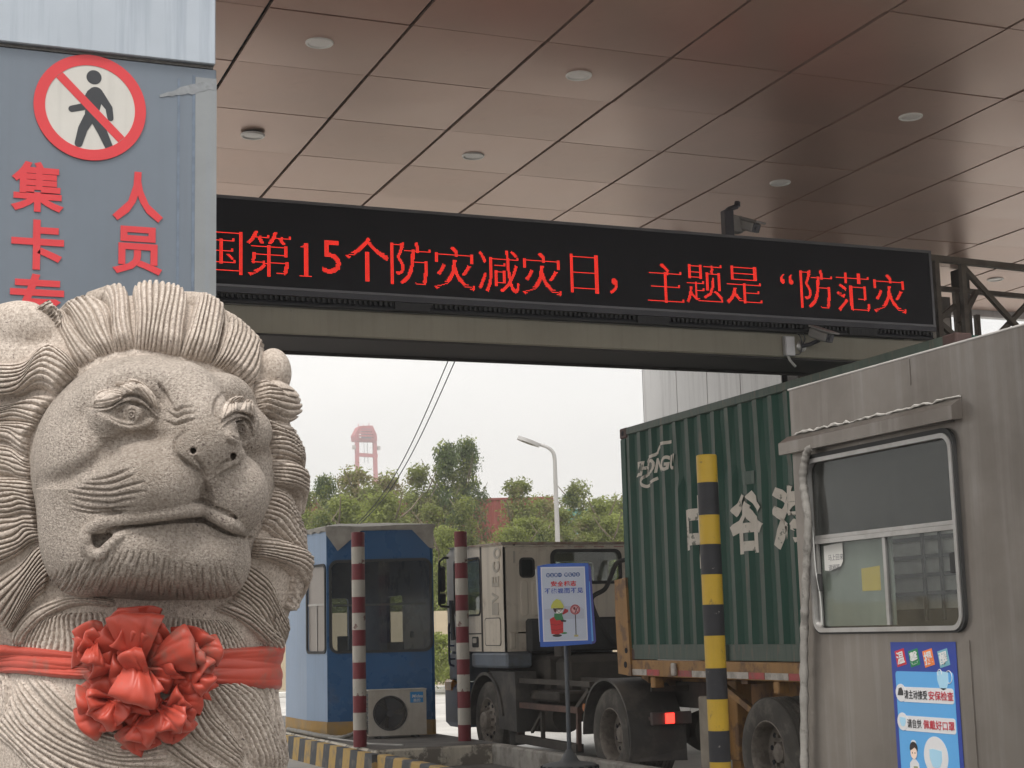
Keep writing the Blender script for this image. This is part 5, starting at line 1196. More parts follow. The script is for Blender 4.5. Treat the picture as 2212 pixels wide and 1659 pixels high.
b = MB(); b.box(CX, CX+.08, ygap+.06, YF-.13, CZ0+.006, zb0, .004); b.box(CX, CX+.08, YF-5.97, ygap-.06, CZ0+.006, zb0, .004); b.box(CX+.03, CX+.08, ygap-.06, ygap+.06, CZ0+.006, zb0); b.box(CXR-.08, CXR, YF-5.97, YF-.13, CZ0+.006, zb0); b.build('bottom_rail', M_cgw, CN, smooth=20)
for q_ in ((CX, CX+.12, YF-.129, YF), (CXR-.12, CXR, YF-.129, YF), (CX, CX+.12, YF-6.06, YF-5.94)):
    b = MB(); b.box(*q_, CZ0+.12, CZ1-.12, .01); b.build('corner_post', M_cg, CN, smooth=20)
b = MB()
for yy in (YF-.085, YF-5.975):
    for xx in (CX+.08, CXR-.08):
        for zz_ in (CZ0+.059, CZ1-.059): b.box(xx-.083, xx+.083, yy-.089, yy+.089, zz_-.059, zz_+.059, .012)
b.build('corner_casting', M_crust, CN, smooth=20)
b = MB(); b.cyl((CX-.005, YF-.08, CZ1-.06), (CX+.0, YF-.08, CZ1-.06), .03, n=16); b.build('casting_slot', M_dark, CN)
b = MB(); b.box(CX+.05, CXR-.03, YF-6.02, YF-.04, CZ1-.03, CZ1-.008); b.box(CX+.12, CXR-.12, YF-.06, YF-.03, CZ0+.1, CZ1-.1); b.box(CXR-.05, CXR-.02, YF-5.97, YF-.13, CZ0+.1, CZ1-.1); b.box(CX+.08, CXR-.08, YF-5.97, YF-.1, CZ0+.03, CZ0+.15); b.box(CX+.1, CXR-.1, YF-6.04, YF-6.0, CZ0+.1, CZ1-.1); b.build('panel_box', M_cg, CN)
# painted letters follow every corrugation
def prof_x(y):
    t = (SY1-y) % PI_
    if t < OF: return 0
    if t < OF+SL: return DP*(t-OF)/SL
    if t < PI_-SL: return DP
    return DP*(1-(t-PI_+SL)/SL)
def conform(name, me2d, yc, zc, mtl, lift=.0035, drop=None):
    """2D mesh (x to the right = -Y, y up) cut at every fold and laid on the side panel"""
    bm = bmesh.new(); bm.from_mesh(me2d)
    bmesh.ops.triangulate(bm, faces=bm.faces)
    for y, _ in brk:
        u_ = yc-y
        if min(v.co.x for v in bm.verts) < u_ < max(v.co.x for v in bm.verts):
            bmesh.ops.bisect_plane(bm, geom=list(bm.verts)+list(bm.edges)+list(bm.faces), plane_co=(u_, 0, 0), plane_no=(1, 0, 0), dist=1e-5)
    if drop: 
        dead = [f for f in bm.faces if drop(f.calc_center_median())]
        bmesh.ops.delete(bm, geom=dead, context='FACES')
    base = WORLD[CN.name]
    for v in bm.verts:
        y = yc-v.co.x; v.co = Vector((CX+.012+prof_x(y)-lift, y, zc+v.co.y))-base
    me = bpy.data.meshes.new(name); bm.to_mesh(me); bm.free(); me.materials.append(mtl)
    o = bpy.data.objects.new(name, me); COL.objects.link(o); o.parent = CN; return o
def slope_drop(yc):
    def f(c):
        y = yc-c.x; t = (SY1-y) % PI_
        return (OF < t < OF+SL)
    return f
for ch, qx, qy0, qy1, wd in (('中', 1507, 1068, 1228, .62), ('谷', 1609, 1060, 1196, .62), ('海', 1705, 1045, 1185, .66)):
    p = onX(qx, (qy0+qy1)/2, CX); h = onX(qx, qy0, CX).z-onX(qx, qy1, CX).z
    me = text_mesh(ch, 1.0, .045).copy(); co = np.empty(len(me.vertices)*3, 'f'); me.vertices.foreach_get('co', co); co = co.reshape(-1, 3); e = co.max(0)-co.min(0)
    co[:, 0] *= wd/e[0]; co[:, 1] *= h/e[1]; me.vertices.foreach_set('co', co.ravel())
    conform('painted_character', me, p.y, p.z, M_cwht)
A = onX(*c4(150, 720), CX); B = onX(*c4(418, 700), CX); T = onX(*c4(300, 655), CX); U = onX(*c4(300, 775), CX)
me = text_mesh('ZHONGU', 1.0, .04, shear=.25).copy(); co = np.empty(len(me.vertices)*3, 'f'); me.vertices.foreach_get('co', co); co = co.reshape(-1, 3); e = co.max(0)-co.min(0)
co[:, 0] *= (A.y-B.y)/e[0]; co[:, 1] *= (T.z-U.z)*.82/e[1]; me.vertices.foreach_set('co', co.ravel())
conform('painted_logo', me, (A.y+B.y)/2, (T.z+U.z)/2, M_cwht)
yc, zc = (A.y+B.y)/2, (T.z+U.z)/2
def strip2d(pts, wd):
    P = crom(pts, 40); bm = bmesh.new(); prev = None
    for i in range(40):
        t = P[min(i+1, 39)]-P[max(i-1, 0)]; t /= np.linalg.norm(t); nx, ny = -t[1]*wd/2, t[0]*wd/2
        a = bm.verts.new((P[i][0]+nx, P[i][1]+ny, 0)); c = bm.verts.new((P[i][0]-nx, P[i][1]-ny, 0))
        if prev: bm.faces.new((prev[0], prev[1], c, a))
        prev = (a, c)
    me = bpy.data.meshes.new('swoosh'); bm.to_mesh(me); bm.free(); return me
for pl in ([(380, 562), (320, 580), (298, 610), (285, 645), (240, 672), (225, 700)], [(238, 770), (205, 800), (200, 835), (222, 855), (255, 835), (295, 800)]):
    P = [onX(*c4(x, y), CX) for x, y in pl]
    conform('painted_swoosh', strip2d([(yc-p.y, p.z-zc) for p in P], .035), yc, zc, M_cwht)
# repair patches in a lighter green
b = MB(); me = bpy.data.meshes.new('patch'); A = onX(*c4(860, 760), CX); B = onX(*c4(920, 835), CX)
bm = bmesh.new(); vv = [bm.verts.new(c) for c in ((0, 0, 0), (A.y-B.y, 0, 0), (A.y-B.y, A.z-B.z, 0), (0, A.z-B.z, 0))]; bm.faces.new(vv); bm.to_mesh(me); bm.free()
conform('repair_patch', me, A.y, B.z, mat('patch_green', (.10, .14, .12), rough=.6, var=.1), lift=.002)
# ================================================================ far side of the yard
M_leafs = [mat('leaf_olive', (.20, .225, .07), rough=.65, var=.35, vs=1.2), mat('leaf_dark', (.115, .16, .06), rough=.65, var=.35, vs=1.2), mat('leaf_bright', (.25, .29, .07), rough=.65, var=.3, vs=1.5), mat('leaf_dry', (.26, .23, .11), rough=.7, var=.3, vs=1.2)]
for m in M_leafs:
    N, L = m.node_tree.nodes, m.node_tree.links; b_ = N['Principled BSDF']; tr = N.new('ShaderNodeBsdfTranslucent'); mxs = N.new('ShaderNodeMixShader'); mxs.inputs[0].default_value = .5
    src = b_.inputs['Base Color'].links[0].from_socket; L.new(src, tr.inputs[0]); L.new(b_.outputs[0], mxs.inputs[1]); L.new(tr.outputs[0], mxs.inputs[2]); L.new(mxs.outputs[0], N['Material Output'].inputs['Surface'])
M_bark = mat('pale_bark', (.2, .16, .12), rough=.9, var=.2, vs=6)
def crown_mesh(name, h, rad, seed, n_cl=130, n_leaf=75, lf=.15, top=.5, m=0, m2=3):
    r = np.random.default_rng(seed); V = []; 
    z0 = h*.16
    cl = []
    while len(cl) < n_cl:
        t = r.random()**.85; z = z0+(h-z0)*t
        pr_ = rad*(1-.84*t)*min(1., (t+.10)*3.2)**.5
        a = r.random()*6.283; q = np.sqrt(r.random())*pr_*(.75+.35*r.random())
        cl.append((q*np.cos(a), q*np.sin(a), z, (.22+.26*r.random())*rad*(1-.45*t)))
    C = np.array(cl)
    ci = np.repeat(np.arange(n_cl), n_leaf); N = len(ci)
    d = r.normal(size=(N, 3)); d /= np.linalg.norm(d, axis=1)[:, None]
    rr_ = C[ci, 3]*(.45+.6*r.random(N)); p = C[ci, :3]+d*rr_[:, None]*np.array([1, 1, .8])
    L = lf*(.6+.8*r.random(N)); ax = r.normal(size=(N, 3)); ax[:, 2] -= .7; ax /= np.linalg.norm(ax, axis=1)[:, None]
    sd_ = np.cross(ax, r.normal(size=(N, 3))); sd_ /= np.linalg.norm(sd_, axis=1)[:, None]
    q0 = p; q1 = p+ax*L[:, None]*.5+sd_*L[:, None]*.24; q2 = p+ax*L[:, None]; q3 = p+ax*L[:, None]*.5-sd_*L[:, None]*.24
    V = np.stack([q0, q1, q2, q3], 1).reshape(-1, 3)
    me = bpy.data.meshes.new(name); me.vertices.add(len(V)); me.vertices.foreach_set('co', V.ravel().astype('f'))
    me.loops.add(4*N); me.loops.foreach_set('vertex_index', np.arange(4*N)); me.polygons.add(N); me.polygons.foreach_set('loop_start', np.arange(N)*4)
    me.materials.append(M_leafs[m]); me.materials.append(M_leafs[m2]); me.materials.append(M_leafs[2])
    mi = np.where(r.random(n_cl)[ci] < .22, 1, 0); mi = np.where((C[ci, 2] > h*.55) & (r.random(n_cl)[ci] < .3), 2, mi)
    me.polygons.foreach_set('material_index', mi.astype('i')); me.update(); me.validate(); return me
def trunk_mesh(h, seed):
    r = random.Random(seed); b = MB(); pts = [Vector((r.uniform(-.1, .1)*k, r.uniform(-.1, .1)*k, h*.9*k/6)) for k in range(7)]
    b.tube(pts, [.13-.018*k for k in range(7)], 7)
    for k in range(9):
        p = pts[2+k % 4].lerp(pts[3+k % 4], r.random()); a = r.uniform(0, 6.28); d = Vector((cos(a), sin(a), .9))
        b.tube([p, p+d*h*.08, p+d*h*.14+Vector((0, 0, h*.03))], [.045, .03, .012], 5)
    me = b.mesh('trunk', smooth=60); me.materials.append(M_bark); return me
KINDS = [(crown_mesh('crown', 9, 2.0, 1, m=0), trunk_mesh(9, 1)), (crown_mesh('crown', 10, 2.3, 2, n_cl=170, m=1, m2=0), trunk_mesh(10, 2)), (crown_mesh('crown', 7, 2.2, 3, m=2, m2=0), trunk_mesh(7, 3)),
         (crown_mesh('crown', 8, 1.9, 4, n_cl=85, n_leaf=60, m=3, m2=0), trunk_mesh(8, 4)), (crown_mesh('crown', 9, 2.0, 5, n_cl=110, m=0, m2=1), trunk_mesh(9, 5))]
HT = (9, 10, 7, 8, 9)
TREES = [(655, 1052, 64, 0, 'dark round topped tree showing just past the lion mane'), (702, 1028, 66, 1, 'bushy green tree left of the red crane'), (768, 1004, 72, 3, 'thin olive tree standing in front of the red crane legs'),
 (742, 1075, 60, 2, 'bright low tree over the tarpaulin corner of the blue booth'), (828, 1066, 59, 2, 'low bright green tree above the blue booth roof'), (836, 1016, 74, 3, 'sparse olive tree behind the two slanting wires'),
 (902, 1002, 68, 0, 'mid green tree between the crane and the tallest pair'), (963, 958, 69, 1, 'tall dark pointed tree, the crane side one of the tallest pair'), (1008, 948, 70, 1, 'tallest dark pointed tree, the one near the street lamp'),
 (930, 1088, 58, 0, 'leafy low tree in front of the tallest dark pair'), (1000, 1075, 58, 4, 'leafy low tree with a pale top before the tallest tree'), (1052, 1168, 62, 3, 'small dry tree in front of the red containers'), (1120, 1032, 66, 0, 'pointed olive tree left of the street lamp head'),
 (1170, 1068, 70, 3, 'thin brownish tree right behind the street lamp pole'), (1104, 1140, 57, 2, 'low green tree beside the red containers'), (1246, 1038, 68, 4, 'round topped olive tree right of the street lamp'), (1212, 1095, 60, 0, 'low tree partly hiding the teal container'),
 (1298, 1078, 63, 2, 'bright yellow green tree beside the green container corner'), (1335, 1068, 70, 3, 'brownish tree half hidden by the green container'), (1380, 1090, 64, 0, 'tree mostly hidden behind the green container'),
 (870, 1110, 61, 4, 'low leafy tree between the blue booth roof and the tall pair'), (962, 1140, 56, 2, 'low bright tree right above the blue booth end'), (1034, 1195, 56, 4, 'low tree behind the truck mirror'), (1140, 1120, 58, 2, 'low green tree left of the street lamp pole'),
 (1180, 1130, 57, 4, 'low leafy tree at the foot of the street lamp'), (1270, 1110, 58, 0, 'low green tree behind the truck cab roof'), (1325, 1115, 58, 2, 'low bright tree touching the green container corner'), (690, 1100, 58, 4, 'low leafy tree between the lion mane and the blue booth'), (800, 1045, 70, 0, 'olive tree just right of the red crane legs')]
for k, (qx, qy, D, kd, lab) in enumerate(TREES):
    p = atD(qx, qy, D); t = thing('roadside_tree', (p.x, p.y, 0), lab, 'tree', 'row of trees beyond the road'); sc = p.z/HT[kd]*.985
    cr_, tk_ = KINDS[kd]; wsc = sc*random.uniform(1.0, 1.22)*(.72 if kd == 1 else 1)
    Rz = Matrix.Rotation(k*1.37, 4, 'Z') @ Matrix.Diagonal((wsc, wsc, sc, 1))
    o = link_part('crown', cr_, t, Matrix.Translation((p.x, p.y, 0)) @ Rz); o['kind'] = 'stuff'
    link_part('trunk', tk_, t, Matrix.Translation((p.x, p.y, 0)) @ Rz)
# hedge mass low behind the road
bush = crown_mesh('foliage', 1.6, 1.1, 9, n_cl=40, n_leaf=90, lf=.10, m=2, m2=0)
for k, (qx, D, sc, lab) in enumerate(((957, 43.5, .95, 'bright green shrub showing between the blue booth and the truck'), (935, 44.5, .8, 'shrub partly hidden behind the blue booth side'), (1003, 45.5, .8, 'shrub hidden behind the truck mirror'))):
    p = atD(qx, 1470, D); t = thing('shrub', (p.x, p.y, .1), lab, 'shrub', 'shrubs along the far verge')
    o = link_part('foliage', bush, t, Matrix.Translation((p.x, p.y, .1)) @ Matrix.Diagonal((sc, sc, sc, 1)))
WL = thing('boundary_wall', (18, 47.5, 0), 'pale cream yard wall beyond the road, behind the shrubs', 'wall')
M_wl = mat('cream_wall', (.5, .42, .30), rough=.85, var=.1, vs=1, streak=.35)
for k in range(-10, 8):
    b = MB(); b.box(8+4*k+.02, 12+4*k-.02, 47.4, 47.6, 0, 2.35); b.build('wall_panel', M_wl, WL)
    b = MB(); b.box(8+4*k-.15, 8+4*k+.15, 47.3, 47.7, 0, 2.5, .02); b.build('wall_pier', M_wl, WL)
# stacked containers behind the trees
M_cr = mat('container_red', (.24, .055, .042), rough=.6, var=.12, vs=.8, streak=.3); M_ct = mat('container_teal', (.08, .25, .22), rough=.6, var=.12, vs=.8)
def corr_box(w_, h, d):
    b = MB(); n = 22; vs = []; fs = []
    for i in range(n*4+1):
        k = i//4; f = i % 4; x = -w_/2+w_*(k+(0, .25, .5, .75)[f])/n; y = -d/2+(.04 if f in (2, 3) else 0)
        vs += [(x, y, .12), (x, y, h-.1)]
    for i in range(n*4): fs.append((2*i, 2*i+2, 2*i+3, 2*i+1))
    b.add(vs, fs); b.box(-w_/2, w_/2, -d/2+.05, d/2, 0, h); b.box(-w_/2, w_/2, -d/2-.01, -d/2+.049, 0, .119); b.box(-w_/2, w_/2, -d/2-.01, -d/2+.049, h-.099, h)
    return b
bx = corr_box(6.06, 2.55, 2.44); me_r = bx.mesh('stacked_container'); me_t = me_r.copy(); me_r.materials.append(M_cr); me_t.materials.append(M_ct)
for k, (x0, yy, lv, me, lab) in enumerate(((1055, 1122, 2, me_r, 'red stacked container showing right of the tallest trees, top of its stack'), (1055, 1160, 1, me_r, 'red stacked container lower in the stack right of the tallest trees'), (1055, 1200, 0, me_r, 'ground level red container behind the tallest trees'),
    (842, 1110, 2, me_r, 'red stacked container glimpsed above the blue booth roof'), (842, 1140, 1, me_r, 'red container low behind the trees above the blue booth'), (645, 1130, 2, me_r, 'red container glimpsed beside the lion mane'), (645, 1160, 1, me_r, 'middle red container beside the lion mane'), (645, 1190, 0, me_r, 'ground level red container beside the lion mane'), (842, 1170, 0, me_r, 'ground level red container behind the blue booth roof'),
    (1215, 1130, 2, me_t, 'teal container behind the trees right of the street lamp, top of its stack'), (1215, 1160, 1, me_t, 'teal container in the middle of the stack behind the trees'), (1215, 1190, 0, me_t, 'ground level teal container behind the trees'))):
    p = atD(x0, 1130, 74 if x0 != 1215 else 82); o = bpy.data.objects.new('stacked_container', me); COL.objects.link(o); o.location = (p.x, p.y+lv*.02, lv*2.56+(2.57 if x0 != 1215 else 1.3)*(1 if lv else 0)*0+lv*.9)
    o.location.z = {2: 5.2, 1: 2.63, 0: .05}[lv]; o.rotation_euler.z = -.35
    tag(o, lab, 'container', 'containers stacked beyond the trees')
# street lamp
p = atD(1205, 1160, 45); LPx, LPy = p.x, p.y
SL_ = thing('street_lamp', (LPx, LPy, 0), 'grey street lamp with curved arm and flat lamp head, against the sky', 'street lamp')
M_lp = mat('lamp_galvanised', (.42, .41, .40), rough=.5, metal=.3, var=.06)
D45 = 45.0
P = [atD(x, y, D45) for x, y in ((1204, 1150), (1200, 1040), (1198, 990), (1193, 975), (1182, 966), (1165, 960))]
b = MB(); b.tube([(P[0].x, P[0].y, 0), P[0]]+[Vector(v) for v in crom([tuple(q_) for q_ in P[1:]], 16)], [.085, .07]+[.06-.001*k for k in range(16)], 10); b.build('pole', M_lp, SL_, smooth=60)
b = MB(); q0, q1 = atD(1166, 962, D45), atD(1117, 944, D45); d = (q1-q0); L = d.length; d.normalize(); s_ = d.cross(Z1).normalized(); n_ = s_.cross(d)
prof = [(0, .07), (.1, .10), (.3, .19), (.62, .20), (.85, .16), (.97, .08)]
pl = [(t*L, w_) for t, w_ in prof]+[(t*L, -w_) for t, w_ in prof[::-1]]
b.prism(pl, q0-n_*.06, d, s_, n_*.10); b.build('lamp_head', M_lp, SL_, smooth=40)
b = MB(); 
for t in (.35, .52, .7): b.cyl(q0+d*L*t-n_*.066+s_*.08, q0+d*L*t-n_*.0605+s_*.08, .055, n=12); b.cyl(q0+d*L*t-n_*.066-s_*.08, q0+d*L*t-n_*.0605-s_*.08, .055, n=12)
b.build('lamp_lens', mat('lens_dark', (.13, .11, .09), rough=.3), SL_)
# red quay crane far off
YC = 478.0
QC = thing('quay_crane', (144, YC, 0), 'faded red quay crane frame rising above the trees, far off', 'crane')
M_qc = mat('crane_red', (.42, .045, .06), rough=.6, var=.05)
oy = lambda x, y, dy=0: onY(x, y, YC+dy)
def beam(name, a, c, w_, m=M_qc): b = MB(); b.bar(a, c, w_, w_, up=(0, 1, 0)); return b.build(name, m, QC)
beam('leg', oy(771, 955), oy(775, 1385), 1.15); beam('leg', oy(809, 955), oy(823, 1385), 1.15)
beam('cross_beam', oy(771, 982), oy(815, 985), 1.1); beam('cross_beam', oy(768, 950), oy(812, 952), 1.2)
b = MB(); pts = [oy(x, y) for x, y in ((767, 952), (765, 940), (775, 921), (803, 920), (812, 940), (813, 953))]
A0 = pts[0]; ol = [(q_.x-A0.x, q_.z-A0.z) for q_ in pts]; mx0 = sum(p[0] for p in ol)/6; mz0 = sum(p[1] for p in ol)/6
b.ring((A0.x, YC+4, A0.z), X1, Z1, (0, -1, 0), ol, [(mx0+(p[0]-mx0)*.66, mz0+(p[1]-mz0)*.6) for p in ol], 5); b.build('head_frame', M_qc, QC)
b = MB(); A, B = oy(778, 927), oy(800, 948); b.box(A.x, B.x, YC-1.3, YC-1.01, B.z, A.z); b.build('machinery', mat('crane_dark', (.08, .04, .09), rough=.7), QC)
for k in range(3): 
    y_ = 929+6*k; beam('lattice_bar', oy(773, y_, -1.6), oy(807, y_+1, -1.6), .55)
b = MB(); A, B = oy(762, 962), oy(767, 970); b.box(A.x, B.x, YC-1, YC+1, B.z, A.z); A, B = oy(815, 964), oy(820, 972); b.box(A.x, B.x, YC-1, YC+1, B.z, A.z); b.build('service_cabin', mat('crane_cabin', (.4, .36, .33)), QC)
for q_ in ((774, 915), (797, 913), (785, 917)): beam('mast', oy(q_[0], 921), oy(q_[0], q_[1]), .18)
for x in (786, 793): beam('hoist_rope', oy(x, 955), oy(x+2, 1000), .15, mat('rope_grey', (.3, .3, .3)))
# two wires from the beam down to the blue booth
M_wire = mat('black_wire', (.05, .05, .05), rough=.6, var=0)
for k, (xa, xb_, lab) in enumerate(((968, 772, 'thin slack wire from beam to booth roof, the one nearer the lion'), (983, 779, 'thin slack wire from beam to booth roof, the one nearer the lamp'))):
    a = onY(xa, 779, 14.7); e = atD(xb_, 1131, 21.9); e.z = max(e.z, 3.2)
    b = MB(); n = 24; pts = []
    for i in range(n+1):
        t = i/n; p = a.lerp(e, t); p.z -= .22*sin(pi*t); pts.append(p)
    b.tube(pts, .006, 5); b.org = Vector((a.x, a.y, a.z)); o = b.build('overhead_wire', M_wire); tag(o, lab, 'wire', 'wires from the beam to the booth roof')
# ================================================================ stone lion: carved in a frame of photo-sized units, x right, y down, w towards the viewer
LD = 4.6; LU = LD/FPX
def lw(x, y, w): return O+ray(x, y)*(LD-w*LU)
def lworld(P):
    P = np.asarray(P, float); d = (LD-P[:, 2]*LU)[:, None]
    f_, r_, u_ = np.array(_f), np.array(_r), np.array(_u)
    R = f_[None]+r_[None]*((P[:, 0]-1106)/FPX)[:, None]-u_[None]*((P[:, 1]-829.5)/FPX)[:, None]
    return np.array(O)[None]+R*d
def _axes(yaw, pitch, roll):
    y, p, r = radians(yaw), radians(pitch), radians(roll)
    F0 = np.array([sin(y), 0, cos(y)]); R0 = np.array([cos(y), 0, -sin(y)]); U0 = np.array([0, 1., 0])
    F = cos(p)*F0+sin(p)*U0; U = -sin(p)*F0+cos(p)*U0
    return cos(r)*R0-sin(r)*U, sin(r)*R0+cos(r)*U, F
hR, hU, hF = _axes(33, 8, 5); hC = np.array([305., 1015.])
def hp(a, b, c): # head frame -> x, y, w
    v = a*hR+b*hU+c*hF
    return np.array([hC[0]+v[0], hC[1]-v[1], v[2]])
class Field:
    def __init__(s, lo, hi, step):
        s.g = tuple(np.arange(a, b, step, dtype='f4') for a, b in zip(lo, hi)); s.step = step
        s.d = np.full(tuple(len(g) for g in s.g), 400, 'f4'); s._fd = None
    def sub(s, lo, hi):
        sl = []; STEP = s.step; gx, gy, gw = s.g; s._fd = None
        for g, a, b in zip(s.g, lo, hi):
            i0 = max(0, int((a-g[0])/STEP)); i1 = min(len(g), int((b-g[0])/STEP)+2); sl.append(slice(i0, max(i0, i1)))
        return tuple(sl), gx[sl[0]][:, None, None], gy[sl[1]][None, :, None], gw[sl[2]][None, None, :]
    def merge(s, sl, d2, k, op):
        d1 = s.d[sl]
        if op == '-': d2 = -d2; 
        if op == '+':
            h = np.clip(.5+.5*(d1-d2)/k, 0, 1); s.d[sl] = d1*(1-h)+d2*h-k*h*(1-h)
        else:
            h = np.clip(.5-.5*(d1-d2)/k, 0, 1); s.d[sl] = d1*(1-h)+d2*h+k*h*(1-h)
    def ell(s, c, r, k=10, op='+', head=True, cut=None):
        """ellipsoid; c in head frame (a, b, c) or in x, y, w"""
        P = hp(*c) if head else np.array(c, float); R = max(r)+max(k, 8)*1.5+8+(0 if head else 85)
        sl, X, Y, W = s.sub(P-R, P+R)
        dx, dy, dw = X-np.float32(P[0]), -(Y-np.float32(P[1])), W-np.float32(P[2])
        if head: A = [dx*np.float32(v[0])+dy*np.float32(v[1])+dw*np.float32(v[2]) for v in (hR, hU, hF)]
        else: A = [dx, dy, dw]
        q0 = np.sqrt(sum((a/np.float32(t))**2 for a, t in zip(A, r))); q1 = np.sqrt(sum((a/np.float32(t*t))**2 for a, t in zip(A, r)))
        d = q0*(q0-1)/np.maximum(q1, 1e-6)
        if cut is not None:
            e = -(A[1]+np.float32(c[1]-cut)); kk = 22; h = np.clip(.5-.5*(d-e)/kk, 0, 1); d = d*(1-h)+e*h+kk*h*(1-h)
        s.merge(sl, d, k, op)
    def cap(s, pts, rs, k=8, op='+', head=True, n=0):
        Q = [hp(*p) if head else np.array(p, float) for p in pts]
        if n:
            rs = list(np.interp(np.linspace(0, 1, n), np.linspace(0, 1, len(rs)), rs)); Q = list(crom(Q, n))
        for (p, q, ra, rb) in zip(Q[:-1], Q[1:], rs[:-1], rs[1:]):
            R = max(ra, rb)+max(k, 8)*1.5+6
            sl, X, Y, W = s.sub(np.minimum(p, q)-R, np.maximum(p, q)+R)
            ab = (q-p).astype('f4'); L2 = float(ab@ab)+1e-6; p = p.astype('f4')
            dx, dy, dw = X-p[0], Y-p[1], W-p[2]
            t = np.clip((dx*ab[0]+dy*ab[1]+dw*ab[2])/np.float32(L2), 0, 1)
            d = np.sqrt((dx-t*ab[0])**2+(dy-t*ab[1])**2+(dw-t*ab[2])**2)-(ra+(rb-ra)*t)
            s.merge(sl, d, k, op)
    def sample(s, P):
        P = np.asarray(P, 'f4'); out = 0
        ix = []; fr = []
        for a, g in enumerate(s.g):
            t = np.clip((P[:, a]-g[0])/s.step, 0, len(g)-1.001); i = t.astype(int); ix.append(i); fr.append(t-i)
        for cx_ in (0, 1):
            for cy_ in (0, 1):
                for cw_ in (0, 1):
                    wgt = (fr[0] if cx_ else 1-fr[0])*(fr[1] if cy_ else 1-fr[1])*(fr[2] if cw_ else 1-fr[2])
                    out = out+wgt*s.d[ix[0]+cx_, ix[1]+cy_, ix[2]+cw_]
        return out
    def grad(s, P, e=5.0):
        G = np.stack([s.sample(P+np.eye(3)[i]*e)-s.sample(P-np.eye(3)[i]*e) for i in range(3)], 1)
        return G/np.maximum(np.linalg.norm(G, axis=1), 1e-6)[:, None]
    def front(s):
        """front depth per column"""
        if s._fd is not None: return s._fd
        gw = s.g[2]; ins = s.d < 0; n = len(gw); k = n-1-np.argmax(ins[:, :, ::-1], axis=2); any_ = ins.any(axis=2)
        s._fd = np.where(any_, gw[k], -999.); return s._fd
def surface_nets(fld):
    """vertices on cells crossed by the surface, quads across crossed edges"""
    D = fld.d; nx, ny, nz = D.shape; ins = D < 0
    c = ins[:-1, :-1, :-1].astype('i1')
    for a in (0, 1):
        for b_ in (0, 1):
            for e in (0, 1):
                if a or b_ or e: c = c+ins[a:nx-1+a, b_:ny-1+b_, e:nz-1+e]
    act = (c > 0) & (c < 8); I = np.argwhere(act); idx = np.full(act.shape, -1, 'i4'); idx[act] = np.arange(len(I))
    acc = np.zeros((len(I), 3)); cnt = np.zeros(len(I))
    V = lambda o: D[I[:, 0]+o[0], I[:, 1]+o[1], I[:, 2]+o[2]]
    cs = [(a, b_, e) for a in (0, 1) for b_ in (0, 1) for e in (0, 1)]
    for p in cs:
        for ax in range(3):
            if p[ax]: continue
            q = list(p); q[ax] = 1; v0, v1 = V(p), V(tuple(q)); m = (v0 < 0) != (v1 < 0)
            t = np.where(m, v0/np.where(m, v0-v1, 1), 0); pt_ = np.array(p, float)[None].repeat(len(I), 0); pt_[:, ax] += t
            acc[m] += pt_[m]; cnt[m] += 1
    P = I+acc/cnt[:, None]
    F = []
    for ax in range(3):
        a1, a2 = (ax+1) % 3, (ax+2) % 3
        s0 = [slice(None)]*3; s1 = [slice(None)]*3; s0[ax] = slice(0, -1); s1[ax] = slice(1, None)
        x0, x1 = ins[tuple(s0)], ins[tuple(s1)]
        E = np.argwhere(x0 != x1); E = E[(E[:, a1] > 0) & (E[:, a2] > 0) & (E[:, a1] < D.shape[a1]-1) & (E[:, a2] < D.shape[a2]-1)]
        flip = x0[tuple(E.T)]
        def at(d1, d2): Z = E.copy(); Z[:, a1] -= d1; Z[:, a2] -= d2; return idx[tuple(Z.T)]
        q = np.stack([at(1, 1), at(0, 1), at(0, 0), at(1, 0)], 1)
        q[~flip] = q[~flip][:, ::-1]
        F.append(q)
    F = np.concatenate(F); F = F[(F >= 0).all(1)]
    P = np.stack([fld.g[a][0]+P[:, a]*fld.step for a in range(3)], 1)
    return P, F
def np_mesh(name, V, F, smooth=True):
    me = bpy.data.meshes.new(name); V = np.asarray(V, 'f4'); F = np.asarray(F, 'i4'); k = F.shape[1]
    me.vertices.add(len(V)); me.vertices.foreach_set('co', V.ravel()); me.loops.add(F.size); me.loops.foreach_set('vertex_index', F.ravel())
    me.polygons.add(len(F)); me.polygons.foreach_set('loop_start', np.arange(len(F))*k); me.update(calc_edges=True); me.validate()
    if smooth: me.shade_smooth()
    return me
# ---- masses of mane and body
B_ = Field((-200, 430, -400), (740, 2000, 330), 5.0)
B_.ell((300, 1010, -120), (338, 372, 215), 10, head=False)
B_.ell((300, 1340, -150), (300, 330, 235), 60, head=False)
B_.ell((285, 1680, -110), (335, 420, 265), 70, head=False)
B_.ell((505, 1215, -110), (140, 200, 140), 50, head=False)
B_.ell((40, 1200, -110), (190, 250, 150), 50, head=False)
B_.ell((25, 800, -85), (105, 95, 85), 50, head=False)
B_.ell((300, 1950, -100), (380, 260, 260), 60, head=False)
B_.cap([(-30, 735, -110), (10, 716, -85), (55, 704, -72), (92, 716, -70)], [40, 48, 43, 28], 30, head=False, n=8); B_.ell((590, 806, -95), (40, 54, 52), 20, head=False)
BASE = B_
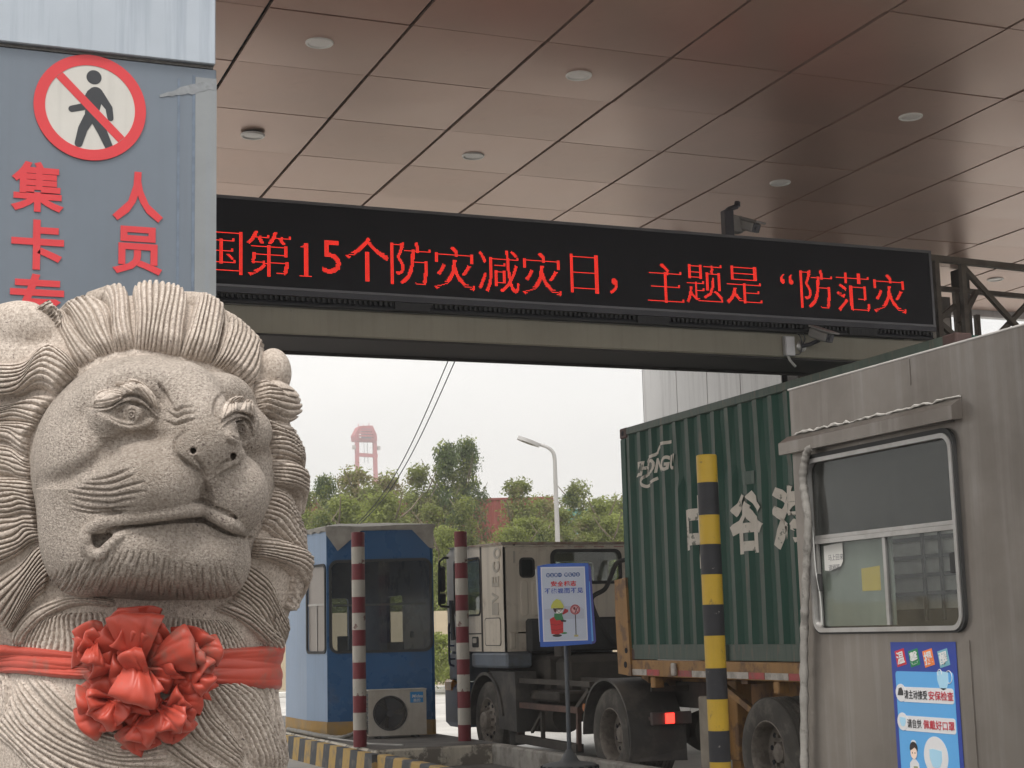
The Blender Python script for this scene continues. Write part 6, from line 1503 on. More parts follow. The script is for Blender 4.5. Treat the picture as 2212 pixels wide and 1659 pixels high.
# ---- head on top of it: the big masses first
H = Field((10, 660, -210), (650, 1352, 375), 3.0)
H.ell((6, -4, 0), (262, 246, 196), 16)
H.ell((2, 128, 70), (206, 106, 124), 40)
for s_ in (-1, 1):
    H.ell((s_*180+6, -16, 62), (96, 150, 112), 40)
    H.cap([(s_*36, 124, 182), (s_*80, 150, 172), (s_*135, 156, 152), (s_*185, 130, 122), (s_*222, 90, 84)], [22, 26, 24, 20, 12], 36, n=12)
H.ell((-162, -150, 32), (98, 145, 118), 40); H.ell((165, -140, 28), (92, 140, 115), 40)
H.ell((-88, -205, 58), (150, 120, 178), 22, cut=-284); H.ell((70, -205, 66), (128, 120, 172), 22, cut=-284); H.ell((0, -215, 95), (150, 100, 150), 22, cut=-284)
H.cap([(0, 160, 172), (0, 80, 212), (0, 20, 228)], [50, 60, 84], 36, n=8)
for s_ in (-1, 1):
    H.ell((s_*98-(9 if s_ > 0 else 0), -72, 166), (126 if s_ < 0 else 106, 104, 122), 16)
H.ell((0, -4, 250), (96, 52, 42), 22)
for s_ in (-1, 1): H.ell((s_*66, -8, 250), (36, 34, 32), 14)
H.cap([(0, -18, 264), (0, -80, 258)], [28, 14], 14)
for s_ in (-1, 1): H.ell((s_*139, 76, 158), (90, 62, 56), 20)
# ---- then the features, each set on the surface where it belongs
C1 = lambda p: (p[0]*.3637, 548.6+p[1]*.3637)
CC2 = lambda p: (p[0]*.33866, 1097.2+p[1]*.33866)
CP = lambda p: (p[0]/3.2, 770.8+p[1]/3.2)
def onface(pts, off, conv=C1):
    FDm = H.front(); out = []; gx, gy = H.g[0], H.g[1]; STEP = H.step
    for p in pts:
        x, y = conv(p); i = int(round((x-gx[0])/STEP)); j = int(round((y-gy[0])/STEP)); out.append((x, y, float(np.median(FDm[i-1:i+2, j-1:j+2]))+off))
    if len(out) > 4:
        w_ = [q[2] for q in out]; w_ = [w_[0]]+[(w_[k-1]+2*w_[k]+w_[k+1])/4 for k in range(1, len(w_)-1)]+[w_[-1]]; out = [(q[0], q[1], v) for q, v in zip(out, w_)]
    return out
def fcap(pts, r, off, k, op='+', conv=C1, n=18, pre=None):
    H.cap(pre or onface(pts, off, conv), r, k, op, head=False, n=n)
eyeL, eyeR = onface([(905, 397)], 0, CP)[0], onface([(1662, 500)], 0, CP)[0]
up = lambda L, dy, dw: [(x, y-dy, w+dw) for x, y, w in L]
bandL = onface([(655, 362), (760, 352), (850, 308), (920, 292), (990, 316), (1050, 368), (1095, 412)], 0, CP); bandR = onface([(1535, 478), (1590, 432), (1660, 408), (1715, 422), (1748, 480), (1752, 530)], 0, CP)
almL = onface([(735, 395), (830, 392), (905, 395), (980, 400), (1045, 412)], 0, CP); almR = onface([(1580, 492), (1640, 498), (1700, 512)], 0, CP)
H.cap(up(almL, 0, 7), [6, 15, 20, 17, 6], 6, '-', head=False, n=18)
H.ell((eyeL[0], eyeL[1], eyeL[2]-20), (26, 25, 24), 3, head=False); H.ell((eyeR[0], eyeR[1], eyeR[2]-15), (24, 25, 22), 3, head=False); H.ell((eyeR[0]-18, eyeR[1]-4, eyeR[2]-8), (22, 20, 20), 6, head=False)
for L, r_ in ((bandL, [3, 7, 8.5, 9, 9, 7, 4]), (bandR, [4, 7.5, 8, 8, 7, 4])): H.cap(up(L, 0, 1), r_, 5, head=False, n=26)
for L, r_ in ((bandL, [3, 8, 12, 13, 12, 9, 4]), (bandR, [5, 9, 11, 11, 8, 4])): H.cap(up(L, 15, -6), r_, 9, head=False, n=26)
lowL = onface([(735, 410), (800, 450), (880, 472), (960, 468), (1040, 432)], 0, CP); lowR = onface([(1565, 510), (1610, 560), (1670, 588), (1725, 565)], 0, CP)
for L in (lowL, lowR): H.cap(up(L, -4, -2), [4, 6, 7, 6, 4], 9, head=False, n=18)
# nostrils, groove to the lip
for q in ((1148, 1172), (1385, 1203)):
    p = onface([q], 0)[0]; H.cap([(p[0], p[1], p[2]+12), (p[0], p[1]-3, p[2]-26)], [7.5, 5], 4, '-', head=False)
fcap([(1228, 1390), (1222, 1480), (1216, 1560)], [8, 8, 4], 2, 12, '-')
# mouth: upper lip roll, dark line, lower lip, pocket at the corner
gap = onface([(690, 152), (800, 116), (950, 96), (1100, 77), (1230, 74), (1300, 90), (1380, 122), (1470, 162), (1560, 192)], 0, CC2)
rolL = onface([(545, 200), (560, 150), (640, 100), (800, 72), (950, 52), (1100, 30), (1220, 14), (1290, 14)], 0, CC2); rolR = onface([(1310, 18), (1400, 66), (1500, 120), (1600, 165)], 0, CC2)
lowl = onface([(720, 220), (800, 170), (950, 140), (1100, 120), (1230, 115), (1380, 160), (1530, 215)], 0, CC2)
H.cap(up(rolL, 0, 4), [13, 15, 16, 15, 14, 14, 15, 14], 5, head=False, n=26); H.cap(up(rolR, 0, 4), [14, 15, 14, 8], 5, head=False, n=12)
H.cap(up(rolL, 20, 6), [4, 6, 6, 5, 3, 2], 8, '-', head=False, n=26); H.cap(up(rolR, 19, 7), [2, 3, 3, 1], 8, '-', head=False, n=12)
H.cap(up(lowl, 0, -6), [8, 10, 10, 10, 10, 9, 6], 9, head=False, n=24)
H.cap(up(gap, 0, 5), [6, 6.5, 7, 7, 7, 7, 6.5, 6, 4], 2.5, '-', head=False, n=34); H.cap(up(gap, 0, -5), [6, 6, 6, 6, 6, 6, 6, 5, 3.5], 2.5, '-', head=False, n=34)
pk = onface([(640, 215)], 0, CC2)[0]
H.cap([(pk[0]-12, pk[1]+5, pk[2]+6), (pk[0]+20, pk[1]-10, pk[2]-2)], [23, 12], 4, '-', head=False); H.cap([(pk[0]-11, pk[1]+3, pk[2]-16), (pk[0]+24, pk[1]-13, pk[2]-26)], [20, 13], 4, '-', head=False)
rim = onface([(548, 195), (552, 250), (600, 298), (655, 290), (705, 235), (770, 180)], 0, CC2)
H.cap(up(rim, 0, -2), [12, 13, 13, 12, 10, 6], 5, head=False, n=22)
V, F = surface_nets(H)
# ---- finer mesh over the face, then the chiselled lines
ctr = V[F].mean(1)
fine = (ctr[:, 2] > 0) & (ctr[:, 1] > 740)
def subdivide(V, F, mask):
    Q = F[mask]; keep = F[~mask]
    E = np.concatenate([Q[:, [0, 1]], Q[:, [1, 2]], Q[:, [2, 3]], Q[:, [3, 0]]]); E.sort(axis=1)
    u, inv = np.unique(E, axis=0, return_inverse=True); inv = inv.ravel()
    nV = len(V); mid = (V[u[:, 0]]+V[u[:, 1]])/2; cen = V[Q].mean(1); m = len(Q)
    e = [nV+inv[k*m:(k+1)*m] for k in range(4)]; c = nV+len(u)+np.arange(m)
    N = np.concatenate([np.stack([Q[:, 0], e[0], c, e[3]], 1), np.stack([e[0], Q[:, 1], e[1], c], 1), np.stack([c, e[1], Q[:, 2], e[2]], 1), np.stack([e[3], c, e[2], Q[:, 3]], 1)])
    return np.concatenate([V, mid, cen]), np.concatenate([keep, N]), m*4
V, F, nf = subdivide(V, F, fine)
# pull the new points back on the surface and read normals there
isf = np.zeros(len(V), bool); isf[F[-nf:].ravel()] = True; fi = np.nonzero(isf)[0]
for _ in range(2):
    g = H.grad(V[fi], 3.0); V[fi] -= g*np.clip(H.sample(V[fi]), -3, 3)[:, None]
Nf = H.grad(V[fi], 4.0)
GRV = []
def groove(pts, r=3.2, d=5.0, conv=C1, taper=True):
    P = crom([conv(p) for p in pts], 28); GRV.append((P, r, d, taper))
for pts in ([(560, 850), (650, 846), (740, 830), (830, 800), (905, 766)], [(500, 868), (640, 882), (760, 874), (860, 840), (930, 810)], [(490, 905), (620, 918), (750, 924), (880, 892), (1000, 864)], [(478, 938), (620, 962), (760, 966), (880, 946), (1010, 928)], [(520, 982), (640, 1004), (770, 1014), (850, 995), (930, 984)], [(478, 1018), (600, 1048), (720, 1060), (830, 1048), (945, 1038)], [(500, 1060), (620, 1078), (740, 1078), (880, 1070)]): groove(pts, 2.7, 7.5, CP)
for pts in ([(1170, 345), (1215, 368), (1260, 345), (1335, 345)], [(1160, 385), (1215, 412), (1270, 388), (1355, 385)], [(1140, 445), (1200, 465), (1270, 448), (1365, 425)]): groove(pts, 3.2, 8.5, CP)
groove([(605, 345), (690, 348), (765, 335), (850, 282), (930, 268), (1005, 300), (1060, 360), (1102, 405)], 3.0, 11, CP); groove([(675, 384), (760, 378), (830, 336), (900, 318), (970, 336), (1022, 372), (1062, 418)], 2.8, 9, CP); groove([(720, 392), (780, 432), (850, 464), (925, 468), (1000, 450), (1055, 415)], 2.6, 4, CP)
groove([(1525, 462), (1580, 418), (1650, 388), (1722, 400), (1758, 470)], 3.0, 11, CP); groove([(1552, 482), (1610, 444), (1670, 430), (1716, 456), (1738, 525)], 2.8, 9, CP); groove([(1560, 492), (1600, 542), (1660, 572), (1712, 574), (1738, 530)], 2.6, 4, CP)
groove([(1290, 515), (1225, 556), (1205, 612), (1232, 682), (1300, 742), (1382, 802), (1420, 880), (1432, 965)], 4.6, 9.5, CP); groove([(1690, 690), (1662, 752), (1585, 792), (1512, 832), (1445, 880)], 4.6, 9.5, CP)
groove([(1340, 690), (1395, 760), (1420, 860)], 5, 9, CP); groove([(1640, 700), (1550, 744), (1470, 830)], 5, 9, CP)
groove([(1090, 178), (1128, 230), (1150, 285), (1190, 345)], 5, 11, CP); groove([(1540, 258), (1502, 300), (1488, 380), (1530, 455)], 5, 9, CP)
for cx_, cy_, rr_ in ((781, 954, (62, 30, 11)), (1431, 1040, (48, 25, 10))):
    for k, r_ in enumerate(rr_[1:]): groove([(cx_+r_*cos(t)*.92, cy_+r_*sin(t)) for t in np.linspace(0, 2*pi, 13)], 2.4, 4.5, taper=False)
groove([(800, 590), (720, 665), (600, 760), (420, 850), (280, 880)], 20, 19, CP); groove([(760, 590), (850, 555), (980, 540), (1190, 545)], 9, 4, CP)
rr = random.Random(12)
for row in range(3):                                   # beard strokes on the chin, three broken rows
    x = 335+12*row
    while x < 1490:
        lim = np.interp(x, [330, 420, 560, 700, 900, 1100, 1300, 1480], [425, 395, 340, 290, 285, 345, 370, 380]); bot = np.interp(x, [330, 700, 1100, 1480], [500, 510, 525, 610])
        y = lim+(bot-lim)*(row*.36)+rr.uniform(-22, 22); L = rr.uniform(75, 130); s_ = np.interp(x, [330, 700, 1100, 1480], [-.6, -.45, -.1, .3])+rr.uniform(-.12, .12)
        groove([(x, y), (x+s_*L*.42+rr.uniform(-6, 6), y+L*.5), (x+s_*L, min(bot+38, y+L))], 2.1, rr.uniform(3.2, 5.6), CC2); x += rr.uniform(28, 50)
disp = np.zeros(len(fi)); front_ = Nf[:, 2] > .05; xy = V[fi][:, :2]
for P, r, d, tp in GRV:
    lo, hi = P.min(0)-10, P.max(0)+10
    m = np.nonzero(front_ & (xy[:, 0] > lo[0]) & (xy[:, 0] < hi[0]) & (xy[:, 1] > lo[1]) & (xy[:, 1] < hi[1]))[0]
    if not len(m): continue
    q = xy[m]; best = np.full(len(m), 1e9); tb = np.zeros(len(m))
    for k in range(len(P)-1):
        a, ab = P[k], P[k+1]-P[k]; t = np.clip(((q-a)@ab)/max(ab@ab, 1e-9), 0, 1); dd = np.linalg.norm(q-a-t[:, None]*ab, axis=1)
        u_ = dd < best; best[u_] = dd[u_]; tb[u_] = ((k+t)/(len(P)-1))[u_]
    fall = np.sqrt(np.clip(np.sin(pi*np.clip(tb, .02, .98)), 0, 1)) if tp else 1
    val = d*np.exp(-(best/r)**2)*fall; disp[m] = np.maximum(disp[m], val)
V[fi] -= Nf*disp[:, None]
low = V[:, 1] > 1930
LION = thing('lion_statue', tuple(lw(300, 1960, -100)), 'big carved granite lion with a curling mane, red silk bow tied on its chest', 'statue')
def granite(name, bump=.5, dark=.5):
    m = bpy.data.materials.new(name); m.use_nodes = True; N, L = m.node_tree.nodes, m.node_tree.links; b = N['Principled BSDF']; b.inputs['Roughness'].default_value = .78; b.inputs['Specular IOR Level'].default_value = .35
    tc = N.new('ShaderNodeTexCoord')
    def ns(sc, det=2, ro=.5):
        n = N.new('ShaderNodeTexNoise'); n.inputs['Scale'].default_value = sc; n.inputs['Detail'].default_value = det; n.inputs['Roughness'].default_value = ro; L.new(tc.outputs['Object'], n.inputs['Vector']); return n.outputs['Fac']
    def rp(f, a, c, ca, cc): 
        r = N.new('ShaderNodeValToRGB'); r.color_ramp.elements[0].position = a; r.color_ramp.elements[1].position = c; r.color_ramp.elements[0].color = (*ca, 1); r.color_ramp.elements[1].color = (*cc, 1); L.new(f, r.inputs['Fac']); return r.outputs['Color']
    def mx_(f, a, c):
        x = N.new('ShaderNodeMixRGB'); 
        for k, v in ((0, f), (1, a), (2, c)):
            if isinstance(v, tuple): x.inputs[k].default_value = (*v, 1)
            elif isinstance(v, float): x.inputs[k].default_value = v
            else: L.new(v, x.inputs[k])
        return x.outputs['Color']
    grain = rp(ns(120, 3, .65), .34, .66, (.36, .30, .255), (.66, .58, .51))
    spots = rp(ns(230, 2, .5), .645, .70, (0, 0, 0), (1, 1, 1)); spots2 = rp(ns(110, 2, .5), .68, .72, (0, 0, 0), (1, 1, 1))
    c = mx_(spots, grain, (.15, .12, .11)); c = mx_(spots2, c, (.17, .135, .125))
    stain = rp(ns(3.2, 6, .65), .48, .75, (0, 0, 0), (1, 1, 1)); k = N.new('ShaderNodeMath'); k.operation = 'MULTIPLY'; k.inputs[1].default_value = dark; L.new(stain, k.inputs[0])
    c = mx_(k.outputs[0], c, (.26, .21, .165))
    mp = N.new('ShaderNodeMapping'); mp.inputs['Scale'].default_value = (9, 9, 1.3); L.new(tc.outputs['Object'], mp.inputs['Vector'])
    n2 = N.new('ShaderNodeTexNoise'); n2.inputs['Scale'].default_value = 1.0; n2.inputs['Detail'].default_value = 7; n2.inputs['Roughness'].default_value = .62; L.new(mp.outputs['Vector'], n2.inputs['Vector'])
    st2 = rp(n2.outputs['Fac'], .54, .72, (0, 0, 0), (1, 1, 1)); k2 = N.new('ShaderNodeMath'); k2.operation = 'MULTIPLY'; k2.inputs[1].default_value = .32; L.new(st2, k2.inputs[0])   # rain streaks and grime
    c = mx_(k2.outputs[0], c, (.19, .155, .125)); L.new(c, b.inputs['Base Color'])
    bp = N.new('ShaderNodeBump'); bp.inputs['Strength'].default_value = bump; bp.inputs['Distance'].default_value = .014
    L.new(ns(170, 3, .65), bp.inputs['Height']); L.new(bp.outputs['Normal'], b.inputs['Normal']); return m
M_gr = granite('bush_hammered_granite', 1.0, .6); M_gr2 = granite('smooth_granite', .3, .55)
lb = np.array(WORLD[LION.name])
for nm, v_, f_, m_ in (('head', V, F, M_gr), ('body', *surface_nets(BASE), M_gr2)):
    me = np_mesh(nm, lworld(v_)-lb, f_); me.materials.append(m_)
    o = bpy.data.objects.new(nm, me); COL.objects.link(o); o.parent = LION
# ---- locks of the mane: ridged strips laid over the base
def wfront(x, y, f):
    FD = f.front(); gx, gy, st = f.g[0], f.g[1], f.step
    i = np.clip(np.round((x-gx[0])/st).astype(int), 0, len(gx)-1); j = np.clip(np.round((y-gy[0])/st).astype(int), 0, len(gy)-1); w = FD[i, j]
    out = w < -900
    if out.any():
        q = np.stack([x, y, np.full_like(x, -130.)], -1).reshape(-1, 3); d = np.clip(f.sample(q).reshape(x.shape), 0, 80); w = np.where(out, -130-1.5*d, w)
    return w
def lock(guides, lift=16, conv=C1, field=BASE, ridge=9.0, pitch=10.0, ex=.16, e0=-6, name='mane_lock', off=0.0, ends=(1, 1), m=None, seed=0, round_=2.2, nS=46, tail=0):
    if tail: guides = [list(g)+[(g[-1][0]*2-g[-2][0], g[-1][1]*2-g[-2][1])] for g in guides]
    if field is BASE and e0 < 0: lift *= .82; e0 = 0
    G = np.array([crom([conv(p) for p in g], nS) for g in guides]); k = len(G)
    G[0] += (G[0]-G[1])*ex; G[-1] += (G[-1]-G[-2])*ex
    wd = np.linalg.norm(G[0]-G[-1], axis=1).max(); seg = sum(np.linalg.norm(G[i+1]-G[i], axis=1).mean() for i in range(k-1))
    nr = max(3, int(round(seg/pitch))); T = nr*9+1; t = np.linspace(0, 1, T)
    # spline across the guides
    Gt = np.stack([crom(G[:, s_], 60) for s_ in range(nS)], 1) if k > 2 else np.stack([G[0]+(G[1]-G[0])*q for q in np.linspace(0, 1, 60)])
    r = np.random.default_rng(seed+int(wd*7)); S_ = np.linspace(0, 1, nS)
    tt = t[:, None]+0*S_[None]
    ti = np.clip(tt*59, 0, 58.999); i0 = ti.astype(int); fr = (ti-i0)[..., None]; jj = np.arange(nS)[None].repeat(T, 0)
    XY = Gt[i0, jj]*(1-fr)+Gt[i0+1, jj]*fr
    # strands wander a little, some die out before the tip
    wob = np.zeros((T, nS)); ph = r.random(4)*6.28
    for a in range(3): wob += (.10+.1*r.random())*np.sin(S_[None]*(3+2.5*a)+t[:, None]*(4+3*a)+ph[a])
    q = t[:, None]*nr+wob*np.sin(pi*t)[:, None]; fq = q-np.floor(q)
    dg_ = np.minimum(fq, 1-fq); prof = 1-np.exp(-(dg_/.15)**2)-.25*(2*dg_-1)**2
    amp = ridge*(.75+.5*r.random(nr+2))[np.clip(np.floor(q).astype(int)+1, 0, nr+1)]
    edge = np.clip(1-np.abs(2*t-1)**(round_*2), 0, 1)[:, None]
    es = np.ones(nS)
    if ends[0]: es *= np.clip(S_/.10, 0, 1)**.6
    if ends[1]: es *= np.clip((1-S_)/.12, 0, 1)**.5
    e2 = np.clip(1-np.abs(2*t-1)**22, 0, 1)[:, None]
    target = off+((lift-e0)*edge+(e0+10)*(e2 if e0 > 0 else 1))*es[None]-10+(prof-1)*amp*edge**.5*(es[None]**.3)
    P = np.concatenate([XY, wfront(XY[..., 0], XY[..., 1], field)[..., None]], 2).reshape(-1, 3)
    tg = target.reshape(-1)
    for _ in range(5):
        g = field.grad(P, 9.0); P = P+g*np.clip(-field.sample(P), -25, 25)[:, None]
    g = field.grad(P, 16.0); P = P+g*tg[:, None]
    a = np.arange(T*nS).reshape(T, nS)
    Fq = np.stack([a[:-1, :-1], a[1:, :-1], a[1:, 1:], a[:-1, 1:]], 2).reshape(-1, 4)
    n = np.cross(P[Fq[:, 1]]-P[Fq[:, 0]], P[Fq[:, 3]]-P[Fq[:, 0]]); 
    if (n[:, 2].mean()) < 0: Fq = Fq[:, ::-1]
    Fq = Fq[:, ::-1] if False else Fq
    me = np_mesh(name, lworld(P)-lb, Fq); me.materials.append(m or M_gr2)
    o = bpy.data.objects.new(name, me); COL.objects.link(o); o.parent = LION; return o
L_ = lock
#  crest over the forehead
L_([[(800, 575), (772, 430), (755, 260), (690, 165), (560, 190), (475, 268)], [(740, 590), (710, 460), (700, 300), (660, 215), (560, 225), (475, 270)], [(690, 595), (670, 480), (670, 380), (635, 290), (560, 268), (478, 280)]], 38, seed=1)
L_([[(695, 597), (655, 470), (640, 370), (590, 300), (480, 285), (405, 292)], [(640, 612), (580, 510), (530, 410), (460, 330), (380, 305), (300, 300)], [(600, 622), (530, 550), (470, 450), (420, 365), (330, 320), (230, 322)]], 32, seed=2)
L_([[(598, 624), (515, 540), (435, 430), (375, 345), (280, 310), (205, 325)], [(540, 660), (470, 570), (400, 460), (350, 380), (290, 335), (225, 330)], [(480, 692), (430, 600), (380, 500), (330, 425), (295, 370), (240, 335)]], 26, seed=3)
L_([[(850, 60), (826, 150), (795, 240), (810, 400), (800, 580)], [(965, 60), (960, 148), (950, 290), (930, 430), (910, 590)], [(1075, 75), (1085, 165), (1095, 310), (1075, 470), (1060, 625)]], 36, seed=4, e0=16, ex=.08)
L_([[(1060, 75), (1080, 165), (1150, 270), (1120, 430), (1062, 620)], [(1150, 120), (1180, 212), (1215, 310), (1190, 480), (1150, 645)], [(1230, 190), (1275, 270), (1300, 380), (1285, 510), (1250, 665)]], 40, seed=5, e0=16, ex=.08)
L_([[(1250, 290), (1285, 372), (1310, 460), (1290, 570), (1250, 668)], [(1370, 360), (1420, 435), (1430, 530), (1385, 640), (1340, 705)], [(1490, 440), (1535, 510), (1560, 600), (1525, 710), (1465, 805)]], 30, seed=6, e0=16, ex=.08)
#  right side of the head
L_([[(1500, 765), (1580, 775), (1650, 765), (1740, 800)], [(1500, 850), (1580, 872), (1660, 872), (1745, 880)], [(1520, 935), (1590, 965), (1660, 1005), (1725, 985)]], 46, seed=8, tail=1)
L_([[(1530, 965), (1600, 1000), (1680, 1012), (1728, 1120)], [(1580, 1080), (1660, 1100), (1720, 1150), (1772, 1230)], [(1600, 1195), (1680, 1212), (1750, 1245), (1800, 1290)]], 30, seed=9, tail=1)
L_([[(1605, 1228), (1690, 1232), (1760, 1272), (1812, 1332)], [(1605, 1300), (1700, 1322), (1770, 1370), (1838, 1425)], [(1600, 1365), (1690, 1385), (1750, 1445), (1790, 1520)]], 42, seed=10, tail=1)
L_([[(1592, 1385), (1680, 1425), (1722, 1500), (1748, 1600)], [(1560, 1480), (1640, 1520), (1700, 1590), (1762, 1700)], [(1530, 1605), (1600, 1642), (1680, 1722), (1770, 1830)]], 28, seed=11, tail=1)
L_([[(1600, 190), (1730, 202), (1850, 240), (1922, 290)], [(1590, 260), (1720, 290), (1860, 332), (1935, 400)], [(1580, 312), (1700, 332), (1830, 402), (1915, 560)]], 42, CC2, seed=12, tail=1)
L_([[(1545, 345), (1640, 402), (1720, 480), (1790, 640)], [(1500, 442), (1600, 522), (1680, 602), (1770, 800)], [(1462, 582), (1560, 642), (1640, 760), (1700, 900)]], 18, CC2, seed=13, tail=1)
L_([[(1870, 420), (1900, 520), (1885, 600), (1835, 660)], [(1840, 420), (1850, 520), (1830, 600), (1805, 640)]], 22, CC2, seed=14, ridge=3)
#  left side
L_([[(475, 700), (420, 622), (330, 572), (230, 592), (120, 660), (-150, 650)], [(445, 745), (380, 692), (300, 662), (200, 682), (110, 742), (-150, 722)], [(360, 855), (300, 802), (220, 792), (150, 822), (80, 832), (-150, 802)]], 50, seed=15)
L_([[(345, 870), (260, 852), (180, 862), (90, 882), (-150, 872)], [(262, 960), (200, 932), (120, 912), (50, 922), (-150, 926)], [(240, 1012), (180, 1000), (110, 992), (40, 988), (-150, 992)]], 30, seed=16)
L_([[(232, 1022), (170, 1010), (100, 1002), (-150, 992)], [(192, 1092), (130, 1060), (60, 1050), (-150, 1050)], [(185, 1200), (120, 1162), (50, 1112), (-150, 1112)]], 34, seed=17)
L_([[(182, 1212), (130, 1172), (60, 1142), (-150, 1132)], [(190, 1270), (120, 1235), (60, 1215), (-150, 1205)], [(200, 1335), (120, 1332), (60, 1312), (-150, 1292)]], 28, seed=18)
L_([[(202, 1352), (120, 1340), (50, 1342), (-150, 1352)], [(212, 1452), (130, 1442), (50, 1452), (-150, 1472)], [(228, 1560), (140, 1552), (50, 1582), (-150, 1612)]], 34, seed=19)
L_([[(242, 30), (160, 30), (80, 52), (-150, 62)], [(252, 132), (170, 142), (80, 192), (-150, 242)], [(292, 202), (200, 222), (90, 302), (-150, 422)]], 30, CC2, seed=20)
L_([[(300, 212), (220, 262), (110, 382), (-150, 562)], [(345, 302), (250, 382), (150, 522), (20, 762)], [(305, 502), (220, 562), (140, 682), (70, 802)]], 28, CC2, seed=21)
#  chest and shoulders
L_([[(75, 870), (100, 760), (190, 660), (330, 595), (500, 560), (760, 590)], [(110, 890), (140, 790), (230, 690), (360, 625), (520, 590), (760, 610)], [(150, 900), (180, 810), (270, 720), (390, 655), (540, 620), (760, 640)]], 22, CC2, seed=22, ridge=4)
L_([[(90, 1000), (110, 870), (180, 750), (280, 690)], [(330, 1010), (340, 850), (365, 720), (400, 670)], [(720, 1000), (690, 850), (660, 720), (640, 655)]], 12, CC2, seed=23)
L_([[(1030, 1000), (1050, 850), (1080, 680)], [(1330, 1010), (1320, 850), (1290, 700)], [(1600, 1000), (1520, 830), (1420, 700)]], 12, CC2, seed=24)
L_([[(-150, 930), (10, 1010), (70, 1180), (60, 1400)], [(-150, 1050), (-60, 1130), (-10, 1280), (-30, 1450)]], 16, CC2, seed=33)
L_([[(1340, 642), (1500, 702), (1600, 782), (1700, 882)], [(1430, 592), (1580, 682), (1690, 782), (1790, 872)], [(1495, 562), (1620, 642), (1740, 762), (1825, 862)]], 20, CC2, seed=25)
L_([[(85, 1045), (250, 1250), (420, 1400), (620, 1500), (800, 1560), (1100, 1500)], [(30, 1200), (150, 1400), (320, 1540), (520, 1640), (800, 1700), (1200, 1720)], [(-150, 1330), (80, 1520), (240, 1680), (450, 1800), (750, 1860), (1200, 1950)]], 16, CC2, seed=26, pitch=12, nS=64)
L_([[(300, 1080), (420, 1220), (560, 1340), (760, 1440), (1050, 1460)], [(160, 1060), (330, 1260), (500, 1400), (720, 1510), (1080, 1500)]], 14, CC2, seed=27, pitch=12)
L_([[(1500, 1100), (1640, 1180), (1720, 1380), (1835, 1680)], [(1380, 1110), (1500, 1230), (1640, 1420), (1740, 1680)], [(1280, 1130), (1400, 1290), (1520, 1440), (1620, 1680)]], 18, CC2, seed=28, nS=56)
L_([[(1280, 1150), (1360, 1300), (1460, 1430), (1570, 1580)], [(1200, 1200), (1290, 1380), (1420, 1500), (1560, 1620)], [(1120, 1330), (1230, 1480), (1380, 1590), (1540, 1700)]], 15, CC2, seed=29)
L_([[(1080, 1440), (1230, 1560), (1380, 1660), (1560, 1740)], [(1020, 1520), (1180, 1640), (1340, 1740), (1500, 1840)]], 13, CC2, seed=30)
L_([[(1640, 1060), (1760, 1160), (1800, 1400), (1860, 1700)], [(1560, 1060), (1680, 1160), (1740, 1400), (1830, 1700)]], 10, CC2, seed=31)
#  eyebrow tufts and forelock of the brow
for g in ([[(865, 245), (780, 220), (710, 228), (660, 258)], [(860, 265), (775, 268), (705, 285), (650, 302)], [(850, 288), (775, 322), (705, 342), (625, 345)]], [[(965, 225), (905, 190), (850, 178), (785, 172)], [(905, 262), (860, 232), (825, 208), (792, 195)]], [[(1088, 380), (1065, 275), (985, 180), (872, 140)], [(1050, 340), (985, 262), (925, 215), (880, 195)]],
          [[(1535, 435), (1545, 345), (1580, 292), (1650, 262)], [(1640, 378), (1640, 325), (1660, 292), (1690, 272)]], [[(1650, 380), (1680, 330), (1705, 285)], [(1752, 420), (1748, 345), (1730, 300)]]):
    L_(g, 5.5, conv=CP, field=H, ridge=4.0, pitch=8, name='brow_tuft', seed=int(g[0][0][0]), nS=24, e0=-1, ex=.05)
# pedestal and the seat of the body below the picture
b = MB(); pc = lw(300, 1980, -80)
b.obox((pc.x, pc.y, pc.z/2-.1), RH, FH, Z1, .52, .5, pc.z/2-.1, .02); b.obox((pc.x, pc.y, .12), RH, FH, Z1, .62, .6, .119, .02)
b.build('pedestal', M_gr2, LION, smooth=20)
# ================================================================ red silk sash and rosette tied round the lion's chest
BOW = thing('silk_bow', tuple(lw(298, 1453, 150)), 'faded red silk sash tied in a big ruffled rosette on the lion chest', 'bow')
bb_ = np.array(WORLD[BOW.name])
M_silk = mat('red_silk', (.48, .062, .036), rough=.42, var=.1, vs=5, col2=(.24, .125, .095), amt=.8, ms=8, edge=(.54, .68), spec=.45)
M_silk.node_tree.nodes['Principled BSDF'].inputs['Sheen Weight'].default_value = .12
def cloth(name, P, T, nS, extra=None):
    a = np.arange(T*nS).reshape(T, nS); Fq = np.stack([a[:-1, :-1], a[1:, :-1], a[1:, 1:], a[:-1, 1:]], 2).reshape(-1, 4)
    me = np_mesh(name, lworld(P.reshape(-1, 3))-bb_, Fq); me.materials.append(M_silk)
    o = bpy.data.objects.new(name, me); COL.objects.link(o); o.parent = BOW; return o
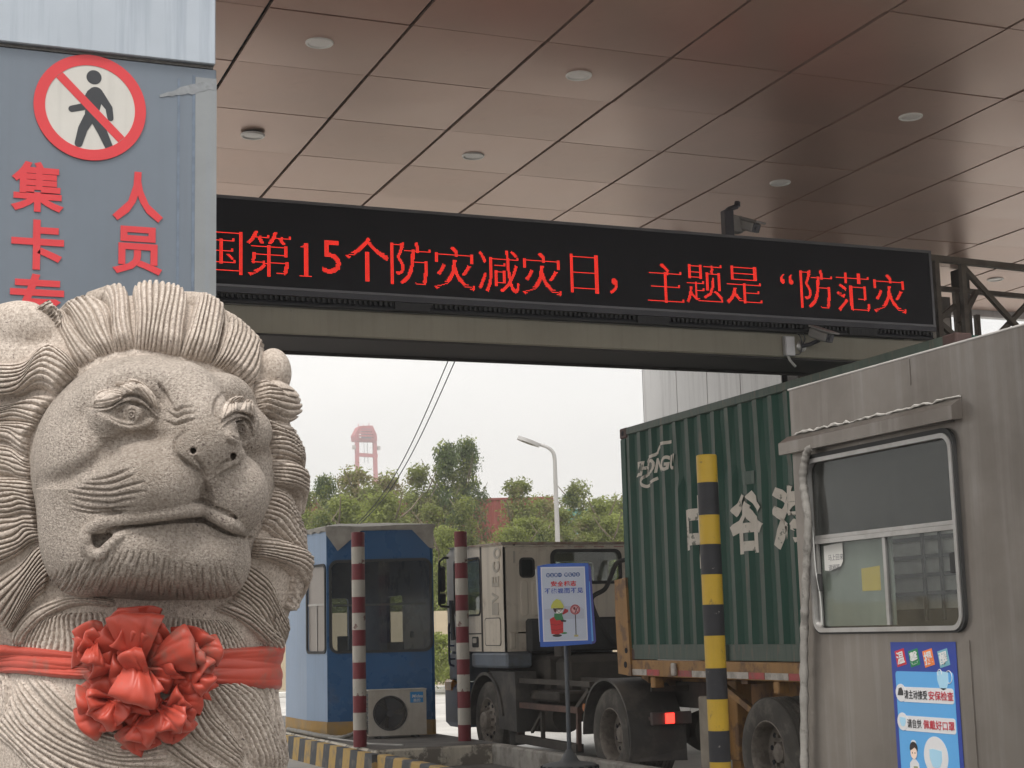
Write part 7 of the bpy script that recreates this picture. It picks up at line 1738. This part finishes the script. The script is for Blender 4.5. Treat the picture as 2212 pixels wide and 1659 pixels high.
def sash(guides, folds, off, seed, T=46, nS=70):
    G = np.array([crom([CC2(p) for p in g], nS) for g in guides]); t = np.linspace(0, 1, T); S_ = np.linspace(0, 1, nS)
    XY = G[0][None]*(1-t[:, None, None])+G[1][None]*t[:, None, None]
    P = np.concatenate([XY, wfront(XY[..., 0], XY[..., 1], BASE)[..., None]], 2).reshape(-1, 3)
    r = np.random.default_rng(seed); f = np.zeros((T, nS))
    for a, c, fr, amp in folds:
        u = t[:, None]+c*(S_[None]-.5)+.03*np.sin(S_[None]*7+a*9); f += amp*(np.abs(np.sin(pi*(u*fr+a)))**.6-.6)*(.5+.5*np.sin(S_[None]*5+a*5)**2)
    for _ in range(5): g = BASE.grad(P, 9.0); P = P+g*np.clip(-BASE.sample(P), -25, 25)[:, None]
    g = BASE.grad(P, 30.0); ed = np.clip(1-np.abs(2*t-1)**14, 0, 1)[:, None]; P = P+g*((off+f)*ed+4*(1-ed)).reshape(-1)[:, None]
    return cloth('sash', P, T, nS)
sash([[(-260, 845), (-60, 855), (150, 882), (420, 918), (760, 960)], [(-260, 1052), (-60, 1056), (150, 1062), (420, 1092), (760, 1105)]], [(.2, .25, 2.2, 6), (.7, -.1, 4.1, 3)], 15, 1)
sash([[(1080, 945), (1350, 905), (1600, 885), (1850, 858), (2060, 850)], [(1080, 1120), (1350, 1128), (1600, 1150), (1850, 1172), (2060, 1180)]], [(.35, -.5, 1.7, 5), (.1, .3, 3.6, 3), (.6, .7, 2.5, 2)], 15, 2)
def petal(cx, cy, w0, ang, L, wd, H_, tilt, seed, folds=2.2, A=9, curl=.3):
    """one loop of the rosette: the ribbon runs out along ang and doubles back under itself"""
    r = np.random.default_rng(seed); T, nS = 26, 40; S_ = np.linspace(0, 1, nS); t = np.linspace(-1, 1, T)[:, None]
    th = radians(ang); d = np.array([cos(th), -sin(th), tilt]); d /= np.linalg.norm(d); e = np.cross(d, np.array([0, 0, 1.])); e /= np.linalg.norm(e); n = np.cross(e, d); n *= np.sign(n[2])
    b = np.array([*CC2((cx, cy)), w0]); sp = np.sin(pi*S_)
    wdt = wd*(.30+.70*sp**.8)
    ph = r.random(6)*6.28
    out = L*sp**.85*(1-.16*t**2+.05*np.sin(2.2*t+ph[0]))
    hgt = H_*np.cos(pi*S_)*(.35+.65*sp)+0*t
    pinch = (1-.72*sp)
    f = A*(np.abs(np.sin(folds*1.2*t+ph[1]+1.6*S_))**.6-.5)*(.45+pinch)+A*.5*np.sin(folds*2.7*t+ph[2]-2.6*S_)*pinch+A*.7*np.sin(1.6*t+3.5*S_+ph[3])
    cup = -curl*wd*.5*t**2*(.4+.6*sp)
    side = wdt*.5*t*(1-.06*np.sin(3*S_+ph[4]))+A*.7*np.sin(4*S_+ph[5])
    P = b+d*out[..., None]+n*(hgt+f+cup+H_*.6)[..., None]+e*side[..., None]
    q_ = P.reshape(-1, 3); z_ = np.zeros(len(q_))              # crumples
    for a in range(5):
        k_ = r.normal(size=3)*(.022+.017*a); z_ += (1.9/(1+.6*a))*np.sin(q_@k_+r.random()*6.28)
    z_ = np.sign(z_)*np.abs(z_)**.8*1.5; P = P+n*(z_.reshape(T, nS)*(.5+.5*sp))[..., None]+e*(.5*np.roll(z_, 7).reshape(T, nS)*sp)[..., None]
    return cloth('ribbon_loop', P, T, nS)
w0_ = float(BASE.front()[int((298-BASE.g[0][0])/5), int((1453-BASE.g[1][0])/5)])+14
rr = random.Random(31); PT = []
for cx0, cy0, n_, r0, a0, a1 in ((880, 900, 7, 96, 20, 160), (610, 890, 7, 66, 60, 300), (1200, 960, 8, 72, -110, 90), (1230, 1100, 5, 48, -120, 60), (690, 1260, 9, 74, 100, 330), (1060, 1280, 9, 76, -150, 40), (880, 1380, 6, 62, 200, 340), (930, 1040, 7, 80, 0, 360), (720, 1040, 5, 60, 120, 260), (880, 960, 5, 66, 0, 360), (880, 1230, 5, 52, 150, 390), (1080, 1060, 4, 56, -60, 80)):
    for k in range(n_):
        ang = a0+(a1-a0)*(k+.5)/n_+rr.uniform(-9, 9); inner = k % 3 == 2
        PT.append((cx0+rr.uniform(-30, 30), cy0+rr.uniform(-25, 25), (26 if inner else 6)+rr.uniform(0, 14), ang, r0*rr.uniform(.82, 1.14), rr.uniform(50, 70) if inner else rr.uniform(62, 96), rr.uniform(15, 26), (.9 if inner else .33)+rr.uniform(-.08, .2)))
PT += [(880, 970, 34, 96, 118, 118, 30, .35), (860, 1000, 44, 262, 118, 100, 26, .75), (1010, 980, 30, 20, 104, 104, 30, .5)]
for k, a in enumerate(PT):
    cx, cy, dw, ang, L, wd, H_, tl = a
    petal(cx, cy, w0_+dw, ang, L, wd, H_, tl, 40+k, folds=1.5+1.1*((k*7) % 5)/4, A=6.5+3*((k*3) % 4)/3)
# ================================================================ the hazy air of the port
b = MB(); b.box(-700, 700, -700, 700, -1.0, 84.0); hz = b.build('haze', [])
hz['kind'] = 'stuff'; hz['label'] = 'pale haze filling the air over the port'
m = bpy.data.materials.new('haze_air'); m.use_nodes = True; N, L = m.node_tree.nodes, m.node_tree.links; N.remove(N['Principled BSDF'])
v = N.new('ShaderNodeVolumePrincipled'); v.inputs['Color'].default_value = (.95, .94, .93, 1); v.inputs['Density'].default_value = .0015; v.inputs['Anisotropy'].default_value = .2
L.new(v.outputs[0], N['Material Output'].inputs['Volume']); hz.data.materials.append(m)
